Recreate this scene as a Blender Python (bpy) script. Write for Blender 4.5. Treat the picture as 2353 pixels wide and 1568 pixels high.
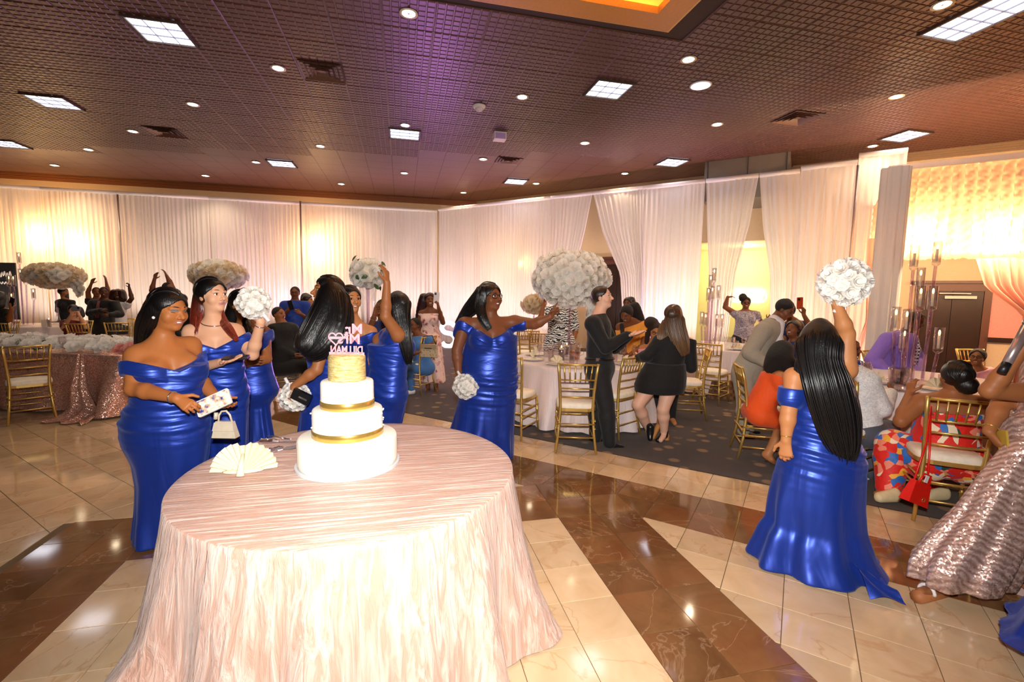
import bpy, bmesh, math, random
import numpy as np
from mathutils import Vector, Matrix
random.seed(7); RNG = np.random.default_rng(7)
for o in list(bpy.data.objects): bpy.data.objects.remove(o)
S = bpy.context.scene
COL = S.collection
R2 = 2 ** .5

# ------------------------------------------------------------------ camera
F = 1068.; PITCH = math.radians(-5.57); ROLL = math.radians(.94); YAW = math.radians(13.4); CH = 1.6
_cy, _sy = math.cos(YAW), math.sin(YAW)
FWD = np.array([_sy * math.cos(PITCH), _cy * math.cos(PITCH), math.sin(PITCH)])
_r = np.array([_cy, -_sy, 0.]); _u = np.cross(_r, FWD)
CR = math.cos(ROLL) * _r + math.sin(ROLL) * _u
CU = -math.sin(ROLL) * _r + math.cos(ROLL) * _u
EYE = np.array([0., 0., CH])
HD = np.array([_sy, _cy, 0.])          # horizontal heading
LAT = np.array([_cy, -_sy, 0.])        # horizontal right
cam = bpy.data.cameras.new('camera'); cam.sensor_width = 36.; cam.lens = F / 2353. * 36.
cam.clip_start = .05; cam.clip_end = 100
co = bpy.data.objects.new('camera', cam); COL.objects.link(co); S.camera = co
co.matrix_world = Matrix(((CR[0], CU[0], -FWD[0], 0), (CR[1], CU[1], -FWD[1], 0), (CR[2], CU[2], -FWD[2], CH), (0, 0, 0, 1)))
def ray(x, y): return FWD + CR * (x - 1176.5) / F - CU * (y - 784.) / F
def fl(x, y, z=0.):
    d = ray(x, y); return EYE + d * ((z - CH) / d[2])
def at(x, y, D):
    d = ray(x, y); return EYE + d * (D / float(d @ HD))

# ------------------------------------------------------------------ colour management, world, flash
S.view_settings.view_transform = 'Standard'; S.view_settings.look = 'None'
S.view_settings.gamma = 1.0; S.view_settings.use_curve_mapping = False
S.view_settings.exposure = 0.45
wd = bpy.data.worlds.new('world'); S.world = wd; wd.use_nodes = True
wd.node_tree.nodes['Background'].inputs[0].default_value = (1., .86, .74, 1)
wd.node_tree.nodes['Background'].inputs[1].default_value = .05
def light(name, kind, loc, energy, color, size=.1, rot=None, spot=None, blend=.5, aim=None):
    l = bpy.data.lights.new(name, kind); l.energy = energy; l.color = color
    if kind == 'AREA': l.size = size
    else: l.shadow_soft_size = size
    if kind == 'SPOT': l.spot_size = spot; l.spot_blend = blend
    o = bpy.data.objects.new(name, l); COL.objects.link(o); o.location = loc
    if aim is not None:
        o.rotation_euler = (Vector(aim) - Vector(loc)).to_track_quat('-Z', 'Y').to_euler()
    return o
# the photographer's flash sits in the hot shoe above the lens
fp = EYE + CU * .24 - FWD * .05
light('camera_flash', 'SPOT', fp, 510., (1., .97, .93), .045, spot=math.radians(142), blend=.85, aim=tuple(fp + FWD))

# ------------------------------------------------------------------ materials
MATS = {}
def lin(c):
    return tuple((v / 12.92 if v <= .04045 else ((v + .055) / 1.055) ** 2.4) for v in c)
def hexc(h):
    h = h.lstrip('#'); return lin(tuple(int(h[i:i + 2], 16) / 255. for i in (0, 2, 4)))
class NT:
    def __init__(s, name):
        s.m = bpy.data.materials.new(name); s.m.use_nodes = True; s.t = s.m.node_tree
        s.b = s.t.nodes['Principled BSDF']; s.out = s.t.nodes['Material Output']
    def n(s, typ, **kw):
        nd = s.t.nodes.new(typ)
        for k, v in kw.items():
            if k.startswith('i_'):
                key = k[2:]; nd.inputs[int(key) if key.isdigit() else key.replace('_', ' ')].default_value = v
            else: setattr(nd, k, v)
        return nd
    def l(s, a, b): s.t.links.new(a, b)
    def coord(s, scale=(1, 1, 1), kind='Object', rot=(0, 0, 0), rand=False):
        tc = s.n('ShaderNodeTexCoord'); mp = s.n('ShaderNodeMapping')
        mp.inputs['Scale'].default_value = scale; mp.inputs['Rotation'].default_value = rot
        s.l(tc.outputs[kind], mp.inputs[0])
        if rand:
            oi = s.n('ShaderNodeObjectInfo'); mu = s.n('ShaderNodeMath', operation='MULTIPLY', i_1=37.)
            s.l(oi.outputs['Random'], mu.inputs[0]); s.l(mu.outputs[0], mp.inputs['Location'])
        return mp.outputs[0]
    def noise(s, vec, scale=5., detail=3., rough=.5, dist=0.):
        nd = s.n('ShaderNodeTexNoise'); nd.inputs['Scale'].default_value = scale; nd.inputs['Detail'].default_value = detail
        nd.inputs['Roughness'].default_value = rough; nd.inputs['Distortion'].default_value = dist
        s.l(vec, nd.inputs['Vector']); return nd.outputs[0]
    def ramp(s, fac, stops, interp='LINEAR'):
        r = s.n('ShaderNodeValToRGB'); r.color_ramp.interpolation = interp
        e = r.color_ramp.elements
        while len(e) < len(stops): e.new(.5)
        for i, (p, c) in enumerate(stops):
            e[i].position = p; e[i].color = tuple(c) + (1,) if len(c) == 3 else c
        s.l(fac, r.inputs[0]); return r.outputs[0]
    def mix(s, fac, a, b, mode='MIX'):
        m = s.n('ShaderNodeMix', data_type='RGBA', blend_type=mode)
        for src, idx in ((fac, 0), (a, 6), (b, 7)):
            if isinstance(src, (int, float)): m.inputs[idx].default_value = src
            elif isinstance(src, (tuple, list)): m.inputs[idx].default_value = tuple(src) + (1,) if len(src) == 3 else src
            else: s.l(src, m.inputs[idx])
        return m.outputs[2]
    def bump(s, h, strength=.3, dist=.01):
        b = s.n('ShaderNodeBump'); b.inputs['Strength'].default_value = strength; b.inputs['Distance'].default_value = dist
        s.l(h, b.inputs['Height']); s.l(b.outputs[0], s.b.inputs['Normal']); return b
    def p(s, **kw):
        for k, v in kw.items():
            key = k.replace('_', ' ')
            if isinstance(v, (int, float)): s.b.inputs[key].default_value = v
            elif isinstance(v, (tuple, list)): s.b.inputs[key].default_value = tuple(v) + (1,) if len(v) == 3 else v
            else: s.l(v, s.b.inputs[key])
        return s
def M(name, color=None, rough=.5, metal=0., **kw):
    """plain material with slight tonal variation"""
    if name in MATS: return MATS[name]
    t = NT(name); c = color
    v = kw.pop('vary', .06); bs = kw.pop('bump', 0.); sc = kw.pop('scale', 30.)
    nz = t.noise(t.coord(), sc, 3.)
    col = t.ramp(nz, [(.3, tuple(x * (1 - v) for x in c)), (.7, tuple(min(1., x * (1 + v)) for x in c))])
    t.p(Base_Color=col, Roughness=rough, Metallic=metal, **kw)
    if bs: t.bump(nz, bs, .004)
    MATS[name] = t.m; return t.m
def emis(name, color, strength):
    if name in MATS: return MATS[name]
    t = NT(name); t.p(Base_Color=color, Emission_Color=color, Emission_Strength=strength, Roughness=.5)
    MATS[name] = t.m; return t.m

# ------------------------------------------------------------------ mesh helpers
def mesh(name, v, f, mat=None, smooth=False):
    me = bpy.data.meshes.new(name); me.from_pydata([tuple(map(float, p)) for p in v], [], [tuple(map(int, q)) for q in f]); me.update()
    if mat is not None: me.materials.append(mat)
    if smooth: me.polygons.foreach_set('use_smooth', [True] * len(me.polygons))
    return me
def link(name, me, parent=None, loc=None):
    o = bpy.data.objects.new(name, me); COL.objects.link(o)
    if parent is not None: o.parent = parent
    if loc is not None: o.location = loc
    return o
def tag(o, label=None, cat=None, group=None, kind=None):
    if label: o['label'] = label
    if cat: o['category'] = cat
    if group: o['group'] = group
    if kind: o['kind'] = kind
    return o
def thing(name, label, cat, loc=(0, 0, 0), rz=0., group=None):
    o = bpy.data.objects.new(name, None); COL.objects.link(o); o.location = tuple(map(float, loc)); o.rotation_euler = (0, 0, rz)
    o.empty_display_size = .1
    return tag(o, label, cat, group)
class MB:
    """collects simple solids into one mesh"""
    def __init__(s): s.v = []; s.f = []
    def add(s, v, f):
        n = len(s.v); s.v += [tuple(p) for p in v]; s.f += [tuple(i + n for i in q) for q in f]; return s
    def box(s, c, d, rz=0.):
        x, y, z = (k / 2. for k in d); cs, sn = math.cos(rz), math.sin(rz); V = []
        for sz in (-z, z):
            for a, b in ((-x, -y), (x, -y), (x, y), (-x, y)): V.append((c[0] + a * cs - b * sn, c[1] + a * sn + b * cs, c[2] + sz))
        return s.add(V, [(3, 2, 1, 0), (4, 5, 6, 7), (0, 1, 5, 4), (1, 2, 6, 5), (2, 3, 7, 6), (3, 0, 4, 7)])
    def tube(s, pts, rad, seg=8, cap=True):
        P = [np.array(p, float) for p in pts]; n = len(P)
        if not hasattr(rad, '__len__'): rad = [rad] * n
        V = []; up = None
        for i in range(n):
            t = P[min(i + 1, n - 1)] - P[max(i - 1, 0)]; t = t / (np.linalg.norm(t) + 1e-9)
            if up is None:
                up = np.array([0, 0, 1.]) if abs(t[2]) < .9 else np.array([1., 0, 0])
            a = np.cross(t, up); a /= np.linalg.norm(a) + 1e-9; b = np.cross(a, t); up = b
            for k in range(seg):
                an = 2 * math.pi * k / seg; V.append(P[i] + rad[i] * (math.cos(an) * a + math.sin(an) * b))
        Fc = []
        for i in range(n - 1):
            for k in range(seg):
                k2 = (k + 1) % seg; Fc.append((i * seg + k, (i + 1) * seg + k, (i + 1) * seg + k2, i * seg + k2))
        if cap: Fc += [tuple(range(seg)), tuple(range((n - 1) * seg, n * seg))[::-1]]
        return s.add(V, Fc)
    def lathe(s, prof, c=(0, 0, 0), seg=24, wob=None):
        V = []; Fc = []; n = len(prof)
        for i, (r, z) in enumerate(prof):
            for k in range(seg):
                a = 2 * math.pi * k / seg; rr = r if wob is None else r + wob(a, i)
                V.append((c[0] + rr * math.cos(a), c[1] + rr * math.sin(a), c[2] + z))
        for i in range(n - 1):
            for k in range(seg):
                k2 = (k + 1) % seg; Fc.append((i * seg + k, i * seg + k2, (i + 1) * seg + k2, (i + 1) * seg + k))
        if prof[0][0] > 1e-6: Fc.append(tuple(range(seg))[::-1])
        if prof[-1][0] > 1e-6: Fc.append(tuple(range((n - 1) * seg, n * seg)))
        return s.add(V, Fc)
    def prism(s, poly, z0, z1):
        n = len(poly); V = [(p[0], p[1], z0) for p in poly] + [(p[0], p[1], z1) for p in poly]
        return s.add(V, [tuple(range(n))[::-1], tuple(range(n, 2 * n))] + [(i, (i + 1) % n, n + (i + 1) % n, n + i) for i in range(n)])
    def ell(s, c, r, seg=14, rings=8):
        prof = [(math.sin(math.pi * i / rings), -math.cos(math.pi * i / rings)) for i in range(rings + 1)]
        V = []; Fc = []
        for i, (a, z) in enumerate(prof):
            for k in range(seg):
                an = 2 * math.pi * k / seg; V.append((c[0] + r[0] * a * math.cos(an), c[1] + r[1] * a * math.sin(an), c[2] + r[2] * z))
        for i in range(rings):
            for k in range(seg):
                k2 = (k + 1) % seg; Fc.append((i * seg + k, i * seg + k2, (i + 1) * seg + k2, (i + 1) * seg + k))
        return s.add(V, Fc)
    def me(s, name, mat, smooth=False): return mesh(name, s.v, s.f, mat, smooth)
    def obj(s, name, mat, parent=None, smooth=False, loc=None): return link(name, s.me(name, mat, smooth), parent, loc)
def copy_tree(root, **tags):
    r = root.copy(); COL.objects.link(r)
    for ch in list(root.children):
        c = ch.copy(); COL.objects.link(c); c.parent = r
        for g in list(ch.children):
            d = g.copy(); COL.objects.link(d); d.parent = c
    for k, v in tags.items(): r[k] = v
    return r
def ne(n, e): return ((n + e) / R2, (e - n) / R2)      # the room's 45 degree axes
def clip_poly(poly, a, b, c):      # keep a*x+b*y<=c
    out = []
    for i in range(len(poly)):
        p, q = poly[i], poly[(i + 1) % len(poly)]; dp = a * p[0] + b * p[1] - c; dq = a * q[0] + b * q[1] - c
        if dp <= 0: out.append(p)
        if (dp < 0 < dq) or (dq < 0 < dp):
            t = dp / (dp - dq); out.append((p[0] + t * (q[0] - p[0]), p[1] + t * (q[1] - p[1])))
    return out
def area(poly): return abs(sum(p[0] * q[1] - q[0] * p[1] for p, q in zip(poly, poly[1:] + poly[:1]))) / 2

# ------------------------------------------------------------------ structure: floor
ZC = 4.82
def marble(name, c1, c2, c3, rough):
    t = NT(name); v = t.coord(rand=True)
    big = t.noise(v, 3., 4., .6, .6); vein = t.noise(v, 1.3, 6., .55, 1.2)
    base = t.ramp(big, [(.3, c1), (.7, c2)])
    m = t.ramp(vein, [(.488, (0, 0, 0)), (.5, (.55, .55, .55)), (.512, (0, 0, 0))])
    col = t.mix(m, base, c3) if c1[0] > .3 else t.mix(t.ramp(vein, [(.494, (0, 0, 0)), (.5, (.3, .3, .3)), (.506, (0, 0, 0))]), t.mix(t.ramp(t.noise(v, 1.7, 3.), [(.5, (0, 0, 0)), (.75, (.4, .4, .4))]), base, hexc('#8a4a2a')), c3)
    oi = t.n('ShaderNodeObjectInfo'); hs = t.n('ShaderNodeHueSaturation')
    mr = t.n('ShaderNodeMapRange', i_3=.86, i_4=1.1); t.l(oi.outputs['Random'], mr.inputs[0]); t.l(mr.outputs[0], hs.inputs['Value']); t.l(col, hs.inputs['Color'])
    t.p(Base_Color=hs.outputs[0], Roughness=rough, Specular_IOR_Level=.55)
    MATS[name] = t.m; return t.m
m_lt = marble('cream_marble', hexc('#c4a57e'), hexc('#d6bb98'), hexc('#b98d60'), .09)
m_dk = marble('brown_marble', hexc('#6a4629'), hexc('#86623f'), hexc('#c9a684'), .07)
fo = MB(); fo.box((0, 3, -.055), (60, 60, .1))
floor = tag(fo.obj('floor', M('grout', hexc('#6e5638'), .6)), 'polished marble dance floor of cream and brown square tiles', kind='structure')
G = .0035; T = .3
tiles = []
def sq(x, y, ang=0.):
    h = T / 2 - G / 2; c, s = math.cos(ang), math.sin(ang)
    return [(x + a * c - b * s, y + a * s + b * c) for a, b in ((-h, -h), (h, -h), (h, h), (-h, h))]
X0, X1, X2, X3 = -2.26, -1.66, 1.10, 1.70; Y2, Y3 = 3.065, 3.665
def emit(poly, dark):
    if len(poly) >= 3 and area(poly) > .0006: tiles.append((poly, dark))
for i in range(-14, 12):
    for j in range(-22, 6):
        cx, cyy = X2 + .15 + .3 * i - 0, Y2 + .15 + .3 * j
        if cx < X0 or cx > X3 or cyy > Y3: continue
        inner = X1 - .01 < cx < X2 and cyy < Y2
        p = clip_poly(sq(cx, cyy), 1, 1, 3.9 * R2)
        emit(p, not inner)
for i in range(-60, 40):
    for j in range(-16, 15):
        n_, e_ = .027 + .15 + .3 * i, .15 + .3 * j
        cx, cyy = ne(n_, e_)
        if cyy < -1.2 or cyy > 15 or cx < -12 or e_ > 4.5: continue
        q = sq(cx, cyy, math.pi / 4); dk = 3.3 < e_ < 3.9
        emit(clip_poly(q, -1, 0, -X3), dk)
        emit(clip_poly(q, 1, 0, X0), dk)
        emit(clip_poly(clip_poly(clip_poly(q, 0, -1, -Y3), 1, 0, X3), -1, 0, -X0), dk)
        if e_ > 3.9: emit(clip_poly(clip_poly(q, 1, 0, X3), 0, 1, Y3), dk)
def pxsize(p):
    x = sum(a for a, b in p) / len(p); y = sum(b for a, b in p) / len(p)
    v = np.array([x, y, 0]) - EYE; w = v @ FWD
    if w < .3: return 0, 0
    X = 1176.5 + F * (v @ CR) / w; Y = 784 - F * (v @ CU) / w
    if not (-120 < X < 2470 and Y < 1660): return 0, w
    return area(p) / w ** 3, w
vis = sorted(tiles, key=lambda t: -pxsize(t[0])[0])
def tile_mesh(poly, mat):
    n = len(poly); cx = sum(p[0] for p in poly) / n; cyy = sum(p[1] for p in poly) / n
    V = [(p[0] - cx, p[1] - cyy, -.006) for p in poly] + [(p[0] - cx, p[1] - cyy, -.0012) for p in poly] + \
        [((p[0] - cx) * .993, (p[1] - cyy) * .993, 0.) for p in poly]
    Fc = [tuple(range(2 * n, 3 * n))]
    for k in range(2):
        for i in range(n): Fc.append((k * n + i, k * n + (i + 1) % n, (k + 1) * n + (i + 1) % n, (k + 1) * n + i))
    return mesh('tile', V, Fc, mat), (cx, cyy, 0)
full = {}
rest = {0: MB(), 1: MB()}
for k, (poly, dk) in enumerate(vis):
    big, w = pxsize(poly)
    if big > 0 and k < 300:
        if len(poly) == 4 and abs(area(poly) - (T - G) ** 2) < 1e-5:
            ang = 1 if abs(poly[0][1] - poly[1][1]) > .01 else 0
            if (dk, ang) not in full: full[(dk, ang)] = tile_mesh(poly, m_dk if dk else m_lt)[0]
            cx = sum(p[0] for p in poly) / 4; cyy = sum(p[1] for p in poly) / 4
            link('tile', full[(dk, ang)], floor, (cx, cyy, 0))
        else:
            me_, c = tile_mesh(poly, m_dk if dk else m_lt); link('tile', me_, floor, c)
    else: rest[int(dk)].prism(poly, -.004, 0)
for dk in (0, 1):
    if rest[dk].v: tag(rest[dk].obj('tile_field', m_dk if dk else m_lt, floor), kind='stuff')

# carpet beyond the dance floor
t = NT('carpet'); v = t.coord((1, 1, 1))
vo = t.n('ShaderNodeTexVoronoi', i_Scale=5.2); vo.inputs['Randomness'].default_value = .75; t.l(v, vo.inputs['Vector'])
spots = t.ramp(vo.outputs['Distance'], [(.22, (1, 1, 1)), (.34, (0, 0, 0))])
n1 = t.noise(v, 1.1, 2.); gate = t.ramp(n1, [(.42, (0, 0, 0)), (.55, (1, 1, 1))])
sm = t.n('ShaderNodeMath', operation='MULTIPLY'); t.l(spots, sm.inputs[0]); t.l(gate, sm.inputs[1])
fz = t.noise(v, 160., 3., .7)
base = t.mix(fz, hexc('#24140a'), hexc('#402814'))
spot = t.mix(fz, hexc('#6a4c2c'), hexc('#947448'))
t.p(Base_Color=t.mix(sm.outputs[0], base, spot), Roughness=.95, Sheen_Weight=.1)
t.bump(fz, .6, .006)
E4 = 4.49
cp = MB()
cp.prism([ne(-26, E4), ne(16, E4), ne(16, 22), ne(-26, 22)], -.004, .006)
carpet = tag(cp.obj('carpet', t.m), 'dark brown carpet with taupe oval spots around the dance floor', kind='structure')

# ------------------------------------------------------------------ walls, ceiling
m_wall = M('wall_paint', hexc('#cbb392'), .8, vary=.03)
m_grey = M('grey_panel', hexc('#8a8076'), .6, vary=.04)
m_crown = M('crown_brown', hexc('#7a4a2a'), .45)
m_wood = M('dark_door_wood', hexc('#2a130a'), .35, vary=.15, scale=8.)
YF, EW = 16.45, 13.47
def struct(mb, name, mat, label=None): return tag(mb.obj(name, mat), label, kind='structure')
wl = MB(); wl.box((-6, YF + .1, ZC / 2), (26, .2, ZC)); struct(wl, 'wall_far', m_wall, 'beige wall behind the left drapes')
def nbox(mb, n0, n1, e0, e1, z0, z1):
    return mb.prism([ne(n0, e0), ne(n0, e1), ne(n1, e1), ne(n1, e0)][::-1], z0, z1)
# right wall with a vestibule opening
wr = MB(); nC = -9.9
OP0, OP1 = -3.3, -.15
nbox(wr, nC, OP0, EW, EW + .2, 0, ZC); nbox(wr, OP0, OP1, EW, EW + .2, 3.1, ZC); nbox(wr, OP1, 14, EW, EW + .2, 0, ZC)
struct(wr, 'wall_right', m_wall, 'beige wall behind the right drapes')
vb = MB(); nbox(vb, OP0 - .6, OP1 + .6, EW + 2.4, EW + 2.5, 0, 3.1); nbox(vb, OP0 - .6, OP0 - .5, EW + .2, EW + 2.4, 0, 3.1); nbox(vb, OP1 + .5, OP1 + .6, EW + .2, EW + 2.4, 0, 3.1); nbox(vb, OP0 - .6, OP1 + .6, EW + .2, EW + 2.5, 3.1, 3.2)
struct(vb, 'wall_vestibule', M('yellow_wall', hexc('#e6dca0'), .7, vary=.02), 'pale yellow wall of the lit vestibule')
wb = MB(); wb.box((-19.1, 6, ZC / 2), (.2, 24, ZC)); struct(wb, 'wall_left', m_wall, 'beige wall at the left end of the hall')
wk = MB(); wk.box((-2, -5.1, ZC / 2), (36, .2, ZC)); struct(wk, 'wall_back', m_wall, 'beige wall behind the photographer')
# bulkhead
bk = MB(); nbox(bk, -2.12, -.38, 12.02, EW, 3.9, ZC - .002)
bulk = struct(bk, 'trim_1', m_grey, 'grey boxed bulkhead under the ceiling')
for q in (-2.05, -1.2, -.44):
    s_ = MB(); nbox(s_, q - .008, q + .008, 12.0, 12.02, 3.9, ZC - .01); s_.obj('seam', M('seam', hexc('#4b443c'), .6), bulk)
# crown moulding: stepped profile
def crown_y(name, x0, x1):
    mb = MB()
    for i, (d, z0, z1) in enumerate(((.03, ZC - .16, ZC - .13), (.06, ZC - .13, ZC - .095), (.10, ZC - .095, ZC - .05), (.14, ZC - .05, ZC - .02), (.17, ZC - .02, ZC - .004))):
        mb.box(((x0 + x1) / 2, YF - d / 2, (z0 + z1) / 2), (x1 - x0, d, z1 - z0))
    return struct(mb, name, m_crown, 'stepped brown crown moulding along the left wall')
def crown_e(name, n0, n1):
    mb = MB()
    for d, z0, z1 in ((.03, ZC - .16, ZC - .13), (.06, ZC - .13, ZC - .095), (.10, ZC - .095, ZC - .05), (.14, ZC - .05, ZC - .02), (.17, ZC - .02, ZC - .004)):
        nbox(mb, n0, n1, EW - d, EW, z0, z1)
    return mb
crown_y('trim_2', -19, 2.6)
struct(crown_e('', nC, -2.14), 'trim_3', M('crown_grey', hexc('#8a7258'), .5), 'stepped crown moulding along the right wall left of the bulkhead')
struct(crown_e('', -.36, 14), 'trim_4', MATS['crown_grey'], 'stepped crown moulding along the right wall right of the bulkhead')

# ceiling of 0.6 m embossed panels
t = NT('ceiling_panel'); v = t.coord((1, 1, 1)); nz = t.noise(v, 14., 3.)
t.p(Base_Color=t.ramp(nz, [(.3, hexc('#4a281f')), (.7, hexc('#583228'))]), Roughness=.42, Specular_IOR_Level=.6)
m_cl = t.m
t = NT('ceiling_field'); v = t.coord((1, 1, 1))
bk_ = t.n('ShaderNodeTexBrick', offset=0., i_Scale=1.); bk_.inputs['Mortar Size'].default_value = .012
bk_.inputs['Brick Width'].default_value = .1; bk_.inputs['Row Height'].default_value = .1; t.l(v, bk_.inputs['Vector'])
t.p(Base_Color=hexc('#502d23'), Roughness=.42, Specular_IOR_Level=.6); inv = t.n('ShaderNodeMath', operation='SUBTRACT', i_0=1.); t.l(bk_.outputs['Fac'], inv.inputs[1]); t.bump(inv.outputs[0], .8, .006)
m_cf = t.m
GX, GY = .10, 5.83     # the grid a downlight sits in the middle of
def panel_mesh():
    mb = MB(); h = .3
    mb.add([(-h, -h, .004), (h, -h, .004), (h, h, .004), (-h, h, .004)], [(3, 2, 1, 0)])
    hh = .292; mb.add([(-hh, -hh, -.001), (hh, -hh, -.001), (hh, hh, -.001), (-hh, hh, -.001)], [(3, 2, 1, 0)])
    mb.add([(-h, -h, .004), (h, -h, .004), (h, h, .004), (-h, h, .004), (-hh, -hh, -.001), (hh, -hh, -.001), (hh, hh, -.001), (-hh, hh, -.001)],
           [(0, 1, 5, 4)[::-1], (1, 2, 6, 5)[::-1], (2, 3, 7, 6)[::-1], (3, 0, 4, 7)[::-1]])
    p = .584 / 6
    for i in range(6):
        for j in range(6):
            x, y = -.292 + p * (i + .5), -.292 + p * (j + .5); a, b = p / 2 - .006, p / 2 - .013
            V = [(x - a, y - a, -.001), (x + a, y - a, -.001), (x + a, y + a, -.001), (x - a, y + a, -.001), (x - b, y - b, -.009), (x + b, y - b, -.009), (x + b, y + b, -.009), (x - b, y + b, -.009)]
            mb.add(V, [(7, 6, 5, 4), (1, 0, 4, 5), (2, 1, 5, 6), (3, 2, 6, 7), (0, 3, 7, 4)])
    return mb.me('ceiling_panel', m_cl)
cb = MB(); CXA, CXB, CYA, CYB = -.2, 3.14, 1.6, 5.37     # coffer opening
cb.box((-11.1 + .0, 6, ZC + .06), (21.8, 24, .1)); cb.box((11.57, 6, ZC + .06), (16.86, 24, .1)); cb.box((1.47, 11.685, ZC + .06), (3.34, 12.63, .1)); cb.box((1.47, -2.2, ZC + .06), (3.34, 7.6, .1))
ceil = tag(cb.obj('ceiling', M('ceiling_void', hexc('#3a2a22'), .8)), 'dark ceiling of embossed square metal panels', kind='structure')
pm = panel_mesh(); fld = MB(); cells = []
for i in range(-31, 27):
    for j in range(-14, 18):
        x, y = GX + .608 * i, GY + .608 * j
        if y > YF or (x + y) / R2 > EW + .3: continue
        if CXA - .2 < x < CXB + .16 and CYA - .2 < y < CYB + .16: continue
        v = np.array([x, y, ZC]) - EYE; w = v @ FWD
        if w < .5: sc = 0
        else:
            X = 1176.5 + F * (v @ CR) / w; Y = 784 - F * (v @ CU) / w
            sc = 1 / w ** 3 if (-150 < X < 2500 and -90 < Y) else 0
        cells.append((sc, x, y))
cells.sort(key=lambda c: -c[0])
for k, (sc, x, y) in enumerate(cells):
    if sc > 0 and k < 300:
        o = link('ceiling_panel', pm, ceil, (x, y, ZC)); o.scale = (1.013, 1.013, 1)
    else:
        h = .3; fld.add([(x - h, y - h, ZC), (x + h, y - h, ZC), (x + h, y + h, ZC), (x - h, y + h, ZC)], [(3, 2, 1, 0)])
tag(fld.obj('panel_field', m_cf, ceil), kind='stuff')
# recessed coffer with a lit cove
m_gold = M('gold_paint', hexc('#c98a35'), .4, vary=.05)
cf = thing('trim_5', 'gold recessed ceiling coffer with glowing cove light', None); cf['kind'] = 'structure'
del cf['label']; cf['label'] = 'gold recessed ceiling coffer with glowing cove light'
fr = MB(); b = .30
x0, x1, y0, y1 = CXA, CXB, CYA, CYB
fr.box(((x0 + x1) / 2, y1 - b / 2, ZC + .02), (x1 - x0, b, .08)); fr.box(((x0 + x1) / 2, y0 + b / 2, ZC + .02), (x1 - x0, b, .08))
fr.box((x0 + b / 2, (y0 + y1) / 2, ZC + .02), (b, y1 - y0 - 2 * b, .08)); fr.box((x1 - b / 2, (y0 + y1) / 2, ZC + .02), (b, y1 - y0 - 2 * b, .08))
fr.obj('cove_frame', m_gold, cf)
wa = MB()
wa.box(((x0 + x1) / 2, y1 + .02, ZC + .3), (x1 - x0 + .08, .04, .6)); wa.box(((x0 + x1) / 2, y0 - .02, ZC + .3), (x1 - x0 + .08, .04, .6)); wa.box((x0 - .02, (y0 + y1) / 2, ZC + .3), (.04, y1 - y0, .6)); wa.box((x1 + .02, (y0 + y1) / 2, ZC + .3), (.04, y1 - y0, .6))
wa.box(((x0 + x1) / 2, (y0 + y1) / 2, ZC + .62), (x1 - x0 + .08, y1 - y0 + .08, .04))
wa.obj('cove_wall', M('cove_cream', hexc('#e0b060'), .6), cf)
st = MB()
for (ax, ay, dx, dy) in (((x0 + x1) / 2, y1 - .12, x1 - x0 - .3, .04), ((x0 + x1) / 2, y0 + .12, x1 - x0 - .3, .04), (x0 + .12, (y0 + y1) / 2, .04, y1 - y0 - .3), (x1 - .12, (y0 + y1) / 2, .04, y1 - y0 - .3)):
    st.box((ax, ay, ZC + .08), (dx, dy, .03))
st.obj('cove_strip', emis('cove_glow', hexc('#ffd070'), 22.), cf)
# ------------------------------------------------------------------ ceiling fixtures
def on_e(x, y, e):
    d = ray(x, y); k = (e * R2 - (EYE[0] + EYE[1])) / (d[0] + d[1]); p = EYE + d * k
    return float((p[0] - p[1]) / R2), float(p[2])
def on_y(x, y, Y):
    d = ray(x, y); p = EYE + d * (Y / d[1]); return float(p[0]), float(p[2])
m_trim = M('fixture_trim', hexc('#d8c8b0'), .4)
m_lamp = emis('downlight_glow', (1., .8, .52), 26.)
tr = MB(); tr.lathe([(.075, -.004), (.105, -.006), (.105, 0), (.075, .002)], seg=24)
trm = tr.me('trim_ring', m_trim, True)
ln = MB(); ln.lathe([(0, -.002), (.05, -.008), (.082, -.003)], seg=20); lnm = ln.me('lens', m_lamp, True)
DL = [(939, 31), (639, 157), (443, 240), (305, 302), (203, 344), (125, 380), (931, 288), (736, 336), (588, 373), (472, 404), (1200, 223), (1344, 329), (1110, 366), (929, 398), (784, 423), (1065, 443), (1232, 422), (1436, 399), (1648, 286), (1582, 137), (2060, 222), (2005, 336), (2166, 11)]
_rows = {}
for (x, y) in DL: _rows.setdefault(round((float(fl(x, y, ZC)[1]) - 4.1) / 1.83), []).append((x, y))
_on = ['front', 'second', 'third', 'fourth', 'fifth', 'sixth', 'seventh']; _om = ['leftmost', 'second from left', 'third from left', 'fourth from left', 'fifth from left', 'sixth from left', 'seventh from left']
for ri, rk in enumerate(sorted(_rows)):
    for ci, (x, y) in enumerate(sorted(_rows[rk])):
        p = fl(x, y, ZC - .012)
        r_ = thing('downlight', 'warm round recessed downlight, %s of the %s ceiling row' % (_om[ci], _on[ri]), 'downlight', p, 0, 'recessed ceiling downlights')
        link('trim_ring', trm, r_); link('lens', lnm, r_)
        l = light('downlight_lamp', 'SPOT', (0, 0, -.04), 80., (1., .76, .5), .035, spot=math.radians(125), blend=.8); l.parent = r_
TR = [((372, 72), 'bright square ceiling light at upper left, largest of the left ones'), ((123, 234), 'square louvred ceiling light near the left edge'), ((15, 330), 'square louvred ceiling light cut by the left edge'),
      ((648, 376), 'small distant square ceiling light above the left drapes'), ((930, 308), 'glaring square ceiling light in the purple ceiling glow'), ((1398, 205), 'square louvred ceiling light below the gold coffer'),
      ((1185, 417), 'small distant square ceiling light near the drape corner'), ((1544, 373), 'square ceiling light left of the grey bulkhead'), ((2080, 312), 'square louvred ceiling light above the glowing canopy')]
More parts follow.
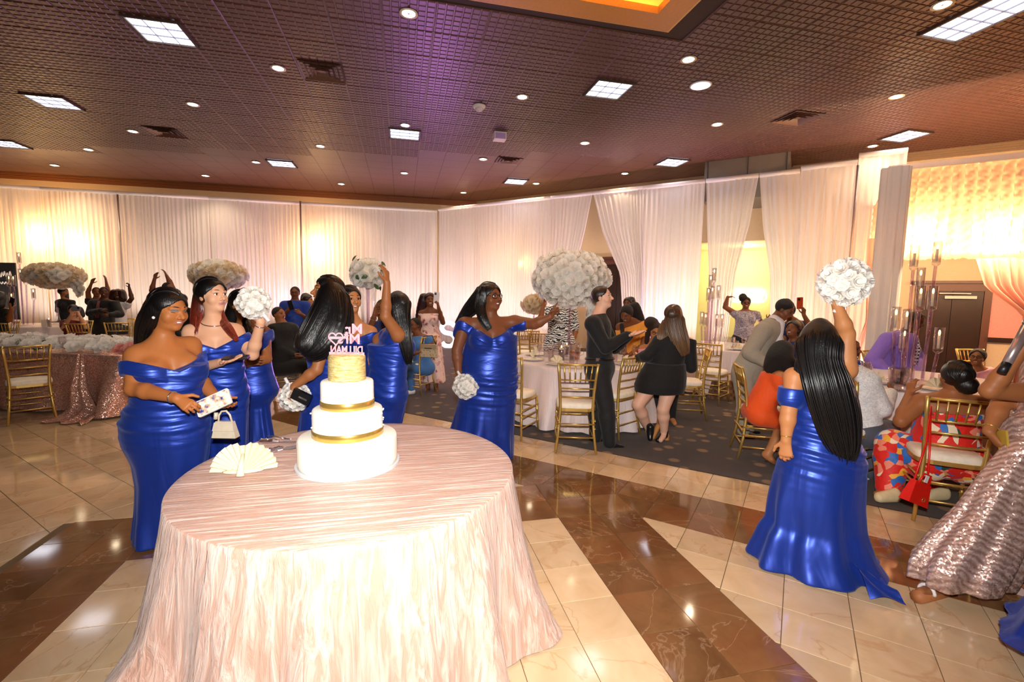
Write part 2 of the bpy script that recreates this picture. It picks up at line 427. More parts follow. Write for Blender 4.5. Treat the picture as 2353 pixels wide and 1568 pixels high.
m_troff = emis('troffer_glow', (.86, .88, 1.), 2.6); m_louv = M('louvre', hexc('#8a8a98'), .35)
def troffer(p, dx, dy, label):
    r_ = thing('ceiling_light', label, 'ceiling light', p, 0, 'fluorescent ceiling lights')
    MB().box((0, dy / 2, -.01), (dx + .05, .025, .03)).box((0, -dy / 2, -.01), (dx + .05, .025, .03)).box((dx / 2, 0, -.01), (.025, dy, .03)).box((-dx / 2, 0, -.01), (.025, dy, .03)).obj('frame', M('troffer_frame', hexc('#4a3830'), .5), r_)
    MB().box((0, 0, .0), (dx - .02, dy - .02, .01)).obj('diffuser', m_troff, r_)
    lv = MB(); nx, ny = round(dx / .2), round(dy / .2)
    for i in range(1, nx): lv.box((-dx / 2 + dx * i / nx, 0, -.012), (.008, dy - .02, .016))
    for i in range(1, ny): lv.box((0, -dy / 2 + dy * i / ny, -.012), (dx - .02, .008, .016))
    lv.obj('louvre', m_louv, r_)
    l = light('troffer_lamp', 'AREA', (0, 0, -.03), 2.5, (.92, .92, 1.), .5); l.parent = r_
    return r_
for (x, y), lab in TR: troffer(fl(x, y, ZC - .012), .575, .575, lab)
p = fl(2290, 20, ZC - .012); troffer((6.36, 4.05, p[2]), .575, 1.19, 'long fluorescent ceiling light cut by the top right corner')
# air diffusers
for (x, y), lab in (((741, 165), 'square air diffuser in the ceiling, purple-tinged, largest of them'), ((380, 304), 'dark square air diffuser in the shadowed left ceiling'), ((1168, 370), 'small square air diffuser near the far purple ceiling'), ((1833, 271), 'square air diffuser in the amber part of the ceiling')):
    r_ = thing('air_diffuser', lab, 'air vent', fl(x, y, ZC - .012), 0, 'ceiling air diffusers')
    m_v = M('vent_metal', hexc('#6a4838'), .4)
    for i, s_ in enumerate((.59, .46, .33, .20)):
        f_ = MB(); a = s_ / 2; b_ = a - .045; z0, z1 = -.012 - .006 * i, .03
        V = [(-a, -a, z0), (a, -a, z0), (a, a, z0), (-a, a, z0), (-b_, -b_, z1), (b_, -b_, z1), (b_, b_, z1), (-b_, b_, z1)]
        f_.add(V, [(0, 1, 5, 4), (1, 2, 6, 5), (2, 3, 7, 6), (3, 0, 4, 7)]); f_.add([(p_[0], p_[1], p_[2] + .004) for p_ in V], [(4, 5, 1, 0), (5, 6, 2, 1), (6, 7, 3, 2), (7, 4, 0, 3)])
        f_.obj('vent_cone', m_v, r_)
    MB().box((0, 0, .0), (.08, .08, .01)).obj('centre_plate', m_v, r_)
# detector, alarm box, flush speaker
r_ = thing('smoke_detector', 'small white domed detector on the ceiling', 'smoke detector', fl(1101, 243, ZC - .012))
m_w = M('white_plastic', hexc('#e8e0e0'), .4)
MB().lathe([(.11, 0), (.11, -.02), (.085, -.05)], seg=20).obj('base', m_w, r_, True); MB().lathe([(.075, -.05), (.05, -.085), (0, -.1)], seg=20).obj('sensor_cap', m_w, r_, True)
r_ = thing('alarm_box', 'small square box with a lilac face under the ceiling', 'alarm box', fl(1148, 306, ZC - .012))
MB().box((0, 0, -.07), (.24, .2, .14)).obj('housing', m_w, r_); MB().box((0, -.104, -.08), (.2, .006, .1)).obj('face', M('lilac_face', hexc('#c9a6e8'), .4), r_)
r_ = thing('ceiling_speaker', 'flush round white ceiling speaker with cool glow', 'speaker', fl(1610, 196, ZC - .012))
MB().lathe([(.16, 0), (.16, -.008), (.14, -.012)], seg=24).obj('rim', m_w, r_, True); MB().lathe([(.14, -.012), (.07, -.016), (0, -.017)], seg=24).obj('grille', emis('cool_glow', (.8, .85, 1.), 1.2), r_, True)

# ------------------------------------------------------------------ sheer drapes
def sheer(name, c, tr_=.07, tl=.32):
    t = NT(name); v = t.coord((22., 22., .35)); nz = t.noise(v, 4., 3., .6)
    col = t.mix(nz, tuple(x * .90 for x in c), c)
    t.p(Base_Color=col, Roughness=.7, Sheen_Weight=.15)
    tb = t.n('ShaderNodeBsdfTranslucent'); t.l(col, tb.inputs[0]); tp = t.n('ShaderNodeBsdfTransparent')
    m1 = t.n('ShaderNodeMixShader', i_0=tl); m2 = t.n('ShaderNodeMixShader', i_0=tr_)
    t.l(t.b.outputs[0], m1.inputs[1]); t.l(tb.outputs[0], m1.inputs[2]); t.l(m1.outputs[0], m2.inputs[1]); t.l(tp.outputs[0], m2.inputs[2]); t.l(m2.outputs[0], t.out.inputs[0])
    MATS[name] = t.m; return t.m
m_sheer = sheer('white_sheer', hexc('#f6eeea')); m_sheerp = sheer('blush_sheer', hexc('#eeb9a6'), .05, .4)
m_pole = M('pole_steel', hexc('#c8b8b0'), .35, .6)
def drape(label, rows, plane, depth, mat=None, fold=.11, amp=.032, sleeve=True, name='sheer_drape', cat='drape', seed=0, rows_n=26):
    """rows: list of (z, s_left, s_right) top to bottom; plane 'y' or 'e'"""
    mat = mat or m_sheer; rng = random.Random(seed + 11)
    zt, zb = rows[0][0], rows[-1][0]; w = max(abs(r[2] - r[1]) for r in rows); nf = max(2, int(w / fold)); nu = nf * 8
    ph = [0.]
    for i in range(nf): ph.append(ph[-1] + rng.uniform(.55, 1.5))
    ph = [q / ph[-1] for q in ph]; am = [rng.uniform(.5, 1.3) for _ in ph]
    V = []; Fc = []
    zs = np.linspace(zt, zb, rows_n)
    for z in zs:
        rz = [r[0] for r in rows][::-1]
        sl = float(np.interp(z, rz, [r[1] for r in rows][::-1])); sr = float(np.interp(z, rz, [r[2] for r in rows][::-1]))
        k = (zt - z) / (zt - zb + 1e-6); squeeze = w / (abs(sr - sl) + .05)
        for i in range(nu + 1):
            u_ = i / nu; j = max(0, min(nf - 1, int(np.searchsorted(ph, u_, 'right')) - 1)); loc = (u_ - ph[j]) / (ph[j + 1] - ph[j])
            off = am[j] * amp * math.sin(2 * math.pi * loc) * (.35 + .65 * min(1, k * 3)) * min(2.2, squeeze ** .5) + .02 * math.sin(7 * u_ + 3 * k + seed)
            s_ = sl + (sr - sl) * u_
            V.append((s_, depth + off, z) if plane == 'y' else ne(s_, depth + off) + (z,))
    for r in range(len(zs) - 1):
        for i in range(nu):
            a = r * (nu + 1) + i; Fc.append((a, a + 1, a + nu + 2, a + nu + 1))
    s0, s1 = rows[0][1], rows[0][2]
    base = ((s0 + s1) / 2, depth, 0) if plane == 'y' else ne((s0 + s1) / 2, depth) + (0,)
    r_ = thing(name, label, cat, base, 0, 'sheer wall drapes' if mat is m_sheer else None)
    V = [(a - base[0], b_ - base[1], c) for a, b_, c in V]
    link('cloth', mesh('cloth', V, Fc, mat, True), r_)
    if sleeve:
        a = (s0, depth, zt + .0) if plane == 'y' else ne(s0, depth) + (zt,); b_ = (s1, depth, zt) if plane == 'y' else ne(s1, depth) + (zt,)
        MB().tube([np.array(a) - base, np.array(b_) - base], .05, 10).obj('rod_sleeve', mat, r_, True)
    return r_
YD, ED, ZD = 15.9, 11.9, 4.35
xs = [-150, 95, 270, 480, 690, 1005]
labs = ['sheer drape panel at the far left edge', 'sheer drape panel glowing gold behind the left flower ball', 'sheer drape panel behind the raised arms on the left', 'sheer drape panel behind the woman with red-tipped hair', 'sheer drape panel lit gold behind the woman flicking her hair']
for i in range(5):
    a = on_y(xs[i], 450, YD)[0]; b_ = on_y(xs[i + 1], 465, YD)[0]
    drape(labs[i], [(ZD, a, b_), (.02, a + .02, b_ - .02)], 'y', YD, seed=i)
def E(x, y): return on_e(x, y, ED)[0]
zB = .02
drape('sheer drape panel right of the drape corner', [(ZD, E(1008, 475), E(1266, 455)), (zB, E(1008, 475) + .03, E(1266, 455) - .03)], 'e', ED, seed=21)
drape('sheer drape panel pulled back left of the first gap', [(ZD, E(1266, 455), E(1362, 446)), (3.4, E(1266, 455), E(1345, 540)), (2.3, E(1266, 455), E(1322, 640)), (zB, E(1262, 455), E(1300, 700))], 'e', ED, seed=22)
drape('sheer drape panel pulled back right of the first gap', [(ZD, E(1363, 446), E(1478, 437)), (3.3, E(1385, 540), E(1478, 540)), (2.2, E(1425, 640), E(1480, 640)), (zB, E(1440, 700), E(1482, 700))], 'e', ED, seed=23)
drape('pink-tinged sheer drape panel behind the woman in black', [(ZD, E(1478, 437), E(1620, 432)), (zB, E(1480, 437), E(1617, 432))], 'e', ED, seed=24)
drape('funnel-shaped sheer drape panel between the two narrow gaps', [(ZD, E(1622, 432), E(1742, 424)), (3.3, E(1624, 530), E(1722, 520)), (2.2, E(1628, 640), E(1690, 640)), (zB, E(1634, 700), E(1672, 700))], 'e', ED, seed=25)
drape('sheer drape panel above the man in the grey suit', [(ZD, E(1744, 424), E(1838, 405)), (3.2, E(1752, 540), E(1837, 530)), (2.2, E(1768, 640), E(1830, 640)), (zB, E(1778, 720), E(1824, 720))], 'e', ED, seed=26)
drape('sheer drape panel behind the raised white bouquet', [(ZD + .05, E(1839, 405), E(1970, 382)), (zB, E(1842, 405), E(1966, 382))], 'e', ED, seed=27)
drape('sheer drape panel receding behind the glowing canopy', [(ZD + .2, E(1973, 380), E(2085, 380)), (zB, E(1973, 380), E(2080, 380))], 'e', ED + .1, seed=28)
for (x, y, pl), lab in (((270, 447, 'y'), 'slim drape pole in the left drapes'), ((690, 462, 'y'), 'slim drape pole near the drape corner'), ((1972, 380, 'e'), 'slim drape pole by the glowing canopy')):
    if pl == 'y': X_, Z_ = on_y(x, y, YD - .12); b_ = (X_, YD - .12, 0)
    else: N_, Z_ = on_e(x, y, ED - .12); b_ = ne(N_, ED - .12) + (0,)
    r_ = thing('drape_pole', lab, 'pole', b_); MB().tube([(0, 0, .01), (0, 0, Z_)], .025, 10).obj('upright', m_pole, r_, True); MB().box((0, 0, .012), (.4, .4, .012)).obj('base_plate', m_pole, r_)
# wall sconces glowing through the drapes
def sconce(p, lab, pw):
    r_ = thing('wall_sconce', lab, 'wall lamp', p)
    MB().lathe([(.05, -.14), (.09, 0), (.1, .16)], seg=14).obj('shade', emis('sconce_glow', (1., .72, .3), 3.), r_, True); MB().box((0, .03, -.05), (.08, .1, .22)).obj('bracket', m_gold, r_)
    l = light('sconce_lamp', 'POINT', (0, -.12, .12), pw, (1., .66, .28), .12); l.parent = r_
for (x, y, pw), lab in (((110, 560, 95), 'warm wall lamp shining through the left drapes'), ((195, 575, 80), 'second warm wall lamp shining through the left drapes'), ((735, 585, 115), 'warm wall lamp behind the woman flicking her hair'), ((-60, 590, 60), 'warm wall lamp beyond the left edge')):
    X_, Z_ = on_y(x, y, YF - .12); sconce((X_, YF - .12, Z_), lab, pw)
for (x, y, pw), lab in (((1195, 612, 70), 'warm wall lamp behind the drape next to the woman with glasses'),):
    N_, Z_ = on_e(x, y, EW - .1); sconce(ne(N_, EW - .1) + (Z_,), lab, pw)
# coloured event uplights on the floor
def uplight(p, col, pw, lab, aim, cone=80):
    r_ = thing('uplight', lab, 'uplight', p)
    MB().lathe([(.09, 0), (.09, .16), (.07, .18)], seg=16).obj('can', M('black_metal', (.01, .01, .012), .4), r_, True)
    MB().lathe([(.0, .182), (.07, .182)], seg=16).obj('lens', emis('lens_%s' % lab[:6], col, 6.), r_)
    l = light('uplight_lamp', 'SPOT', (0, 0, .22), pw, col, .08, spot=math.radians(cone), blend=.6); l.parent = r_
    l.rotation_euler = (Vector(aim) - Vector(p)).to_track_quat('-Z', 'Y').to_euler()
uplight((1.0, 14.6, 0), (.75, .25, 1.), 500., 'violet uplight on the floor near the drape corner', (-.2, 9.5, 5), 110)
uplight((-3.2, 15.4, 0), (1., .25, .55), 220., 'pink uplight in front of the left drapes', (-4, 15.9, 3))
uplight((6.3, 10.2, 0), (.9, .3, 1.), 160., 'pink uplight behind the woman in black', (5.8, 11.0, 3))
uplight((8.9, 6.2, 0), (1., .45, .12), 90., 'amber uplight near the canopy', (8.0, 6.0, 5), 95)
# marquee letter S and ampersand-like letter, built from tubes
def marquee(p, pts, s, lab, rz):
    r_ = thing('marquee_letter', lab, 'light-up letter', p, rz)
    MB().tube([(a * s, 0, b_ * s) for a, b_ in pts], .11 * s, 10).obj('body', emis('marquee_white', (1., .93, 1.), 2.2), r_, True)
    return r_
sp = [(.32 * math.cos(a) , .98 + .26 * math.sin(a)) for a in np.linspace(.35, math.pi * 1.5, 10)] + [(.34 * math.cos(a), .40 + .32 * math.sin(a)) for a in np.linspace(math.pi / 2, -math.pi * .85, 11)]
pS = fl(1028, 792); marquee(tuple(fl(1030, 800)), sp, .62, 'glowing white letter S standing by the drapes', -.3)
pm_ = fl(845, 800); marquee(tuple(pm_), [(-.35, .015), (-.35, 1.2), (0, .55), (.35, 1.2), (.35, .015)], .6, 'glowing white letter M behind the trumpet vase', -.1)
# dark door behind the first gap, vestibule sign
def door(x0, x1, ytop, lab, idx, closer=False):
    n0, zt = on_e(x0, ytop, EW - .03); n1, _ = on_e(x1, ytop, EW - .03)
    r_ = thing('door_%d' % idx, lab, None, ne((n0 + n1) / 2, EW - .03) + (0,), -math.pi / 4); r_['kind'] = 'structure'
    w = n1 - n0
    for sgn in (-1, 1):
        MB().box((sgn * w / 4, 0, zt / 2), (w / 2 - .01, .05, zt)).obj('door_leaf', m_wood, r_)
    MB().box((-w / 2 - .06, 0, zt / 2), (.12, .1, zt)).box((w / 2 + .06, 0, zt / 2), (.12, .1, zt)).box((0, 0, zt + .07), (w + .26, .12, .16)).box((0, -.03, zt + .18), (w + .4, .16, .06)).obj('door_frame', M('door_frame', hexc('#5a3426'), .4), r_)
    if closer:
        c = MB(); c.box((w * .12, -.07, zt - .14), (.5, .05, .06)); c.box((w * .02, -.1, zt - .06), (.5, .03, .02)); c.obj('door_closer', M('steel', hexc('#b8b0a8'), .3, .8), r_)
    return r_
door(1372, 1470, 608, 'dark wooden double door seen through the first drape gap', 1)
door(2120, 2262, 668, 'dark wooden double door under the canopy', 2, True)
light('vestibule_lamp', 'POINT', ne(-1.6, EW + 1.2) + (2.6,), 80., (1., .9, .6), .2)
# glowing looped neon sign in the vestibule
N_, Z_ = on_e(1718, 680, EW + 2.3)
r_ = thing('neon_sign', 'oval looped neon sign glowing on the yellow vestibule wall', 'neon sign', ne(N_, EW + 2.33) + (Z_,), -math.pi / 4)
lp = MB()
for k in range(3): lp.tube([(.5 * (1 - .2 * k) * math.cos(a) , 0, .22 * (1 - .2 * k) * math.sin(a) + .05 * math.sin(3 * a + k)) for a in np.linspace(0, 2 * math.pi, 40)], .014, 6)
lp.tube([(-.35 + .7 * i / 30, 0, .07 * math.sin(i * 1.1)) for i in range(31)], .014, 6)
lp.obj('tube', emis('neon_warm', (1., .95, .7), 5.), r_, True)
MB().box((0, .05, 0), (.9, .03, .04)).obj('back_bar', m_w, r_)
# dark poster at the far left (white script on black)
p0 = at(16, 690, 12.4)
r_ = thing('easel_sign', 'black sign with white script at the left edge', 'sign', (p0[0], p0[1], 0), -YAW)
MB().box((0, 0, 1.5), (.62, .03, 1.5)).obj('board', M('black_board', (.012, .01, .01), .5), r_)
MB().tube([(-.2 + .4 * i / 40, -.022, 1.95 + .06 * math.sin(i * .9) + .02 * math.sin(i * .37)) for i in range(41)], .012, 5).tube([(-.22 + .4 * i / 40, -.022, 1.72 + .03 * math.sin(i * .8)) for i in range(41)], .009, 5).obj('script', M('white_paint', hexc('#e0d8d0'), .5), r_)

# ------------------------------------------------------------------ glowing fringed canopy on the right
EC = 9.6
def fringe_strip(n0, z0, z1, w, seed, along='n'):
    rng = random.Random(seed); V = []; Fc = []; nu, nv = 5, 30
    for j in range(nv + 1):
        z = z0 + (z1 - z0) * j / nv
        for i in range(nu + 1):
            u_ = i / nu; q = n0 + w * (u_ + .05 * math.sin(9 * j / nv + seed)); d = .03 * math.sin(math.pi * u_) + .014 * math.sin(j * 2.1 + u_ * 5 + seed) + rng.uniform(-.006, .006)
            V.append((q, -d, z + rng.uniform(-.012, .012) * (j == nv)))
    for j in range(nv):
        for i in range(nu):
            a = j * (nu + 1) + i; Fc.append((a, a + 1, a + nu + 2, a + nu + 1))
    return V, Fc
m_fringe = sheer('peach_fringe', hexc('#f3c9a2'), .0, .5)
nL, zT = on_e(2060, 392, EC); nLb, zBt = on_e(2060, 598, EC)
cn = thing('fringed_canopy', 'peach fringed canopy glowing at its lower hem at the right edge', 'canopy', ne(nL, EC) + (0,), -math.pi / 4)
W_ = .135
for k in range(30):
    V, Fc = fringe_strip(k * W_, zT, zBt, W_ * 1.02, k); link('fringe_strip', mesh('fringe_strip', V, Fc, m_fringe, True), cn)
for k in range(17):
    V, Fc = fringe_strip(0, zT - .15, zBt - .05, W_ * 1.02, 50 + k)
    V = [(-.0 + b_, a + k * W_ + .05, c) for a, b_, c in V]; link('fringe_strip', mesh('fringe_strip', V, Fc, m_fringe, True), cn)
MB().box((2.05, .0, zT + .03), (4.3, .12, .08)).obj('top_rail', m_sheer, cn)
hem = MB(); hem.tube([(.05 + 4.0 * i / 60, .07, zBt + .12) for i in range(61)], .02, 6); hem.obj('light_strip', emis('hem_glow', (1., .72, .42), 22.), cn)
for k in range(5):
    l = light('canopy_lamp', 'POINT', (.3, .3 + .45 * k, zBt + .35), 14., (1., .7, .4), .1); l.parent = cn
    l = light('canopy_lamp', 'POINT', (.4 + .85 * k, .22, zBt + .32), 75., (1., .7, .4), .1); l.parent = cn
# white column drape at its corner
def column_drape(lab, p, z1, w, mat, seed):
    r_ = thing('column_drape', lab, 'drape', p, -math.pi / 4); V = []; Fc = []; seg = 40
    for j, z in enumerate(np.linspace(.01, z1, 14)):
        for k in range(seg):
            a = 2 * math.pi * k / seg; rr = w * (1 + .16 * math.sin(9 * a + seed + .3 * j * .1)); V.append((rr * math.cos(a), .55 * rr * math.sin(a), z))
    for j in range(13):
        for k in range(seg): Fc.append((j * seg + k, j * seg + (k + 1) % seg, (j + 1) * seg + (k + 1) % seg, (j + 1) * seg + k))
    link('cloth', mesh('cloth', V, Fc, mat, True), r_); return r_
column_drape('white column of gathered sheer at the canopy corner', ne(nL - .02, EC - .12) + (0,), zT + .02, .17, sheer('column_sheer', hexc('#f8f2ee'), .0, .2), 1)
# blush swags tied back below the canopy
def swag(lab, s0, s1, zt, st, wt, zt2, e, seed):
    return drape(lab, [(zt, s0, s1), (zt - .5, s0 + (st - s0) * .25, s1 + (st + wt - s1) * .25), (zt2 + .25, st - .02 + (0 if st > s0 else 0), st + wt + .05), (zt2, st, st + wt), (zt2 - .3, st - .08, st + wt + .06), (.02, st - .12, st + wt + .1)], 'e', e, m_sheerp, .12, .05, False, 'tied_swag', 'drape', seed)
swag('blush swag tied back left of the canopy column', on_e(1990, 590, EC + 1.2)[0], on_e(2080, 590, EC + 1.2)[0], 2.75, on_e(1990, 735, EC + 1.2)[0], .12, 1.25, EC + 1.2, 3)
swag('blush swag sweeping down at the right edge', on_e(2236, 612, EC + .4)[0], on_e(2420, 612, EC + .4)[0], 2.35, on_e(2352, 735, EC + .4)[0], .2, 1.2, EC + .4, 4)
pk = MB(); nbox(pk, on_e(2268, 700, EW - .02)[0], 9.5, EW - .06, EW - .01, .9, 2.1); pk_ = struct(pk, 'trim_6', M('pink_panel', hexc('#d98f86'), .6), 'pink lit wall panel right of the door')
pk2 = MB(); nbox(pk2, on_e(2268, 700, EW - .02)[0], 9.5, EW - .08, EW - .01, .8, .9); struct(pk2, 'trim_7', m_wood, 'dark chair rail right of the door')
light('pink_panel_lamp', 'POINT', ne(6.2, 12.6) + (.5,), 90., (1., .45, .4), .15)

# soft wash lights added at the foot of the drapes to brighten the cloth
for k, (x, col, pw) in enumerate(((-11.2, (1., .84, .7), 165.), (-9., (1., .86, .76), 165.), (-6.6, (1., .86, .76), 165.), (-4.6, (1., .86, .82), 165.), (-2.4, (1., .86, .74), 165.), (-.5, (1., .84, .8), 165.))):
    uplight((x, 14.5, 0), col, pw, '%s wash light on the floor before the left drapes' % ('first', 'second', 'third', 'fourth', 'fifth', 'sixth')[k], (x, 15.85, 2.9), 115)
for k, (n_, col, pw) in enumerate(((-9.6, (1., .84, .86), 165.), (-7.9, (1., .84, .84), 165.), (-6.2, (1., .84, .84), 165.), (-4.5, (1., .80, .88), 165.), (-2.6, (1., .86, .8), 165.), (-.9, (1., .86, .76), 165.), (.9, (1., .84, .74), 55.))):
    p = ne(n_, ED - 1.4); q = ne(n_, ED - .05); uplight(p + (0,), col, pw, '%s wash light on the carpet before the right drapes' % ('first', 'second', 'third', 'fourth', 'fifth', 'sixth', 'seventh')[k], q + (2.9,), 115)
# ------------------------------------------------------------------ gold chiavari chairs
def gold(name, c, r=.28):
    t = NT(name); nz = t.noise(t.coord(), 12., 3.)
    t.p(Base_Color=t.ramp(nz, [(.3, tuple(x * .85 for x in c)), (.7, c)]), Metallic=.75, Roughness=r); MATS[name] = t.m; return t.m
m_chair = gold('chair_gold', hexc('#dcb868'), .36); m_cush = M('cushion_ivory', hexc('#efe6d4'), .7)
def bamboo(a, b, r0, r1, knots=(.3, .62)):
    a, b = np.array(a, float), np.array(b, float); ts = [0]; rs = [r0]
    for k in knots:
        for d, s_ in ((-.02, 1), (0, 1.35), (.02, 1)): ts.append(k + d); rs.append((r0 + (r1 - r0) * (k + d)) * s_)
    ts.append(1); rs.append(r1)
    return MB().tube([a + (b - a) * t_ for t_ in ts], rs, 8)
def make_chair():
    r_ = thing('chiavari_chair', 'x', 'chair')
    w, d = .195, .19; SZ = .45
    for sx in (-1, 1):
        bamboo((sx * (w + .0), d + .015, .0), (sx * (w - .015), d - .02, SZ - .02), .0125, .016).obj('front_leg', m_chair, r_, True)
        P = [(sx * .205, -.25, 0), (sx * .18, -.205, .22), (sx * .165, -.185, SZ), (sx * .172, -.195, .62), (sx * .186, -.225, .80), (sx * .198, -.262, .93)]
        MB().tube(P, [.0125, .015, .0165, .015, .014, .0145], 8).obj('back_post', m_chair, r_, True)
    MB().tube([(-.2, -.258, .915), (0, -.27, .918), (.2, -.258, .915)], .0115, 8).obj('top_rail', m_chair, r_, True)
    for z, y, x in ((.755, -.217, .182), (.665, -.204, .176), (.575, -.195, .17)):
        MB().tube([(-x, y, z), (0, y - .012, z), (x, y, z)], .009, 8).obj('back_rail', m_chair, r_, True)
    for i in range(6):
        x = -.135 + .27 * i / 5
        bamboo((x * .95, -.228, .757), (x * 1.05, -.268, .914), .007, .006, (.5,)).obj('spindle', m_chair, r_, True)
    fr_ = MB(); n = 24; V = []
    for z, g in ((.425, 0), (.455, 0)):
        for k in range(n):
            a = 2 * math.pi * k / n; c, s_ = math.cos(a), math.sin(a); V.append((.205 * math.copysign(abs(c) ** .45, c), .2 * math.copysign(abs(s_) ** .45, s_), z))
    fr_.add(V, [(k, (k + 1) % n, n + (k + 1) % n, n + k) for k in range(n)] + [tuple(range(n))[::-1], tuple(range(n, 2 * n))]); fr_.obj('seat_frame', m_chair, r_)
    cu = MB(); V = []; prof = [(1., .455), (1.02, .47), (.99, .492), (.9, .505), (.5, .512), (.0, .513)]
    for g, z in prof:
        for k in range(n):
            a = 2 * math.pi * k / n; c, s_ = math.cos(a), math.sin(a); V.append((.2 * g * math.copysign(abs(c) ** .5, c), .195 * g * math.copysign(abs(s_) ** .5, s_) + .005, z))
    cu.add(V, [(j * n + k, j * n + (k + 1) % n, (j + 1) * n + (k + 1) % n, (j + 1) * n + k) for j in range(5) for k in range(n)]); cu.obj('cushion', m_cush, r_, True)
    for z, kk in ((.13, .86), (.25, .92), (.33, .95)):
        for sx in (-1, 1): bamboo((sx * .195, .195, z), (sx * .19, -.225 + .04 * z, z), .008, .008, (.5,)).obj('stretcher', m_chair, r_, True)
    for z in (.16, .30): MB().tube([(-.19, -.22, z), (.19, -.22, z)], .008, 8).obj('stretcher', m_chair, r_, True)
    for z in (.16, .30): bamboo((-.193, .198, z), (.193, .198, z), .008, .008, (.3, .7)).obj('stretcher', m_chair, r_, True)
    return r_
CH0 = make_chair(); ch_used = [False]
def chair(pl, pr, label, group='gold chiavari chairs'):
    """pl, pr: back feet, left and right as the sitter sees them"""
    pl, pr = np.array(pl[:2], float), np.array(pr[:2], float); d = pr - pl; d /= np.linalg.norm(d); f = np.array([-d[1], d[0]]); mid = (pl + pr) / 2
    c = mid + f * .25; rz = math.atan2(d[1], d[0])
    if not ch_used[0]: o = CH0; ch_used[0] = True
    else: o = copy_tree(CH0)
    o['label'] = label; o['group'] = group; o.location = (c[0], c[1], .0 if (c[0] + c[1]) / R2 < E4 else .006); o.rotation_euler = (0, 0, rz); return o
def chair_px(a, b, label): return chair(fl(*a), fl(*b), label)
def chair_c(x, y, fx, fy, label):
    f = np.array([fx, fy], float); f /= np.linalg.norm(f); d = np.array([f[1], -f[0]]); m = np.array([x, y]) - f * .25
    return chair(m - d * .2, m + d * .2, label)
chair_px((22, 980), (128, 966), 'gold chiavari chair in front of the rose gold sequin table')
chair_px((1280, 1043), (1366, 1046), 'empty gold chiavari chair beside the man in black, back to camera')
chair((.97, 5.10), (1.27, 4.83), 'gold chiavari chair half hidden behind the woman with glasses')
chair_px((1426, 1013), (1468, 1000), 'gold chiavari chair between the man in black and woman in black')
chair_px((1590, 925), (1650, 935), 'empty gold chiavari chair facing the table with tall crystal candles')
chair(fl(1677, 1029), fl(1694, 1057), 'gold chiavari chair under the woman in orange')
chair((3.64, 2.49), (3.95, 2.23), 'gold chiavari chair with a red bag under the woman in floral dress')
chair_c(-1.78, 8.05, 1, .35, 'gold chiavari chair under the man in black shirt beyond the bridesmaids')
chair_px((971, 910), (1000, 901), 'gold chiavari chair with a monogram bag, beyond the dancing bridesmaid')
chair_c(3.88, 3.28, .97, .2, 'gold chiavari chair under the man in the white patterned shirt')
chair_c(3.75, 5.5, -.6, .3, 'gold chiavari chair behind the woman in black')
chair_c(4.35, 8.1, .9, -.5, 'gold chiavari chair at the far side of the crystal candle table')
for (x, y, D), f, lab in (((200, 760, 9.2), (.1, 1), 'gold chair back behind the flower runner, by the maroon top'), ((20, 760, 9.0), (.05, 1), 'gold chair back behind the flower runner, at the left edge'), ((276, 760, 9.6), (-.3, 1), 'gold chair back behind the flower runner, near the man in suit'),
                        ((1213, 790, 9.2), (.2, 1), 'gold chair back beyond the set table, left one'), ((1240, 790, 8.6), (.3, 1), 'gold chair back beyond the set table, right one'), ((1190, 800, 9.9), (-.4, 1), 'gold chair back beyond the set table, farthest one')):
    p = at(x, y, D); chair_c(p[0], p[1], f[0], f[1], lab)

# ------------------------------------------------------------------ tables and cloths
def satin(name, c, rough=.35, sheen=.3, crinkle=None):
    t = NT(name); v = t.coord(crinkle or (1, 1, 1))
    nz = t.noise(v, 6., 4., .6, .3)
    t.p(Base_Color=t.mix(nz, tuple(x * .93 for x in c), c), Roughness=rough, Sheen_Weight=sheen, Specular_IOR_Level=.6)
    t.bump(nz, .5 if crinkle else .12, .012 if crinkle else .006); MATS[name] = t.m; return t.m
t = NT('crushed_blush_taffeta')
tc = t.coord((1.2, 30., 1.2), rot=(0, 0, -.55)); n1 = t.noise(tc, 2.2, 5., .62, .5)
tc2 = t.coord((34., 34., 2.2)); n2 = t.noise(tc2, 1.0, 4., .55, .9)
geo = t.n('ShaderNodeNewGeometry'); sx_ = t.n('ShaderNodeSeparateXYZ'); t.l(geo.outputs['Normal'], sx_.inputs[0])
up_ = t.ramp(sx_.outputs[2], [(.6, (0, 0, 0)), (.9, (1, 1, 1))])
h_ = t.mix(up_, n2, n1)
ridge = t.mix(up_, t.ramp(h_, [(.40, (.25, .25, .25)), (.66, (1, 1, 1))]), t.ramp(h_, [(.50, (0, 0, 0)), (.60, (1, 1, 1))]))
t.p(Base_Color=t.mix(ridge, hexc('#b4846e'), hexc('#dcbcae')), Roughness=.36, Sheen_Weight=.25, Specular_IOR_Level=.7); t.bump(h_, .75, .02); m_taff = t.m
m_cloth = satin('ivory_satin', hexc('#e4d3d0'), .38, .3, (9., 9., .6))
m_leg = M('table_leg_steel', hexc('#8a8884'), .4, .7)
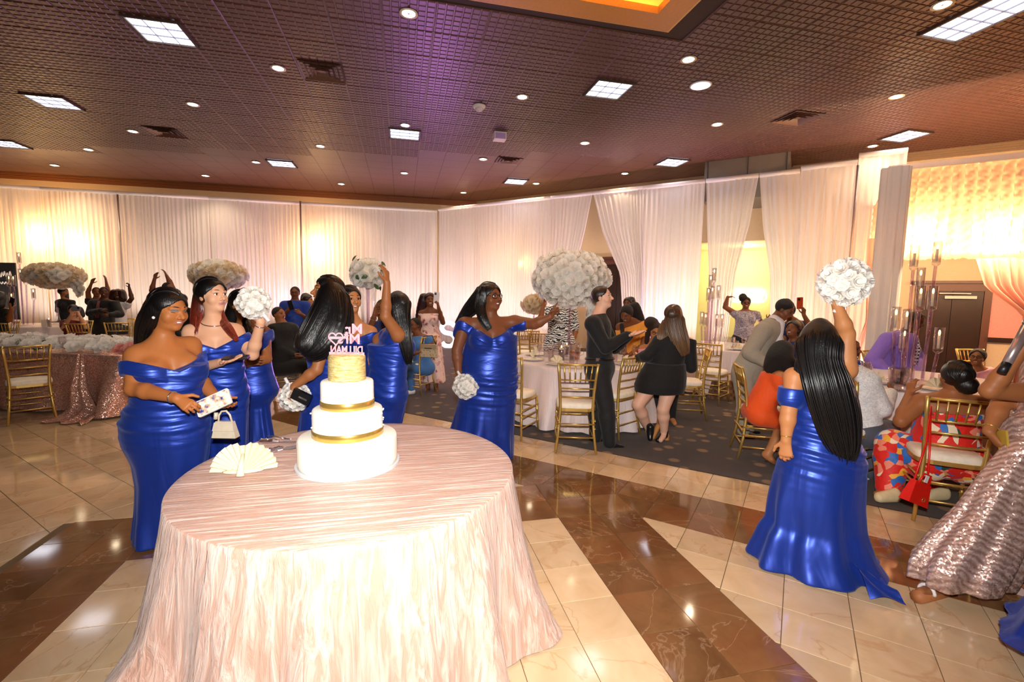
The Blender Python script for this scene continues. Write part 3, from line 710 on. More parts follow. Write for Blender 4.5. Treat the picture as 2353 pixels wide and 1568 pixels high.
def round_table(c, r, z, label, mat, clabel, drop=None, seed=0, flare=.16, puddle=None, nf=22, group='round banquet tables'):
    t_ = thing('round_table', label, 'table', (c[0], c[1], 0), 0, group)
    MB().lathe([(0, z - .03), (r - .01, z - .03), (r - .01, z - .006), (0, z - .006)], seg=40).obj('tabletop', M('plywood', hexc('#a8865c'), .6), t_)
    for k in range(4):
        a = k * math.pi / 2 + .6; MB().tube([(.5 * r * math.cos(a), .5 * r * math.sin(a), z - .03), (.68 * r * math.cos(a), .68 * r * math.sin(a), .008)], .014, 8).obj('leg', m_leg, t_, True)
    rng = random.Random(seed); seg = 240; bot = .012 if drop is None else drop; V = []; Fc = []
    ph = [rng.uniform(0, 6.28) for _ in range(6)]; fr_ = [nf, nf * .55, nf * 1.6, nf * 2.7]
    fr_ = [max(3, int(q)) for q in fr_]
    rows = [(0., z + .0), (.35, z), (.7, z), (.93, z), (.99, z - .001), (1., z - .008)] + [(1., z - .008 - (z - .008 - bot) * k / 26.) for k in range(1, 27)]
    for j, (g, zz) in enumerate(rows):
        hgt = max(0., (z - .008 - zz) / (z - .008 - bot))
        for k in range(seg):
            a = 2 * math.pi * k / seg; rr = r * g
            if j > 5:
                fold = math.sin(fr_[0] * a + ph[0] + .8 * math.sin(3 * a + ph[4])) + .5 * math.sin(fr_[1] * a + ph[1]) + .28 * math.sin(fr_[2] * a + ph[2] + 2 * hgt) + .12 * math.sin(fr_[3] * a + ph[3] + 5 * hgt)
                rr += flare * hgt * (.75 + .35 * fold * (hgt ** .6)) + .004 * fold
                if puddle:
                    for pa, pw, pd in puddle:
                        da = (a - pa + math.pi) % (2 * math.pi) - math.pi
                        rr += pd * math.exp(-(da / pw) ** 2) * max(0, (hgt - .55) / .45) ** 1.6
            else: rr += 0
            zz2 = zz + (.004 * math.sin(5 * a + ph[5]) * (hgt if j > 5 else 0))
            V.append((rr * math.cos(a), rr * math.sin(a), max(.008, zz2)))
    for j in range(len(rows) - 1):
        for k in range(seg):
            k2 = (k + 1) % seg; Fc.append((j * seg + k, (j + 1) * seg + k, (j + 1) * seg + k2, j * seg + k2))
    cl = tag(link('tablecloth', mesh('tablecloth', V, Fc, mat, True), None, (c[0], c[1], 0)), clabel, 'tablecloth')
    return t_
TC = (-.22, 2.32)
round_table(TC, .765, .76, 'round cake table under a blush taffeta cloth', m_taff, 'blush crushed taffeta cloth on the cake table', seed=3, flare=.17, puddle=[(3.75, .22, .26), (4.3, .2, .06), (-.35, .3, .06)], nf=15)
TB = (2.35, 5.85); TBk = (5.58, 7.3); TRt = (5.45, 3.86)
round_table(TB, .91, .76, 'round guest table behind the man in black', m_cloth, 'white crinkled satin cloth on the table behind the man in black', .03, 5, .12)
round_table(TBk, .91, .76, 'round guest table with tall crystal candles in the background', m_cloth, 'white satin cloth on the background crystal candle table', .03, 6, .12)
round_table(TRt, .91, .76, 'round guest table with crystal candle stand on the right', m_cloth, 'white satin cloth on the table right of the bridesmaid with long hair', .03, 7, .12)
pL = at(95, 760, 10.6); pL2 = at(300, 760, 12.); pM = at(1195, 760, 10.9)
round_table(pL[:2], .91, .76, 'round guest table at far left behind the flower runner', m_cloth, 'amber-lit cloth on the far left guest table', .03, 8, .12)
round_table(pM[:2], .91, .76, 'round guest table beyond the set table near the drapes', m_cloth, 'cloth on the guest table near the drapes', .03, 9, .12)
# head table with sequin cloth
t = NT('rose_gold_sequins'); v = t.coord((1, 1, 1)); vo = t.n('ShaderNodeTexVoronoi', i_Scale=170.); t.l(v, vo.inputs['Vector'])
vs = t.n('ShaderNodeSeparateColor'); t.l(vo.outputs['Color'], vs.inputs[0])
mx = t.n('ShaderNodeMix', data_type='VECTOR'); geo = t.n('ShaderNodeNewGeometry'); sb = t.n('ShaderNodeVectorMath', operation='SUBTRACT'); sb.inputs[1].default_value = (.5, .5, .5); t.l(vo.outputs['Color'], sb.inputs[0])
sc_ = t.n('ShaderNodeVectorMath', operation='SCALE'); sc_.inputs['Scale'].default_value = .8; t.l(sb.outputs[0], sc_.inputs[0])
ad = t.n('ShaderNodeVectorMath', operation='ADD'); t.l(geo.outputs['Normal'], ad.inputs[0]); t.l(sc_.outputs[0], ad.inputs[1]); nm = t.n('ShaderNodeVectorMath', operation='NORMALIZE'); t.l(ad.outputs[0], nm.inputs[0]); t.l(nm.outputs[0], t.b.inputs['Normal'])
t.p(Base_Color=t.mix(vs.outputs[0], hexc('#c88a74'), hexc('#ecc4b2')), Metallic=.55, Roughness=.25); m_seq = t.m; MATS['seq'] = t.m
HA = np.array([-3.42, 6.75]); HL = np.array([-.94, .34]); HL /= np.linalg.norm(HL); HBk = np.array([-HL[1], HL[0]]) * -1
HBk = np.array([HL[1], -HL[0]]); HBk = HBk if HBk[1] > 0 else -HBk
def hp(s_, d): return HA + HL * s_ + HBk * d
ht = thing('head_table', 'long head table under a rose gold sequin cloth', 'table', (HA[0], HA[1], 0))
Lh = 3.7; Dh = .78
MB().prism([tuple(q - HA) for q in (hp(0.03, .03), hp(Lh, .03), hp(Lh, Dh - .03), hp(.03, Dh - .03))], .73, .755).obj('tabletop', MATS['plywood'], ht)
for s_ in (.15, Lh / 2, Lh - .15):
    for d in (.12, Dh - .12): MB().tube([tuple(hp(s_, d) - HA) + (.01,), tuple(hp(s_, d) - HA) + (.73,)], .015, 8).obj('leg', m_leg, ht, True)
V = []; Fc = []; N = 200; per = 2 * (Lh + Dh)
def rim(u_):
    q = u_ * per
    if q < Lh: return q, 0., (0, -1)
    q -= Lh
    if q < Dh: return Lh, q, (1, 0)
    q -= Dh
    if q < Lh: return Lh - q, Dh, (0, 1)
    return 0., Dh - (q - Lh), (-1, 0)
rows = [('t', .0), ('t', .5), ('t', 1.)] + [('s', k / 16.) for k in range(1, 17)]
for kind, h in rows:
    for k in range(N):
        s_, d, nrm = rim(k / N)
        if kind == 't':
            P_ = hp(Lh / 2 + (s_ - Lh / 2) * (.2 + .8 * h), Dh / 2 + (d - Dh / 2) * (.2 + .8 * h)); z = .765
        else:
            off = h * (.05 + .035 * math.sin(k * .55) + .03 * math.sin(k * .23 + 1))
            if s_ < .75 and d < .01: off += .16 * h * math.exp(-((s_ - .12) / .16) ** 2)
            P_ = hp(s_ + nrm[0] * off, d + nrm[1] * off); z = .765 - .735 * h
            if s_ < .3 and d < .3: z -= .0 * h
        V.append((P_[0] - HA[0], P_[1] - HA[1], z))
for j in range(len(rows) - 1):
    for k in range(N): Fc.append((j * N + k, (j + 1) * N + k, (j + 1) * N + (k + 1) % N, j * N + (k + 1) % N))
tag(link('tablecloth', mesh('tablecloth', V, Fc, m_seq, True), None, (HA[0], HA[1], 0)), 'rose gold sequin cloth on the long head table', 'tablecloth')
# a loose corner of the sequin cloth trailing onto the floor
V = []; Fc = []
for j in range(15):
    h = j / 14
    for k in range(13):
        u_ = k / 12 - .5; wdt = .10 + .36 * h ** 1.5; z = .765 * (1 - min(1, h * 1.12)) + .012
        out = .05 + .10 * h + (.30 * max(0, h - .8) / .2); f_ = .035 * math.sin(u_ * 16) * (.3 + h)
        P_ = hp(.52 - u_ * wdt * 1.4 - .28 * max(0, h - .5), -out - f_); V.append((P_[0] - HA[0], P_[1] - HA[1], max(.012, z + .03 * math.cos(u_ * 16) * h)))
for j in range(14):
    for k in range(12): a = j * 13 + k; Fc.append((a, a + 1, a + 14, a + 13))
tag(link('cloth_corner', mesh('cloth_corner', V, Fc, m_seq, True), None, (HA[0], HA[1], 0)), 'gathered sequin cloth corner trailing on the floor by the head table', 'fabric')

# ------------------------------------------------------------------ flowers
def blossom_mesh(name, mat, layers=((1., .35, 6), (.72, .55, 5), (.42, .7, 4)), seed=0):
    rng = random.Random(seed); mb = MB()
    for R_, H_, n in layers:
        for k in range(n):
            a0 = 2 * math.pi * k / n + rng.uniform(-.25, .25); w = math.pi / n * 1.25; V = []
            for j, (g, h) in enumerate(((.12, -.15), (.6, .0), (.95, H_ * .75), (1.06, H_ * .9))):
                for i in range(4):
                    u_ = i / 3 - .5; aa = a0 + u_ * 2 * w * (.5 if j == 0 else (1. if j < 3 else .7)); rr = R_ * g * (1 - .12 * abs(u_) * 2) * (1 + .05 * rng.uniform(-1, 1))
                    V.append((rr * math.cos(aa), rr * math.sin(aa), h + .06 * rng.uniform(-1, 1) - .08 * abs(u_)))
            mb.add(V, [(j * 4 + i, j * 4 + i + 1, (j + 1) * 4 + i + 1, (j + 1) * 4 + i) for j in range(3) for i in range(3)])
    return mb.me(name, mat, True)
def petal(name, c):
    t = NT(name); nz = t.noise(t.coord(), 8., 2.); col = t.mix(nz, tuple(x * .94 for x in c), c); t.p(Base_Color=col, Roughness=.6); tb = t.n('ShaderNodeBsdfTranslucent'); t.l(col, tb.inputs[0]); mx_ = t.n('ShaderNodeMixShader', i_0=.38); t.l(t.b.outputs[0], mx_.inputs[1]); t.l(tb.outputs[0], mx_.inputs[2]); t.l(mx_.outputs[0], t.out.inputs[0]); MATS[name] = t.m; return t.m
m_wf = petal('white_petal', hexc('#fdfaf4')); m_cfw = petal('cream_petal', hexc('#f3e4ca')); m_pkf = petal('pink_petal', hexc('#f2aca0')); m_leaf = M('leaf', hexc('#3c5a2c'), .5, vary=.2)
BL = [blossom_mesh('blossom', m_wf, seed=i) for i in range(3)]; BC = [blossom_mesh('blossom', m_cfw, seed=i + 5) for i in range(2)]; BP = [blossom_mesh('blossom', m_pkf, seed=9)]
def leaf_mesh():
    V = []; n = 5
    for j in range(n + 1):
        t_ = j / n; w = .3 * math.sin(math.pi * min(1, t_ * .93 + .05)); V += [(-w, t_, -.12 * t_ ** 2 + .05), (0, t_, -.12 * t_ ** 2), (w, t_, -.12 * t_ ** 2 + .05)]
    return mesh('leaf', V, [(j * 3 + i, j * 3 + i + 1, j * 3 + i + 4, j * 3 + i + 3) for j in range(n) for i in range(2)], m_leaf, True)
LF = leaf_mesh()
def put(me_, name, parent, p, d, s_, spin=0.):
    o = link(name, me_, parent, tuple(map(float, p))); q = Vector(tuple(map(float, d))).normalized().to_track_quat('Z', 'Y')
    o.rotation_mode = 'QUATERNION'; o.rotation_quaternion = q @ Matrix.Rotation(spin, 3, 'Z').to_quaternion(); o.scale = (s_, s_, s_); return o
def flower_ball(parent, c, rad, n, s_, meshes, squash=1., seed=0, zmin=-1.):
    rng = random.Random(seed); k = 0
    for i in range(int(n * 2 / (1 - zmin + 1e-6))):
        z = 1 - 2 * (i + .5) / int(n * 2 / (1 - zmin + 1e-6)); a = 2.39996 * i
        if z < zmin: continue
        rr = math.sqrt(1 - z * z); d = np.array([rr * math.cos(a), rr * math.sin(a), z]); p = np.array(c) + d * np.array([rad[0], rad[1], rad[2]]) * rng.uniform(.93, 1.04)
        put(meshes[rng.randrange(len(meshes))], 'blossom', parent, p, d + np.array([rng.uniform(-.3, .3) for _ in range(3)]), s_ * rng.uniform(.85, 1.15), rng.uniform(0, 6))
m_core = M('foam_core', hexc('#e8dfcc'), .8)
# clear acrylic / glass
def glass(name, tint, rough=.03, mixf=.55, em=None):
    t = NT(name); t.t.nodes.remove(t.b); gl = t.n('ShaderNodeBsdfGlossy'); gl.inputs['Color'].default_value = tuple(tint) + (1,); gl.inputs['Roughness'].default_value = rough
    tp = t.n('ShaderNodeBsdfTransparent'); tp.inputs[0].default_value = tuple(.35 + .65 * x for x in tint) + (1,); mxs = t.n('ShaderNodeMixShader'); fr_ = t.n('ShaderNodeLayerWeight', i_Blend=.3)
    rp = t.ramp(fr_.outputs['Facing'], [(0., (1 - mixf,) * 3), (1., (.5,) * 3)]); t.l(rp, mxs.inputs[0]); t.l(tp.outputs[0], mxs.inputs[1]); t.l(gl.outputs[0], mxs.inputs[2]); t.l(mxs.outputs[0], t.out.inputs[0])
    MATS[name] = t.m; return t.m
m_glass = glass('clear_glass', (.9, .88, .9), mixf=.93); m_acr = glass('lilac_acrylic', (.85, .72, .9), mixf=.8); m_candle = M('ivory_wax', hexc('#f2e6cc'), .5); m_flame = emis('flame', (1., .62, .18), 9.)
def centerpiece(p, zb, zt, rad, n, s_, lab, meshes=None, cascade=None, seed=0, stand='tube'):
    r_ = thing('flower_centerpiece', lab, 'centerpiece', p, 0, 'tall flower centerpieces'); meshes = meshes or BL
    c = (0, 0, zt - p[2])
    if stand == 'tube':
        MB().lathe([(.11, 0), (.10, .02), (.05, .10), (.028, .24), (.022, .4)], seg=18).obj('base', m_glass, r_, True)
        MB().tube([(0, 0, .2), (0, 0, c[2] - rad[2] * .4)], .016, 8).obj('stem', m_acr, r_, True)
    else:
        MB().lathe([(.1, 0), (.09, .015), (.02, .05), (.018, .2), (.05, .45), (.11, c[2] - rad[2] * .75)], seg=18).obj('trumpet_vase', m_glass, r_, True)
        MB().tube([(0, 0, .1), (0, 0, c[2] - rad[2] * .6)], .02, 8).obj('stem', m_acr, r_, True)
    MB().ell(c, tuple(x * .9 for x in rad)).obj('foam_core', m_core, r_, True)
    flower_ball(r_, c, rad, n, s_, meshes, seed=seed)
    rng = random.Random(seed)
    for q in (cascade or []):
        for k in range(q[3]):
            put(meshes[0], 'blossom', r_, (q[0] + rng.uniform(-.06, .06), q[1] + rng.uniform(-.06, .06), q[2] - c[2] * 0 + rng.uniform(-.08, .08)), (rng.uniform(-1, 1), -1, rng.uniform(-.3, .6)), s_ * .8, rng.uniform(0, 6))
    return r_
def lofs(dx): return LAT * dx
q0 = at(1307, 800, 6.15); q0[2] = .765
cpc = centerpiece(tuple(q0), .765, float(at(1316, 640, 6.15)[2]), (.47, .42, .34), 150, .082, 'huge white flower ball on a clear stem above the set table', seed=1)
rng = random.Random(4)
for k in range(26):
    t_ = k / 26; a = np.array([.33, -.12, 0]) + np.array([.04 * math.sin(k), 0, 0]); X_ = .33 + rng.uniform(-.09, .09) - .05 * t_; z = float(at(1345, 690, 6.15)[2]) - .765 - .33 * t_ + .12
    v_ = LAT * X_ - HD * (.2 + rng.uniform(-.05, .05)); put(BL[k % 3], 'blossom', cpc, (v_[0], v_[1], z), (rng.uniform(-1, 1), -1, rng.uniform(-.6, .4)), .055, k)
for k in range(5):
    v_ = LAT * (.26 + .02 * k) - HD * .22; put(LF, 'leaf', cpc, (v_[0], v_[1], float(at(1345, 735, 6.15)[2]) - .765 - .02 * k), (0, -1, .2), .1, k)
q1 = at(130, 700, 10.6); q1[2] = .765
cp1 = centerpiece(tuple(q1), .765, float(at(136, 634, 10.6)[2]), (.52, .42, .24), 100, .095, 'cream flower cloud on a clear stand above the far left table', BC + BL[:1], seed=2)
for k in range(16):
    v_ = LAT * (.42 + .012 * k + rng.uniform(-.08, .08)); put(BL[k % 3], 'blossom', cp1, (v_[0], v_[1], float(at(136, 640, 10.6)[2]) - .765 - .03 * k + .1), (rng.uniform(-.5, .5), -1, .1), .08, k)
q2 = at(505, 700, 9.6); q2[2] = .0
cp2 = centerpiece(tuple(q2), 0, float(at(505, 632, 9.6)[2]), (.50, .42, .26), 100, .095, 'cream flower cloud behind the woman with red-tipped hair', BC + BL[:1], seed=3)
q3 = at(846, 720, 5.9); q3[2] = .0
cp3 = centerpiece(tuple(q3), 0, float(at(843, 628, 5.9)[2]), (.19, .17, .15), 26, .085, 'white roses with green buds in a tall trumpet vase', seed=4, stand='trumpet')
for k in range(14):
    a = k * 2.4; put(LF, 'leaf', cp3, (.2 * math.cos(a), .18 * math.sin(a), float(at(843, 628, 5.9)[2]) + .14 * math.sin(k * 1.7)), (math.cos(a), math.sin(a), .4), .09, k)
q4 = at(1226, 760, 10.2); q4[2] = .765
centerpiece(tuple(q4), .765, float(at(1226, 700, 10.2)[2]), (.24, .2, .17), 34, .09, 'small cream flower ball near the drapes beyond the pointing hand', BC, seed=5)
# flower runner along the head table: every bloom its own part
rn = thing('flower_runner', 'runner of white roses with pink blooms along the head table', 'flower runner', (HA[0], HA[1], .767)); rng = random.Random(12)
for k in range(150):
    s_ = .03 + 2.6 * (k % 50) / 50 + rng.uniform(-.03, .03); row = k // 50; d = .20 + .17 * row + rng.uniform(-.05, .05); P_ = hp(s_, d) - HA
    pink = s_ < .3 and row == 0
    put((BP if pink else BL)[0 if pink else k % 3], 'blossom', rn, (P_[0], P_[1], .05 + rng.uniform(0, .07) + .02 * row), (rng.uniform(-.6, .6), -.9 + .5 * row, rng.uniform(.3, 1.)), rng.uniform(.062, .085), rng.uniform(0, 6))
for k in range(26):
    P_ = hp(rng.uniform(.1, 2.5), .16 + rng.uniform(0, .3)) - HA; put(LF, 'leaf', rn, (P_[0], P_[1], rng.uniform(.03, .1)), (rng.uniform(-1, 1), -1, rng.uniform(.1, .6)), .11, rng.uniform(0, 6))
for k in range(44):
    t_ = k / 44; P_ = hp(-.06 - .05 * math.sin(k) - .05 * t_, .05 + .1 * rng.random()) - HA; put(BL[k % 3] if k > 6 else BP[0], 'blossom', rn, (P_[0], P_[1], .02 - .68 * t_), (.8, -.9, rng.uniform(-.3, .5)), .065, k)

# ------------------------------------------------------------------ crystal candle stands
def candle_stand(p, stems, lab, s_=1., full=True):
    r_ = thing('candle_stand', lab, 'candle holder', p, 0, 'acrylic candle stands')
    MB().lathe([(.2 * s_, 0), (.2 * s_, .02), (.17 * s_, .03)], seg=24).obj('base', m_glass, r_, True)
    for (dx, dy, h) in stems:
        st_ = MB().tube([(dx * .85, dy * .85, .02), (dx, dy, h)], .015 * s_, 8).obj('stem', m_acr, r_, True)
        cup = MB().lathe([(.016 * s_, h), (.038 * s_, h + .02), (.040 * s_, h + .03), (.040 * s_, h + .26 * s_), (.037 * s_, h + .26 * s_), (.037 * s_, h + .04)], (dx, dy, 0), 14).obj('chimney', m_glass, r_, True)
        MB().tube([(dx, dy, h + .05), (dx, dy, h + .05 + .13 * s_)], .012 * s_, 8).obj('candle', m_candle, r_, True)
        MB().ell((dx, dy, h + .075 + .13 * s_), (.010 * s_, .010 * s_, .03 * s_), 8, 6).obj('flame', m_flame, r_, True)
    return r_
def cs_px(bx, by, D, z, tips, lab, hgt=.765, s_=1.):
    b_ = at(bx, by, D); st_ = []
    for (x, y, dd) in tips:
        q = at(x, y, D + dd); st_.append((q[0] - b_[0], q[1] - b_[1], q[2] - z))
    return candle_stand((b_[0], b_[1], z), st_, lab, s_)
cs_px(2095, 860, 4.75, .766, [(2055, 765, -.1), (2080, 768, .05), (2098, 622, .2), (2112, 716, 0), (2112, 672, .25), (2140, 715, .1), (2150, 612, .25), (2154, 812, -.1), (2075, 810, .3)], 'crystal candle stand with nine flames on the right table')
cs_px(1630, 780, 8.35, .766, [(1612, 750, 0), (1620, 752, .1), (1627, 695, .1), (1636, 692, 0), (1650, 690, -.1), (1646, 755, .1), (1658, 755, 0), (1632, 665, .2), (1640, 650, .1)], 'crystal candle stand on the background table by the yellow vestibule')
cs_px(40, 760, 10.3, .766, [(22, 660, 0), (32, 660, .1), (45, 608, 0), (48, 645, .1), (60, 655, 0), (78, 690, .1), (28, 700, -.1)], 'crystal candle stand at the far left table')

# ------------------------------------------------------------------ cake and things on the cake table
cz = .7605; CC = (-.26, 2.36)
ck = thing('wedding_cake', 'four tier white wedding cake with gold ribbons and gold top tier', 'cake', CC + (cz,))
m_ice = M('white_icing', hexc('#f7f2e6'), .5, vary=.02, bump=.15, scale=60.); m_rib = gold('gold_ribbon', hexc('#d9b25a'), .25)
t = NT('gold_ruffle_icing'); nz = t.noise(t.coord((6., 6., 40.)), 4., 4., .6, .6); t.p(Base_Color=t.ramp(nz, [(.35, hexc('#c9a44e')), (.6, hexc('#f2dfa0'))]), Metallic=.35, Roughness=.38); t.bump(nz, .8, .012); m_goldice = t.m
MB().lathe([(0, 0), (.245, 0), (.245, .012), (0, .012)], seg=48).obj('cake_board', M('silver_board', hexc('#d8dde2'), .3, .2), ck)
tiers = [(.233, .012, .147), (.164, .147, .285), (.123, .285, .42), (.086, .42, .545)]
for k, (r_, z0, z1) in enumerate(tiers):
    prof = [(r_, z0), (r_ + .001, z0 + .02), (r_, z1 - .012), (r_ - .004, z1 - .004), (r_ - .012, z1), (0, z1)]
    wob = (lambda a, i: .0018 * math.sin(40 * a) * math.sin(i * 2.)) if k in (0, 3) else None
    tr_ = MB().lathe(prof, seg=72, wob=wob).obj('cake_tier', m_goldice if k == 3 else m_ice, ck, True)
    if k in (1, 2):
        MB().lathe([(r_ + .002, z0 + .004), (r_ + .0035, z0 + .006), (r_ + .0035, z0 + .038), (r_ + .002, z0 + .04)], seg=72).obj('ribbon', m_rib, tr_, True)
bd = MB()
for k in range(14):
    for sgn in (0, 1):
        a = (.1 if sgn == 0 else math.pi - .1) + random.uniform(-.5, .5); bd.ell((.168 * math.cos(a), .168 * math.sin(a), .19 + .09 * (k % 7) / 7), (.004, .004, .004), 6, 4)
tag(bd.obj('sugar_pearls', m_ice, ck), kind='stuff')
m_top = M('rose_acrylic', hexc('#d9929c'), .3)
def text_mesh(txt, size, depth, mat, name):
    c = bpy.data.curves.new(name, 'FONT'); c.body = txt; c.size = size; c.extrude = depth; c.align_x = 'CENTER'; c.offset = .0012
    o = bpy.data.objects.new(name, c); COL.objects.link(o); dg = bpy.context.evaluated_depsgraph_get(); me_ = bpy.data.meshes.new_from_object(o.evaluated_get(dg)); bpy.data.objects.remove(o); me_.materials.clear(); me_.materials.append(mat); return me_
tp = thing('cake_topper', 'rose acrylic cake topper with script and heart, seen from behind', 'cake topper', (CC[0] + .0, CC[1], cz + .545), -YAW)
for txt, sz, x, z, tilt in (('Mr', .062, -.038, .10, .35), ('&', .03, .0, .085, .2), ('Mrs', .062, -.012, .052, .3), ('DILLMAN', .046, 0., .004, 0.)):
    o = link('lettering', text_mesh(txt, sz, .0025, m_top, 'lettering'), tp, (-x, 0, z)); o.rotation_euler = (math.pi / 2, -tilt * .0, 0); o.scale = (-1.15 if txt != 'DILLMAN' else -.82, 1.1, 1)
MB().box((0, 0, -.0), (.17, .005, .018)).obj('base_bar', m_top, tp)
hpnt = [(.034 * (16 * math.sin(a) ** 3) / 16 - .052, 0, .075 + .034 * (13 * math.cos(a) - 5 * math.cos(2 * a) - 2 * math.cos(3 * a) - math.cos(4 * a)) / 16) for a in np.linspace(0, 2 * math.pi, 40)]
MB().tube(hpnt, .004, 6).obj('heart', m_top, tp, True); MB().box((-.052, 0, .078), (.055, .005, .012)).obj('heart_bar', m_top, tp)
# fan-folded napkin
nf_ = thing('napkin_fan', 'ivory napkin folded into a fan on the cake table', 'napkin', tuple(fl(556, 1092, .7605)), .05)
V = []; Fc = []; n = 30
for k in range(n + 1):
    a = math.pi * (.02 + .96 * k / n); o_ = .012 * (1 if k % 2 else -1); lobe = 1 - .14 * math.exp(-((a - math.pi / 2) / .16) ** 2)
    for rr, g in ((.0, 0), (.05, .4), (.10, .8), (.142 * lobe, 1.)):
        V.append((-rr * math.cos(a) * 1.0, .015 + o_ * g + .03 * g, .003 + rr * math.sin(a) * .98))
for k in range(n):
    for j in range(3): a = k * 4 + j; Fc.append((a, a + 4, a + 5, a + 1))
m_nap = M('ivory_linen', hexc('#e2d3b4'), .75, vary=.03)
link('fan', mesh('fan', V, Fc, m_nap), nf_)
MB().tube([(0, .03, .09), (0, -.01, .05), (0, -.03, .004)], [.006, .012, .018], 8).obj('fold_tail', m_nap, nf_, True)
MB().ell((0, .03, .01), (.09, .03, .012)).obj('foot_fold', m_nap, nf_, True)
# cake knife and server with crystal handles, dessert fork
m_cry = glass('crystal', (.95, .95, 1.), .1, .5); m_steel = M('polished_steel', hexc('#b8b4b8'), .15, .9)
def utensil(name, lab, a, b, blade_w):
    pa, pb = fl(a[0], a[1], .762), fl(b[0], b[1], .762); d = pb - pa; L_ = float(np.linalg.norm(d)); rz = math.atan2(d[1], d[0])
    r_ = thing(name, lab, 'cutlery', tuple(pa), rz)
    MB().tube([(0, 0, .012), (L_ * .1, 0, .015), (L_ * .2, 0, .013), (L_ * .3, 0, .016), (L_ * .42, 0, .012)], [.011, .015, .012, .015, .008], 8).obj('crystal_handle', m_cry, r_)
    for k in range(8): MB().ell((L_ * (.03 + .05 * k), .006 * (-1) ** k, .022), (.006, .006, .006), 6, 4).obj('crystal_bead', m_cry, r_)
    V = [(L_ * .42, -.004, .008), (L_ * .42, .004, .008), (L_ * .55, blade_w, .006), (L_ * .95, blade_w * .8, .005), (L_ * 1.05, 0, .005), (L_ * .95, -blade_w * .8, .005), (L_ * .55, -blade_w, .006)]
    MB().prism([(v[0], v[1]) for v in V], .005, .008).obj('blade', m_steel, r_)
utensil('cake_knife', 'crystal-handled cake knife beside the cake', (597, 1020), (702, 1018), .011)
utensil('cake_server', 'crystal-handled cake server lying nearest the napkin fan', (610, 1044), (705, 1024), .026)
pa, pb = fl(615, 1005, .762), fl(668, 1012, .762); d = pb - pa
fk = thing('dessert_fork', 'thin dessert fork at the back of the cake table', 'cutlery', tuple(pa), math.atan2(d[1], d[0])); L_ = float(np.linalg.norm(d))
MB().tube([(0, 0, .006), (L_ * .3, 0, .012), (L_ * .7, 0, .006)], .0028, 6).obj('fork_handle', m_steel, fk, True)
tn = MB()
for k in range(3): tn.tube([(L_ * .7, (k - 1) * .004, .006), (L_, (k - 1) * .007, .005)], .0016, 5)
tn.box((L_ * .7, 0, .006), (.012, .02, .003)); tn.obj('tines', m_steel, fk, True)

# ------------------------------------------------------------------ place settings
m_plate = M('plate_white', hexc('#ece4da'), .2); m_menu = M('menu_card', hexc('#efe3cf'), .6)
plm = MB().lathe([(.0, .006), (.09, .006), (.115, .012), (.15, .02), (.152, .024), (.11, .017), (.0, .012)], seg=28).me('plate', m_plate, True)
nv = []; nfc = []
for k in range(9):
    a = math.pi * k / 8
    nv += [(0, 0, .01), (-.09 * math.cos(a), .02 * (-1) ** k, .02 + .09 * math.sin(a) * (1.1 if k % 2 else .9))]
nfc = [(2 * k, 2 * k + 1, 2 * k + 3) for k in range(8)]
npm = mesh('napkin', nv, nfc, m_nap)
gm = MB().lathe([(.036, 0), (.034, .004), (.006, .012), (.005, .08), (.03, .11), (.038, .15), (.034, .19), (.032, .19), (.035, .15), (.028, .115), (.0, .1)], seg=18).me('goblet', m_glass, True)
tmb = MB().lathe([(.0, .0), (.033, .0), (.038, .13), (.035, .13), (.03, .008), (0, .008)], seg=18).me('tumbler', m_glass, True)
pit = MB().lathe([(.0, 0), (.07, 0), (.085, .22), (.08, .22), (.066, .01), (0, .01)], seg=20).me('pitcher_body', m_glass, True)
m_tea = M('iced_tea', hexc('#d8622a'), .2)
ORD = {}
def put_on(name, me_, x, y, z, lab, cat, grp, rz=0., s_=1.):
    o = tag(link(name, me_, None, (x, y, z)), lab, cat, grp); v = np.array([x, y, z]) - EYE; ORD.setdefault(grp, []).append((float(v @ CR) / float(v @ FWD), o)); o.rotation_euler = (0, 0, rz); o.scale = (s_, s_, s_); return o
zt_ = .762
for tc_, tn_, angs in ((TB, 'set table behind the man in black', (3.9, 4.6, 5.3, 3.2, 2.4, 1.4)), (TRt, 'table with the crystal candle stand', (3.3, 4.0, 2.6, 1.7)), (TBk, 'background crystal candle table', (3.6, 4.5, 5.2))):
    for a in angs:
        x, y = tc_[0] + .68 * math.cos(a), tc_[1] + .68 * math.sin(a)
        put_on('dinner_plate', plm, x, y, zt_, 'white dinner plate on the ' + tn_, 'plate', 'plates on the ' + tn_)
        put_on('folded_napkin', npm, x, y, zt_ + .012, 'fan-folded napkin on the ' + tn_, 'napkin', 'napkins on the ' + tn_, a + math.pi / 2)
        x2, y2 = tc_[0] + .56 * math.cos(a + .36), tc_[1] + .56 * math.sin(a + .36); put_on('goblet', gm, x2, y2, zt_, 'stemmed water goblet on the ' + tn_, 'glass', 'goblets on the ' + tn_)
        x2, y2 = tc_[0] + .48 * math.cos(a + .2), tc_[1] + .48 * math.sin(a + .2); put_on('tumbler', tmb, x2, y2, zt_, 'clear tumbler on the ' + tn_, 'glass', 'tumblers on the ' + tn_)
def pitcher(p, lab, fill=False):
    r_ = thing('pitcher', lab, 'pitcher', p); link('body', pit, r_)
    MB().tube([(.08, 0, .19), (.13, 0, .16), (.13, 0, .07), (.075, 0, .05)], .008, 8).obj('handle', m_glass, r_, True)
    if fill: MB().lathe([(0, .012), (.066, .012), (.074, .1), (0, .1)], seg=18).obj('drink', m_tea, r_, True)
q = fl(1281, 826, zt_); pitcher((q[0], q[1], zt_), 'tall clear pitcher on the set table'); q = fl(1320, 826, zt_); pitcher((q[0], q[1], zt_), 'pitcher with orange drink on the set table', True)
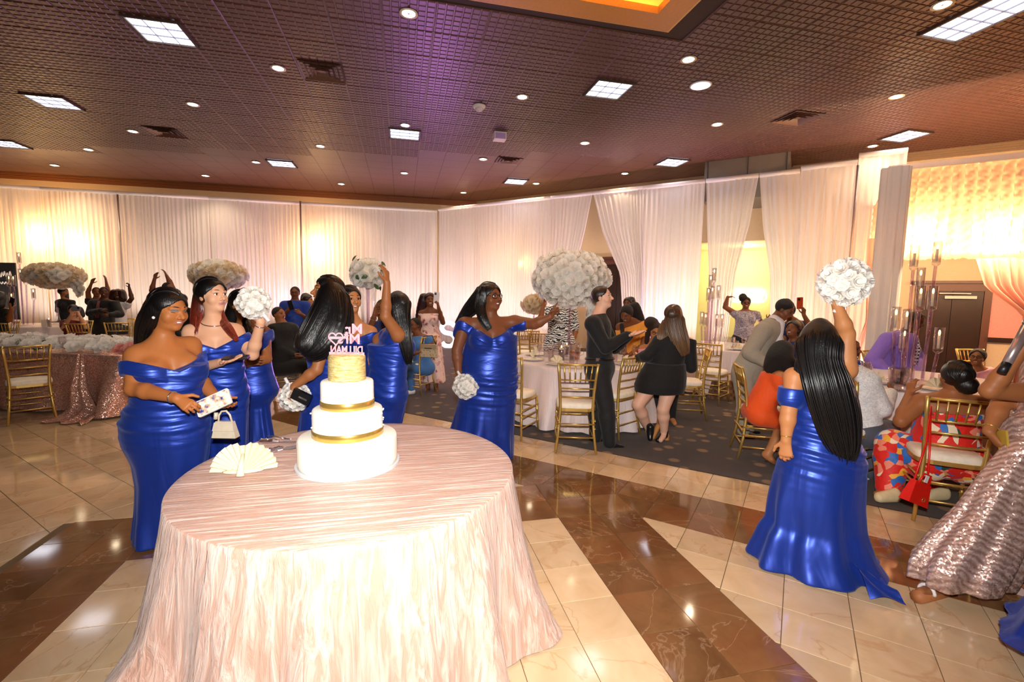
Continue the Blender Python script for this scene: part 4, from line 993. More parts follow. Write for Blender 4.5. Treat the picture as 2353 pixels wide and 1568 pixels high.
q = at(2062, 900, 4.35); pitcher((q[0], q[1], zt_), 'frosted pitcher below the crystal candle stand'); q = at(1676, 790, 7.6); pitcher((q[0], q[1], zt_), 'clear pitcher on the background candle table')
def tea_candle(p, lab):
    r_ = thing('floating_candle', lab, 'candle', p); MB().lathe([(.0, 0), (.04, 0), (.04, .18), (.037, .18), (.036, .01), (0, .01)], seg=16).obj('cylinder_vase', m_glass, r_, True)
    MB().lathe([(0, .14), (.03, .14), (.034, .165), (0, .165)], seg=14).obj('candle', m_candle, r_, True); MB().ell((0, 0, .18), (.007, .007, .016), 8, 6).obj('flame', m_flame, r_, True)
for (x, y), lab in (((1290, 828), 'floating candle in a cylinder vase, left one on the set table'), ((1302, 820), 'floating candle in a cylinder vase, right one on the set table')):
    q = fl(x, y, zt_); tea_candle((q[0], q[1], zt_), lab)
for dx, lab in ((.0, 'card'),):
    q = at(105, 740, 10.2); r_ = tag(MB().box((0, 0, .07), (.16, .02, .14)).obj('table_number', m_menu, None, loc=(q[0], q[1], zt_)), 'small white table card on the far left table', 'card')
q = at(113, 745, 10.0); tea_candle((q[0], q[1], zt_), 'candle flame burning on the far left table')
# items on the head table
for (s_, d), lab in (((.95, .1), 'wine glass at the front edge of the head table'), ((2.35, .1), 'glass at the left end of the head table')):
    P_ = hp(s_, d); put_on('wine_glass', gm, P_[0], P_[1], .768, lab, 'glass', 'glasses on the head table', 0, 1.1)

NTH = ['leftmost', 'second from left', 'third from left', 'fourth from left', 'fifth from left', 'sixth from left', 'seventh from left']
for grp, L_ in ORD.items():
    L_.sort(key=lambda q: q[0]); n = len(L_)
    for i, (_, o) in enumerate(L_): o['label'] = ('rightmost ' if i == n - 1 else NTH[i] + ' ') + o['label'].replace('stemmed ', '').replace('ivory ', '')
# ------------------------------------------------------------------ people: smooth implicit bodies meshed with surface nets
def V3(*a): return np.array(a, float)
def unit(v): v = np.array(v, float); return v / (np.linalg.norm(v) + 1e-9)
class Prim:
    def __init__(s, fn, lo, hi, k=.02, tagname=''): s.fn, s.lo, s.hi, s.k, s.tag, s.cut = fn, np.array(lo, float), np.array(hi, float), k, tagname, False
def rc(a, b, r1, r2, k=.02, tg=''):
    a, b = V3(*a), V3(*b); m = max(r1, r2); ab = b - a; L2 = float(ab @ ab) + 1e-9
    def fn(x, y, z, inf):
        px, py, pz = x - a[0], y - a[1], z - a[2]
        t_ = np.clip((px * ab[0] + py * ab[1] + pz * ab[2]) / L2, 0, 1)
        return np.sqrt((px - t_ * ab[0]) ** 2 + (py - t_ * ab[1]) ** 2 + (pz - t_ * ab[2]) ** 2) - (r1 + (r2 - r1) * t_) - inf
    return Prim(fn, np.minimum(a, b) - m, np.maximum(a, b) + m, k, tg)
def el(c, r, ax=None, k=.02, tg=''):
    c = V3(*c); r = V3(*r); A = np.eye(3) if ax is None else np.array([unit(q) for q in ax])
    ext = np.abs(A.T) @ r
    def fn(x, y, z, inf):
        p0, p1, p2 = x - c[0], y - c[1], z - c[2]; q = r + inf; k0 = 0; k1 = 0
        for i in range(3):
            u_ = (p0 * A[i, 0] + p1 * A[i, 1] + p2 * A[i, 2]); k0 = k0 + (u_ / q[i]) ** 2; k1 = k1 + (u_ / q[i] ** 2) ** 2
        k0 = np.sqrt(k0); return k0 * (k0 - 1) / (np.sqrt(k1) + 1e-6)
    return Prim(fn, c - ext, c + ext, k, tg)
def ec(a, b, side, w1, w2, d1, d2, k=.03, tg=''):
    a, b = V3(*a), V3(*b); ab = b - a; L_ = np.linalg.norm(ab) + 1e-9; t0 = ab / L_
    s_ = unit(np.array(side) - t0 * (np.array(side) @ t0)); n_ = np.cross(t0, s_); m = max(w1, w2, d1, d2)
    def fn(x, y, z, inf):
        px, py, pz = x - a[0], y - a[1], z - a[2]
        ax_ = px * t0[0] + py * t0[1] + pz * t0[2]; t_ = np.clip(ax_ / L_, 0, 1); over = ax_ - t_ * L_
        os = px * s_[0] + py * s_[1] + pz * s_[2]; on = px * n_[0] + py * n_[1] + pz * n_[2]
        w = w1 + (w2 - w1) * t_ + inf; d = d1 + (d2 - d1) * t_ + inf; mn = np.minimum(w, d)
        q = np.sqrt((os / w) ** 2 + (on / d) ** 2 + (over / mn) ** 2); g = np.sqrt((os / w ** 2) ** 2 + (on / d ** 2) ** 2 + (over / mn ** 2) ** 2)
        return q * (q - 1) / (g + 1e-6)
    return Prim(fn, np.minimum(a, b) - m, np.maximum(a, b) + m, k, tg)
def loft(rows, side, front, fold=None, k=.04, tg=''):
    """rows: (z, cx, cy, a, b) sorted upward"""
    rows = sorted(rows); Z = np.array([r[0] for r in rows]); R_ = np.array([r[1:] for r in rows]); s_, f_ = unit(side), unit(front)
    zz = np.linspace(Z[0], Z[-1], 160); T_ = np.array([np.interp(zz, Z, R_[:, i]) for i in range(4)])
    ker = np.hanning(13); ker /= ker.sum(); Tp = np.array([np.convolve(np.pad(q, 6, mode='edge'), ker, 'valid') for q in T_])
    mx_ = max(R_[:, 2].max(), R_[:, 3].max()) + .08
    def fn(x, y, z, inf):
        zc = np.clip(z, Z[0], Z[-1]); cx, cy, a, b = (np.interp(zc, zz, Tp[i]).astype(np.float32) for i in range(4))
        px, py = x - cx, y - cy; os = px * s_[0] + py * s_[1]; on = px * f_[0] + py * f_[1]; a = a + inf; b = b + inf
        q = np.sqrt((os / a) ** 2 + (on / b) ** 2); rr = np.sqrt(os ** 2 + on ** 2) + 1e-6
        d = (q - 1) * rr / (q + 1e-6)
        if fold is not None: d = d - fold(np.arctan2(on / b, os / a), zc)
        return np.maximum(d, np.maximum(Z[0] - z, z - Z[-1]))
    lo = V3(R_[:, 0].min() - mx_, R_[:, 1].min() - mx_, Z[0]); hi = V3(R_[:, 0].max() + mx_, R_[:, 1].max() + mx_, Z[-1])
    return Prim(fn, lo, hi, k, tg)
def smin(a, b, k):
    h = np.clip(.5 + .5 * (b - a) / k, 0, 1); return b * (1 - h) + a * h - k * h * (1 - h)
def nets(D, o, h):
    ins = D < 0; nx, ny, nz = D.shape
    c = ins[:-1, :-1, :-1].astype(np.int8)
    for dx in (0, 1):
        for dy in (0, 1):
            for dz in (0, 1):
                if dx + dy + dz: c += ins[dx:nx - 1 + dx, dy:ny - 1 + dy, dz:nz - 1 + dz]
    act = np.argwhere((c > 0) & (c < 8))
    if len(act) == 0: return np.zeros((0, 3)), np.zeros((0, 4), int)
    idx = np.full(c.shape, -1, np.int32); idx[act[:, 0], act[:, 1], act[:, 2]] = np.arange(len(act))
    P = np.zeros((len(act), 3)); W_ = np.zeros(len(act)); cr = [(i, j, k) for i in (0, 1) for j in (0, 1) for k in (0, 1)]
    val = {q: D[act[:, 0] + q[0], act[:, 1] + q[1], act[:, 2] + q[2]].astype(float) for q in cr}
    for q in cr:
        for ax in range(3):
            if q[ax] == 0:
                r = list(q); r[ax] = 1; r = tuple(r); a, b = val[q], val[r]; m = (a < 0) != (b < 0)
                t_ = a[m] / (a[m] - b[m]); pt = np.tile(np.array(q, float), (m.sum(), 1)); pt[:, ax] += t_; P[m] += pt; W_[m] += 1
    P = (P / W_[:, None] + act) * h + o
    Fs = []
    for ax in range(3):
        a = ins.take(range(D.shape[ax] - 1), ax); b = ins.take(range(1, D.shape[ax]), ax); e = np.argwhere(a != b)
        u_, v_ = (ax + 1) % 3, (ax + 2) % 3
        e = e[(e[:, u_] > 0) & (e[:, v_] > 0) & (e[:, u_] < D.shape[u_] - 1) & (e[:, v_] < D.shape[v_] - 1)]
        q = []
        for du, dv in ((-1, -1), (0, -1), (0, 0), (-1, 0)):
            g = e.copy(); g[:, u_] += du; g[:, v_] += dv; q.append(idx[g[:, 0], g[:, 1], g[:, 2]])
        q = np.stack(q, 1); flip = ~a[e[:, 0], e[:, 1], e[:, 2]]; q[flip] = q[flip][:, ::-1]; Fs.append(q)
    Fq = np.concatenate(Fs); Fq = Fq[(Fq >= 0).all(1)]
    return P, Fq
def field(layers, h):
    """layers: list of (prims, inflate, clip or None); union of all"""
    lo = np.min([p.lo - i - .03 for L_, i, c in layers for p in L_], 0); hi = np.max([p.hi + i + .03 for L_, i, c in layers for p in L_], 0)
    n = np.ceil((hi - lo) / h).astype(int) + 2; ax = [(lo[i] + h * np.arange(n[i])).astype(np.float32) for i in range(3)]
    X, Y, Z = ax[0][:, None, None], ax[1][None, :, None], ax[2][None, None, :]; tot = None
    for prims, inf, clip in layers:
        D = np.full(n, 1., np.float32)
        for p in prims:
            m = inf + p.k + 3 * h; a = np.maximum(((p.lo - m - lo) / h).astype(int), 0); b = np.minimum(((p.hi + m - lo) / h).astype(int) + 2, n)
            sl = tuple(slice(a[i], b[i]) for i in range(3)); d = p.fn(X[sl[0]], Y[:, sl[1]], Z[:, :, sl[2]], inf).astype(np.float32)
            D[sl] = -smin(-D[sl], d, p.k) if p.cut else smin(D[sl], d, p.k)
        if clip is not None: D = np.maximum(D, clip(X, Y, Z).astype(np.float32))
        tot = D if tot is None else np.minimum(tot, D)
    return nets(tot, lo, h)
def imesh(name, layers, h, mat, parent, base, paint=None, more=None):
    P, Fq = field(layers, h)
    if more is not None:
        P2, F2 = field(*more); Fq = np.concatenate([Fq, F2 + len(P)]); P = np.concatenate([P, P2])
    me_ = bpy.data.meshes.new(name); Q = P - base
    me_.vertices.add(len(Q)); me_.vertices.foreach_set('co', Q.astype(np.float32).ravel())
    me_.loops.add(Fq.size); me_.loops.foreach_set('vertex_index', Fq.astype(np.int32).ravel())
    me_.polygons.add(len(Fq)); me_.polygons.foreach_set('loop_start', np.arange(0, Fq.size, 4, dtype=np.int32)); me_.polygons.foreach_set('loop_total', np.full(len(Fq), 4, np.int32))
    me_.update(calc_edges=True); me_.polygons.foreach_set('use_smooth', np.ones(len(Fq), bool)); me_.materials.append(mat)
    if paint is not None:
        col = paint(P); at_ = me_.color_attributes.new('Col', 'FLOAT_COLOR', 'POINT'); at_.data.foreach_set('color', np.concatenate([col, np.ones((len(P), 1))], 1).astype(np.float32).ravel())
    return link(name, me_, parent)
# materials for people
t = NT('skin'); at_ = t.n('ShaderNodeAttribute', attribute_name='Col'); nz = t.noise(t.coord(), 60., 3.)
t.p(Base_Color=at_.outputs['Color'], Roughness=.5, Subsurface_Weight=.06, Specular_IOR_Level=.32); t.b.inputs['Subsurface Radius'].default_value = (.01, .004, .002); t.bump(nz, .05, .002); m_skin = t.m
t = NT('hair'); at_ = t.n('ShaderNodeAttribute', attribute_name='Col'); nz = t.noise(t.coord((70., 70., 3.)), 2., 3., .6); nz2 = t.noise(t.coord((160., 160., 6.)), 2., 2., .5)
t.p(Base_Color=t.mix(nz, at_.outputs['Color'], (.0, .0, .0)), Roughness=.34, Specular_IOR_Level=.6); mm_ = t.n('ShaderNodeMath', operation='ADD'); t.l(nz, mm_.inputs[0]); t.l(nz2, mm_.inputs[1]); t.bump(mm_.outputs[0], .3, .008); m_hair = t.m
t = NT('hair_strand'); at_ = t.n('ShaderNodeAttribute', attribute_name='Col'); t.p(Base_Color=at_.outputs['Color'], Roughness=.33, Specular_IOR_Level=.55); m_strand = t.m
t = NT('curly_hair'); at_ = t.n('ShaderNodeAttribute', attribute_name='Col'); nz = t.noise(t.coord(), 90., 3., .7); t.p(Base_Color=at_.outputs['Color'], Roughness=.6); t.bump(nz, 1., .02); m_curl = t.m
t = NT('royal_blue_satin'); nz = t.noise(t.coord((2.2, 2.2, 10.)), 1.3, 2., .5, 1.); nv = t.noise(t.coord((7., 7., .9)), 1.2, 2., .5, .6); nz2 = t.noise(t.coord((2., 2., 2.)), 2., 2.)
tc = t.n('ShaderNodeTexCoord'); sx_ = t.n('ShaderNodeSeparateXYZ'); t.l(tc.outputs['Object'], sx_.inputs[0]); zr = t.n('ShaderNodeMapRange', i_1=.62, i_2=.82); t.l(sx_.outputs[2], zr.inputs[0])
t.p(Base_Color=t.mix(nz2, (.010, .038, .31), (.016, .055, .41)), Roughness=.38, Specular_IOR_Level=.6, Sheen_Weight=.2, Sheen_Tint=(.25, .4, 1., 1), Metallic=.5); t.bump(t.mix(zr.outputs[0], nv, nz), .3, .045); m_satin = t.m
def fabric(name, c, rough=.8, c2=None, kind=None, sc=20., bump=.15):
    if name in MATS: return MATS[name]
    t = NT(name); v = t.coord()
    nz = t.noise(v, sc, 3., .6); col = t.mix(nz, tuple(x * .85 for x in c), c)
    if kind == 'zebra':
        w = t.n('ShaderNodeTexWave', i_Scale=9., i_Distortion=9., wave_type='BANDS', bands_direction='Z'); w.inputs['Detail Scale'].default_value = 1.6; t.l(v, w.inputs['Vector']); col = t.mix(t.ramp(w.outputs[0], [(.42, (0, 0, 0)), (.5, (1, 1, 1))]), c2, c)
    elif kind == 'floral':
        vo = t.n('ShaderNodeTexVoronoi', i_Scale=sc); t.l(v, vo.inputs['Vector']); n2 = t.noise(v, sc * .5, 3.)
        cc = t.ramp(vo.outputs['Color'], [(.0, c), (.45, c), (.5, c2[0]), (.62, c2[1]), (.75, c), (.85, c2[2])], 'CONSTANT'); col = t.mix(t.ramp(n2, [(.42, (0, 0, 0)), (.6, (1, 1, 1))]), c, cc)
    elif kind == 'spots':
        vo = t.n('ShaderNodeTexVoronoi', i_Scale=sc); t.l(v, vo.inputs['Vector']); col = t.mix(t.ramp(vo.outputs['Distance'], [(.2, (1, 1, 1)), (.3, (0, 0, 0))]), c, c2)
    elif kind == 'plaid':
        a = t.n('ShaderNodeTexChecker', i_Scale=sc); t.l(v, a.inputs[0]); col = t.mix(a.outputs[1], c, c2)
    elif kind == 'paisley':
        n2 = t.noise(v, sc, 5., .7, 2.); col = t.mix(t.ramp(n2, [(.45, (0, 0, 0)), (.5, (1, 1, 1)), (.55, (0, 0, 0))]), c, c2)
    elif kind == 'tropic':
        wp = t.n('ShaderNodeTexNoise', i_Scale=3.); t.l(v, wp.inputs['Vector']); vm = t.n('ShaderNodeVectorMath', operation='MULTIPLY_ADD'); vm.inputs[1].default_value = (.25, .25, .25); t.l(wp.outputs[1], vm.inputs[0]); t.l(v, vm.inputs[2])
        vo = t.n('ShaderNodeTexVoronoi', i_Scale=sc); t.l(vm.outputs[0], vo.inputs['Vector']); sv = t.n('ShaderNodeSeparateColor'); t.l(vo.outputs['Color'], sv.inputs[0])
        col = t.ramp(sv.outputs[0], [(0., c), (.42, hexc('#2a6cc0')), (.56, hexc('#f0e0c0')), (.66, hexc('#f08a70')), (.78, c), (.86, hexc('#1f4a3a')), (.94, hexc('#f2b03c'))], 'CONSTANT')
    big = t.noise(t.coord((1, 1, .6)), 7., 3., .5, .6); ad_ = t.n('ShaderNodeMath', operation='MULTIPLY_ADD', i_1=6.); t.l(big, ad_.inputs[0]); t.l(nz, ad_.inputs[2])
    t.p(Base_Color=col, Roughness=rough, Sheen_Weight=.1); t.bump(ad_.outputs[0], bump * 1.6, .012); MATS[name] = t.m; return t.m
m_shoe = M('black_leather', (.008, .008, .009), .3); m_eye = M('sclera', (.8, .78, .74), .2); m_iris = M('iris', (.02, .01, .006), .15); m_teeth = M('teeth', hexc('#f2efe8'), .3)
SK = dict(deep=hexc('#5b3420'), dark=hexc('#7a482c'), brown=hexc('#9a6038'), caramel=hexc('#b06c3a'), tan=hexc('#b87a4c'), light=hexc('#d9a482'), fair=hexc('#e2b095'))
BLK = (.006, .005, .005)
HANDP = dict(relax=(.35, .4, .42, .45), flat=(.08, .08, .1, .12), grip=(1.15, 1.2, 1.2, 1.2), point=(.03, 1.35, 1.4, 1.4), curl=(.7, .75, .8, .85), claw=(.45, .5, .55, .6))
def hand_prims(w, d, n, thumb, pose='relax', s_=1., spread=.0):
    d = unit(d); n = unit(np.array(n) - d * (np.array(n) @ d)); x = np.cross(d, n) * thumb; out = []
    out.append(ec(w + d * .005, w + d * .085 * s_, x, .026 * s_, .038 * s_, .019 * s_, .013 * s_, .012, 'hand'))
    cs = HANDP[pose]
    for i, (off, L_, r_) in enumerate(((.029, .074, .0088), (.010, .083, .009), (-.010, .077, .0086), (-.028, .06, .0076))):
        p = w + d * (.082 - .006 * abs(i - 1)) * s_ + x * off * s_; th = cs[i] * .55; dd = unit(d + x * spread * (1.2 - i * .8))
        for j, g in enumerate((.46, .30, .24)):
            v_ = math.cos(th) * dd + math.sin(th) * n; q = p + v_ * L_ * g * s_; out.append(rc(p, q, r_ * s_ * (1 - .1 * j), r_ * s_ * (.92 - .12 * j), .004, 'hand')); p = q; th += cs[i]
    p = w + d * .022 * s_ + x * .026 * s_; v_ = unit(d * .62 + x * .75 + n * (.25 + .5 * (cs[1] > .9)))
    q = p + v_ * .042 * s_; out.append(rc(p, q, .0125 * s_, .0105 * s_, .01, 'hand')); v2 = unit(d * .9 + x * (.35 - .6 * (cs[1] > .9)) + n * (.3 + .6 * (cs[1] > .9))); out.append(rc(q, q + v2 * .032 * s_, .0100 * s_, .0082 * s_, .004, 'hand'))
    return out
def head_frame(yaw, pitch=0., roll=0.):
    """yaw 0 = facing the camera, +90 = facing image right, 180 = away"""
    a = math.radians(yaw); p = math.radians(pitch); f = (-HD * math.cos(a) + LAT * math.sin(a)) * math.cos(p) + V3(0, 0, 1) * math.sin(p)
    s_ = unit(np.cross(f, V3(0, 0, 1))) * -1; u_ = unit(np.cross(s_, f)); u_ = u_ if u_[2] > 0 else -u_
    if roll: r = math.radians(roll); s_, u_ = s_ * math.cos(r) + u_ * math.sin(r), u_ * math.cos(r) - s_ * math.sin(r)
    return f, s_, u_
def head_prims(c, fr, s_=1., fat=1., face=True, sockets=False, mouth=False):
    f, s, u_ = fr; L_ = lambda a, b, d: c + (s * a + f * b + u_ * d) * s_
    A = (s, f, u_); o = []
    o.append(el(L_(0, -.012, .028), V3(.074, .094, .086) * s_, A, .03, 'head')); o.append(el(L_(0, .022, -.03), V3(.060 * fat, .066, .082) * s_, A, .03, 'head'))
    o.append(el(L_(0, .028, -.082), V3(.040 * fat, .045, .028) * s_, A, .025, 'head'))
    for q in (-1, 1):
        o.append(el(L_(q * .040 * fat, .052, -.026), V3(.026, .026, .028) * s_, A, .02, 'head')); o.append(el(L_(q * .074, -.008, -.006), V3(.009, .018, .030) * s_, A, .008, 'head'))
    if face:
        o.append(rc(L_(0, .080, .014), L_(0, .104, -.021), .0085 * s_, .0125 * s_, .012, 'head'))
        for q in (-1, 1):
            o.append(el(L_(q * .0125, .090, -.026), V3(.0095, .010, .0085) * s_, A, .006, 'head')); o.append(rc(L_(q * .014, .080, .028), L_(q * .046, .066, .026), .009 * s_, .008 * s_, .014, 'head'))
        o.append(rc(L_(-.024, .073, -.0515), L_(-.004, .086, -.0465), .0055 * s_, .0075 * s_, .006, 'head')); o.append(rc(L_(.004, .086, -.0465), L_(.024, .073, -.0515), .0075 * s_, .0055 * s_, .006, 'head'))
        o.append(rc(L_(-.017, .076, -.0605), L_(.017, .076, -.0605), .0075 * s_, .0075 * s_, .006, 'head')); o.append(el(L_(0, .066, -.088), V3(.022, .018, .018) * s_, A, .015, 'head'))
        if mouth: e_ = el(L_(0, .092, -.0535), V3(.019, .016, .0052) * s_, A, .003, 'head'); e_.cut = True; o.append(e_)
        if sockets:
            for q in (-1, 1): e_ = el(L_(q * .031, .089, .009), V3(.0165, .020, .0092) * s_, A, .006, 'head'); e_.cut = True; o.append(e_)
    return o
def person(D, J, label, skin='brown', build=1., fem=True, head=None, hs=1., hands=None, garments=(), hair=None, h=.006, torso='full', fat=1., smile=False, brow=True, eyes=True, lips=None, face=True, extra=None, name='person', group=None, makeup=None, bust=1., base=None, neckr=1., closed=False, spots=(), look=0.):
    """J: joints as (px, py, depth offset) in the person's own depth plane"""
    P = {k: at(v[0], v[1], D + (v[2] if len(v) > 2 else 0)) for k, v in J.items()}
    b = build
    sh = P['shL'] - P['shR'] if 'shL' in P and 'shR' in P else LAT; side = unit(sh); upv = unit(P['neck'] - P['pel']); front = unit(np.cross(side, upv))
    bs = at(base[0], base[1], D) if base is not None else P['pel'].copy(); bs = V3(bs[0], bs[1], 0.)
    root = thing(name, label, 'person', tuple(bs), 0, group)
    hd0 = tuple(head or (0, 0, 0)); hf = head_frame(hd0[0] - math.degrees(math.atan((J['head'][0] - 1176.5) / F)), *hd0[1:]); sk = np.array(SK[skin] if isinstance(skin, str) else skin)
    seg = {}; auto = False
    if torso != 'bust' and 'knL' not in P and 'knR' not in P:
        auto = True; fh = unit(V3(front[0], front[1], 0)); sh_ = unit(V3(side[0], side[1], 0)); pz = float(P['pel'][2])
        for q, g in (('L', 1), ('R', -1)):
            if pz > .72: k_ = P['pel'] + sh_ * g * .09 * b; k_ = V3(k_[0], k_[1], pz * .52); a_ = V3(k_[0], k_[1], .09)
            else: k_ = P['pel'] + sh_ * g * .11 * b + fh * .42; k_ = V3(k_[0], k_[1], max(.5, pz)); a_ = V3(k_[0], k_[1], .09)
            P['kn' + q] = k_; P['an' + q] = a_; P['to' + q] = V3(a_[0], a_[1], .035) + fh * .13
        if pz <= .72: chair_c(float(bs[0]), float(bs[1]), fh[0], fh[1], 'gold chiavari chair seating the ' + ' '.join(label.split()[1:10]))
    ts = .94 if fem else 1.06
    seg['head'] = head_prims(P['head'], hf, hs, fat, face, eyes and not closed, smile and eyes)
    jaw = P['head'] - hf[2] * .075 * hs - hf[0] * .01
    seg['neck'] = [rc(jaw, P['neck'] + upv * .01, .047 * neckr * (1 if fem else 1.2), .054 * neckr * (1 if fem else 1.2) * b ** .5, .03, 'neck')]
    ch = P['neck'] - upv * .11; wst = P['neck'] * .36 + P['pel'] * .64
    T_ = []
    for q in ('shL', 'shR'):
        if q in P: T_.append(rc(P['neck'] + upv * .0, P[q], .045 * b ** .5, .05 * b ** .6, .04, 'torso'))
    T_.append(ec(ch, wst, side, .145 * ts * b, .125 * ts * b, .092 * b, .088 * b, .05, 'torso')); T_.append(ec(wst, P['pel'], side, .128 * ts * b, .158 * b, .092 * b, .112 * b, .05, 'torso'))
    if fem:
        for q in (-1, 1): T_.append(el(ch + front * .062 * b + side * q * .068 * b - upv * .055, V3(.066, .062, .068) * b * bust, (side, front, upv), .03, 'torso'))
    if b > 1.15: T_.append(el(P['neck'] * .3 + P['pel'] * .7 + front * .05, V3(.13, .1, .13) * b, (side, front, upv), .05, 'torso'))
    seg['torso'] = T_
    for q in 'LR':
        if 'sh' + q in P and 'el' + q in P:
            seg['uarm' + q] = [rc(P['sh' + q], P['el' + q], .050 * b ** .75 * (1 if fem else 1.12), .039 * b ** .7 * (1 if fem else 1.12), .03, 'arm')]
            if 'wr' + q in P:
                mid = P['el' + q] * .7 + P['wr' + q] * .3
                seg['farm' + q] = [rc(P['el' + q], mid, .037 * b ** .7, .038 * b ** .65, .015, 'arm'), rc(mid, P['wr' + q], .038 * b ** .65, .0255 * b ** .35, .02, 'arm')]
                hd_ = (hands or {}).get(q, ('relax', None, None)); hp_ = hd_[0]
                if hp_:
                    d_ = unit(P['wr' + q] - P['el' + q]) if hd_[1] is None else unit(LAT * hd_[1][0] - HD * hd_[1][1] + V3(0, 0, 1) * hd_[1][2])
                    n_ = (side * (-1 if q == 'L' else 1) + front * .3) if hd_[2] is None else (LAT * hd_[2][0] - HD * hd_[2][1] + V3(0, 0, 1) * hd_[2][2])
                    seg['hand' + q] = hand_prims(P['wr' + q], d_, n_, -1 if q == 'L' else 1, hp_, (1. if fem else 1.12) * (hd_[3] if len(hd_) > 3 else 1.))
        if 'kn' + q in P:
            hip = P['pel'] + side * (.085 if q == 'L' else -.085) * b - upv * .03
            if 'hip' + q in P: hip = P['hip' + q]
            seg['thigh' + q] = [rc(hip, P['kn' + q], .088 * b ** .9, .056 * b ** .8, .04, 'leg')]
            if 'an' + q in P:
                m2 = P['kn' + q] * .68 + P['an' + q] * .32; seg['calf' + q] = [rc(P['kn' + q], m2, .054 * b ** .8, .056 * b ** .8, .02, 'leg'), rc(m2, P['an' + q], .055 * b ** .8, .035 * b ** .4, .02, 'leg')]
                if 'to' + q in P:
                    dirt = unit(P['to' + q] - P['an' + q]); seg['foot' + q] = [rc(P['an' + q] - V3(0, 0, .02), P['to' + q], .036, .026, .02, 'foot'), rc(P['an' + q] - V3(0, 0, .03) - dirt * .03, P['an' + q], .034, .034, .02, 'foot')]
    ctx = dict(P=P, seg=seg, side=side, up=upv, front=front, root=root, base=bs, b=b, D=D, hf=hf, hs=hs, ch=ch, wst=wst, h=h)
    # skin
    use = []; huse = []
    for k_, v_ in seg.items():
        if k_ == 'torso' and torso == 'none': continue
        (huse if (k_ == 'head' and h < .0075) else use).extend(v_[:6] if (k_ == 'torso' and torso == 'bust') else v_)
    if huse: huse += seg['neck']
    f, s, u_ = hf; c = P['head']; lipc = np.array(lips) if lips is not None else sk * np.array([.75, .45, .45])
    def paint(Q):
        col = np.tile(sk, (len(Q), 1)); q = (Q - c) / hs; a, bb, d = q @ s, q @ f, q @ u_
        if face:
            fm = (bb > .03)
            def blend(m, cc): col[m] = np.array(cc)
            blend(fm & ((a / .027) ** 2 + ((d + .0535) / (.0125 - .003 * np.abs(a) / .027)) ** 2 < 1) & (bb > .066), lipc)
            if makeup is not None: blend(fm & (((np.abs(a) - .032) / .018) ** 2 + ((d - .0165) / .0075) ** 2 < 1) & (bb > .05), np.array(makeup))
            if not eyes:
                blend(fm & (np.abs(np.abs(a) - .031) < .019) & (np.abs(d - .031) < .004) & (bb > .045), sk * .25); blend(fm & (np.abs(np.abs(a) - .031) < .014) & (np.abs(d - .010) < .0055) & (bb > .05), (.03, .02, .015))
            if smile and not eyes: blend(fm & (np.abs(a) < .018) & (np.abs(d + .0535) < .0045) & (bb > .07), (.75, .72, .68))
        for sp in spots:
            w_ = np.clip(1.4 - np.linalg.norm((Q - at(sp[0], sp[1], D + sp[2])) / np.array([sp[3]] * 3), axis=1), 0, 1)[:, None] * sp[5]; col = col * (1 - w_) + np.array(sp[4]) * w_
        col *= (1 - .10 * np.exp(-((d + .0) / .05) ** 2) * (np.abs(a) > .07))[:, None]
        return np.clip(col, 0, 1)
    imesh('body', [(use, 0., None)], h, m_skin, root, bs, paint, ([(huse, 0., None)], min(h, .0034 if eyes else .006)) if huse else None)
    if face and eyes:
        Lc = lambda a_, b_, d_: c + (s * a_ + f * b_ + u_ * d_) * hs - bs
        m_l = M('lash', (.006, .005, .005), .5)
        for q in (-1, 1):
            if not closed:
                o = MB().ell((0, 0, 0), (.0135 * hs,) * 3, 16, 14).me('eye', m_eye, True); o.materials.append(m_iris)
                for pl in o.polygons:
                    if pl.center.z > .0112 * hs: pl.material_index = 1
                e_ = link('eye', o, root, tuple(Lc(q * .031, .0665, .009))); e_.rotation_mode = 'QUATERNION'; e_.rotation_quaternion = Vector(tuple(f - u_ * .04 + s * look)).to_track_quat('Z', 'Y')
            up = [Lc(q * .031 + .0165 * math.sin(x_), .0685 + .0115 * math.cos(x_) - .05 * abs(q * .031 + .0165 * math.sin(x_)) * 1.2 + .002, (.0165 if not closed else .0035) - (.006 if not closed else -.004) * (math.sin(x_)) ** 2) for x_ in np.radians(np.linspace(-80, 80, 9))]
            MB().tube(up, .0017 * hs, 5).obj('eyelash', m_l, root, True)
            bw = [Lc(q * (.013 + .038 * k_), .0865 - .024 * k_ ** 1.5, .0285 + .010 * math.sin(math.pi * (.12 + .75 * k_)) - .003 * k_) for k_ in np.linspace(0, 1, 8)]
            MB().tube(bw, [.0026 * hs, .0034 * hs, .0036 * hs, .0034 * hs, .003 * hs, .0024 * hs, .0018 * hs, .001 * hs], 6).obj('eyebrow', M('brow_%s' % ('d' if sum(sk) < 1 else 'l'), tuple(sk * .12), .7), root, True)
    if smile and eyes:
        tb = MB(); tb.ell((0, 0, 0), (.0185 * hs, .0075 * hs, .0062 * hs), 12, 6); o = tb.obj('teeth', m_teeth, root, True); o.location = tuple(c + (f * .0795 - u_ * .0535) * hs - bs); o.rotation_euler = Matrix((tuple(s), tuple(f), tuple(u_))).transposed().to_euler()
    for g in list(garments) + ([pants(f_black, .02)] if auto else []): g['fn'](ctx)
    if hair: hair(ctx)
    if extra: extra(ctx)
    return root
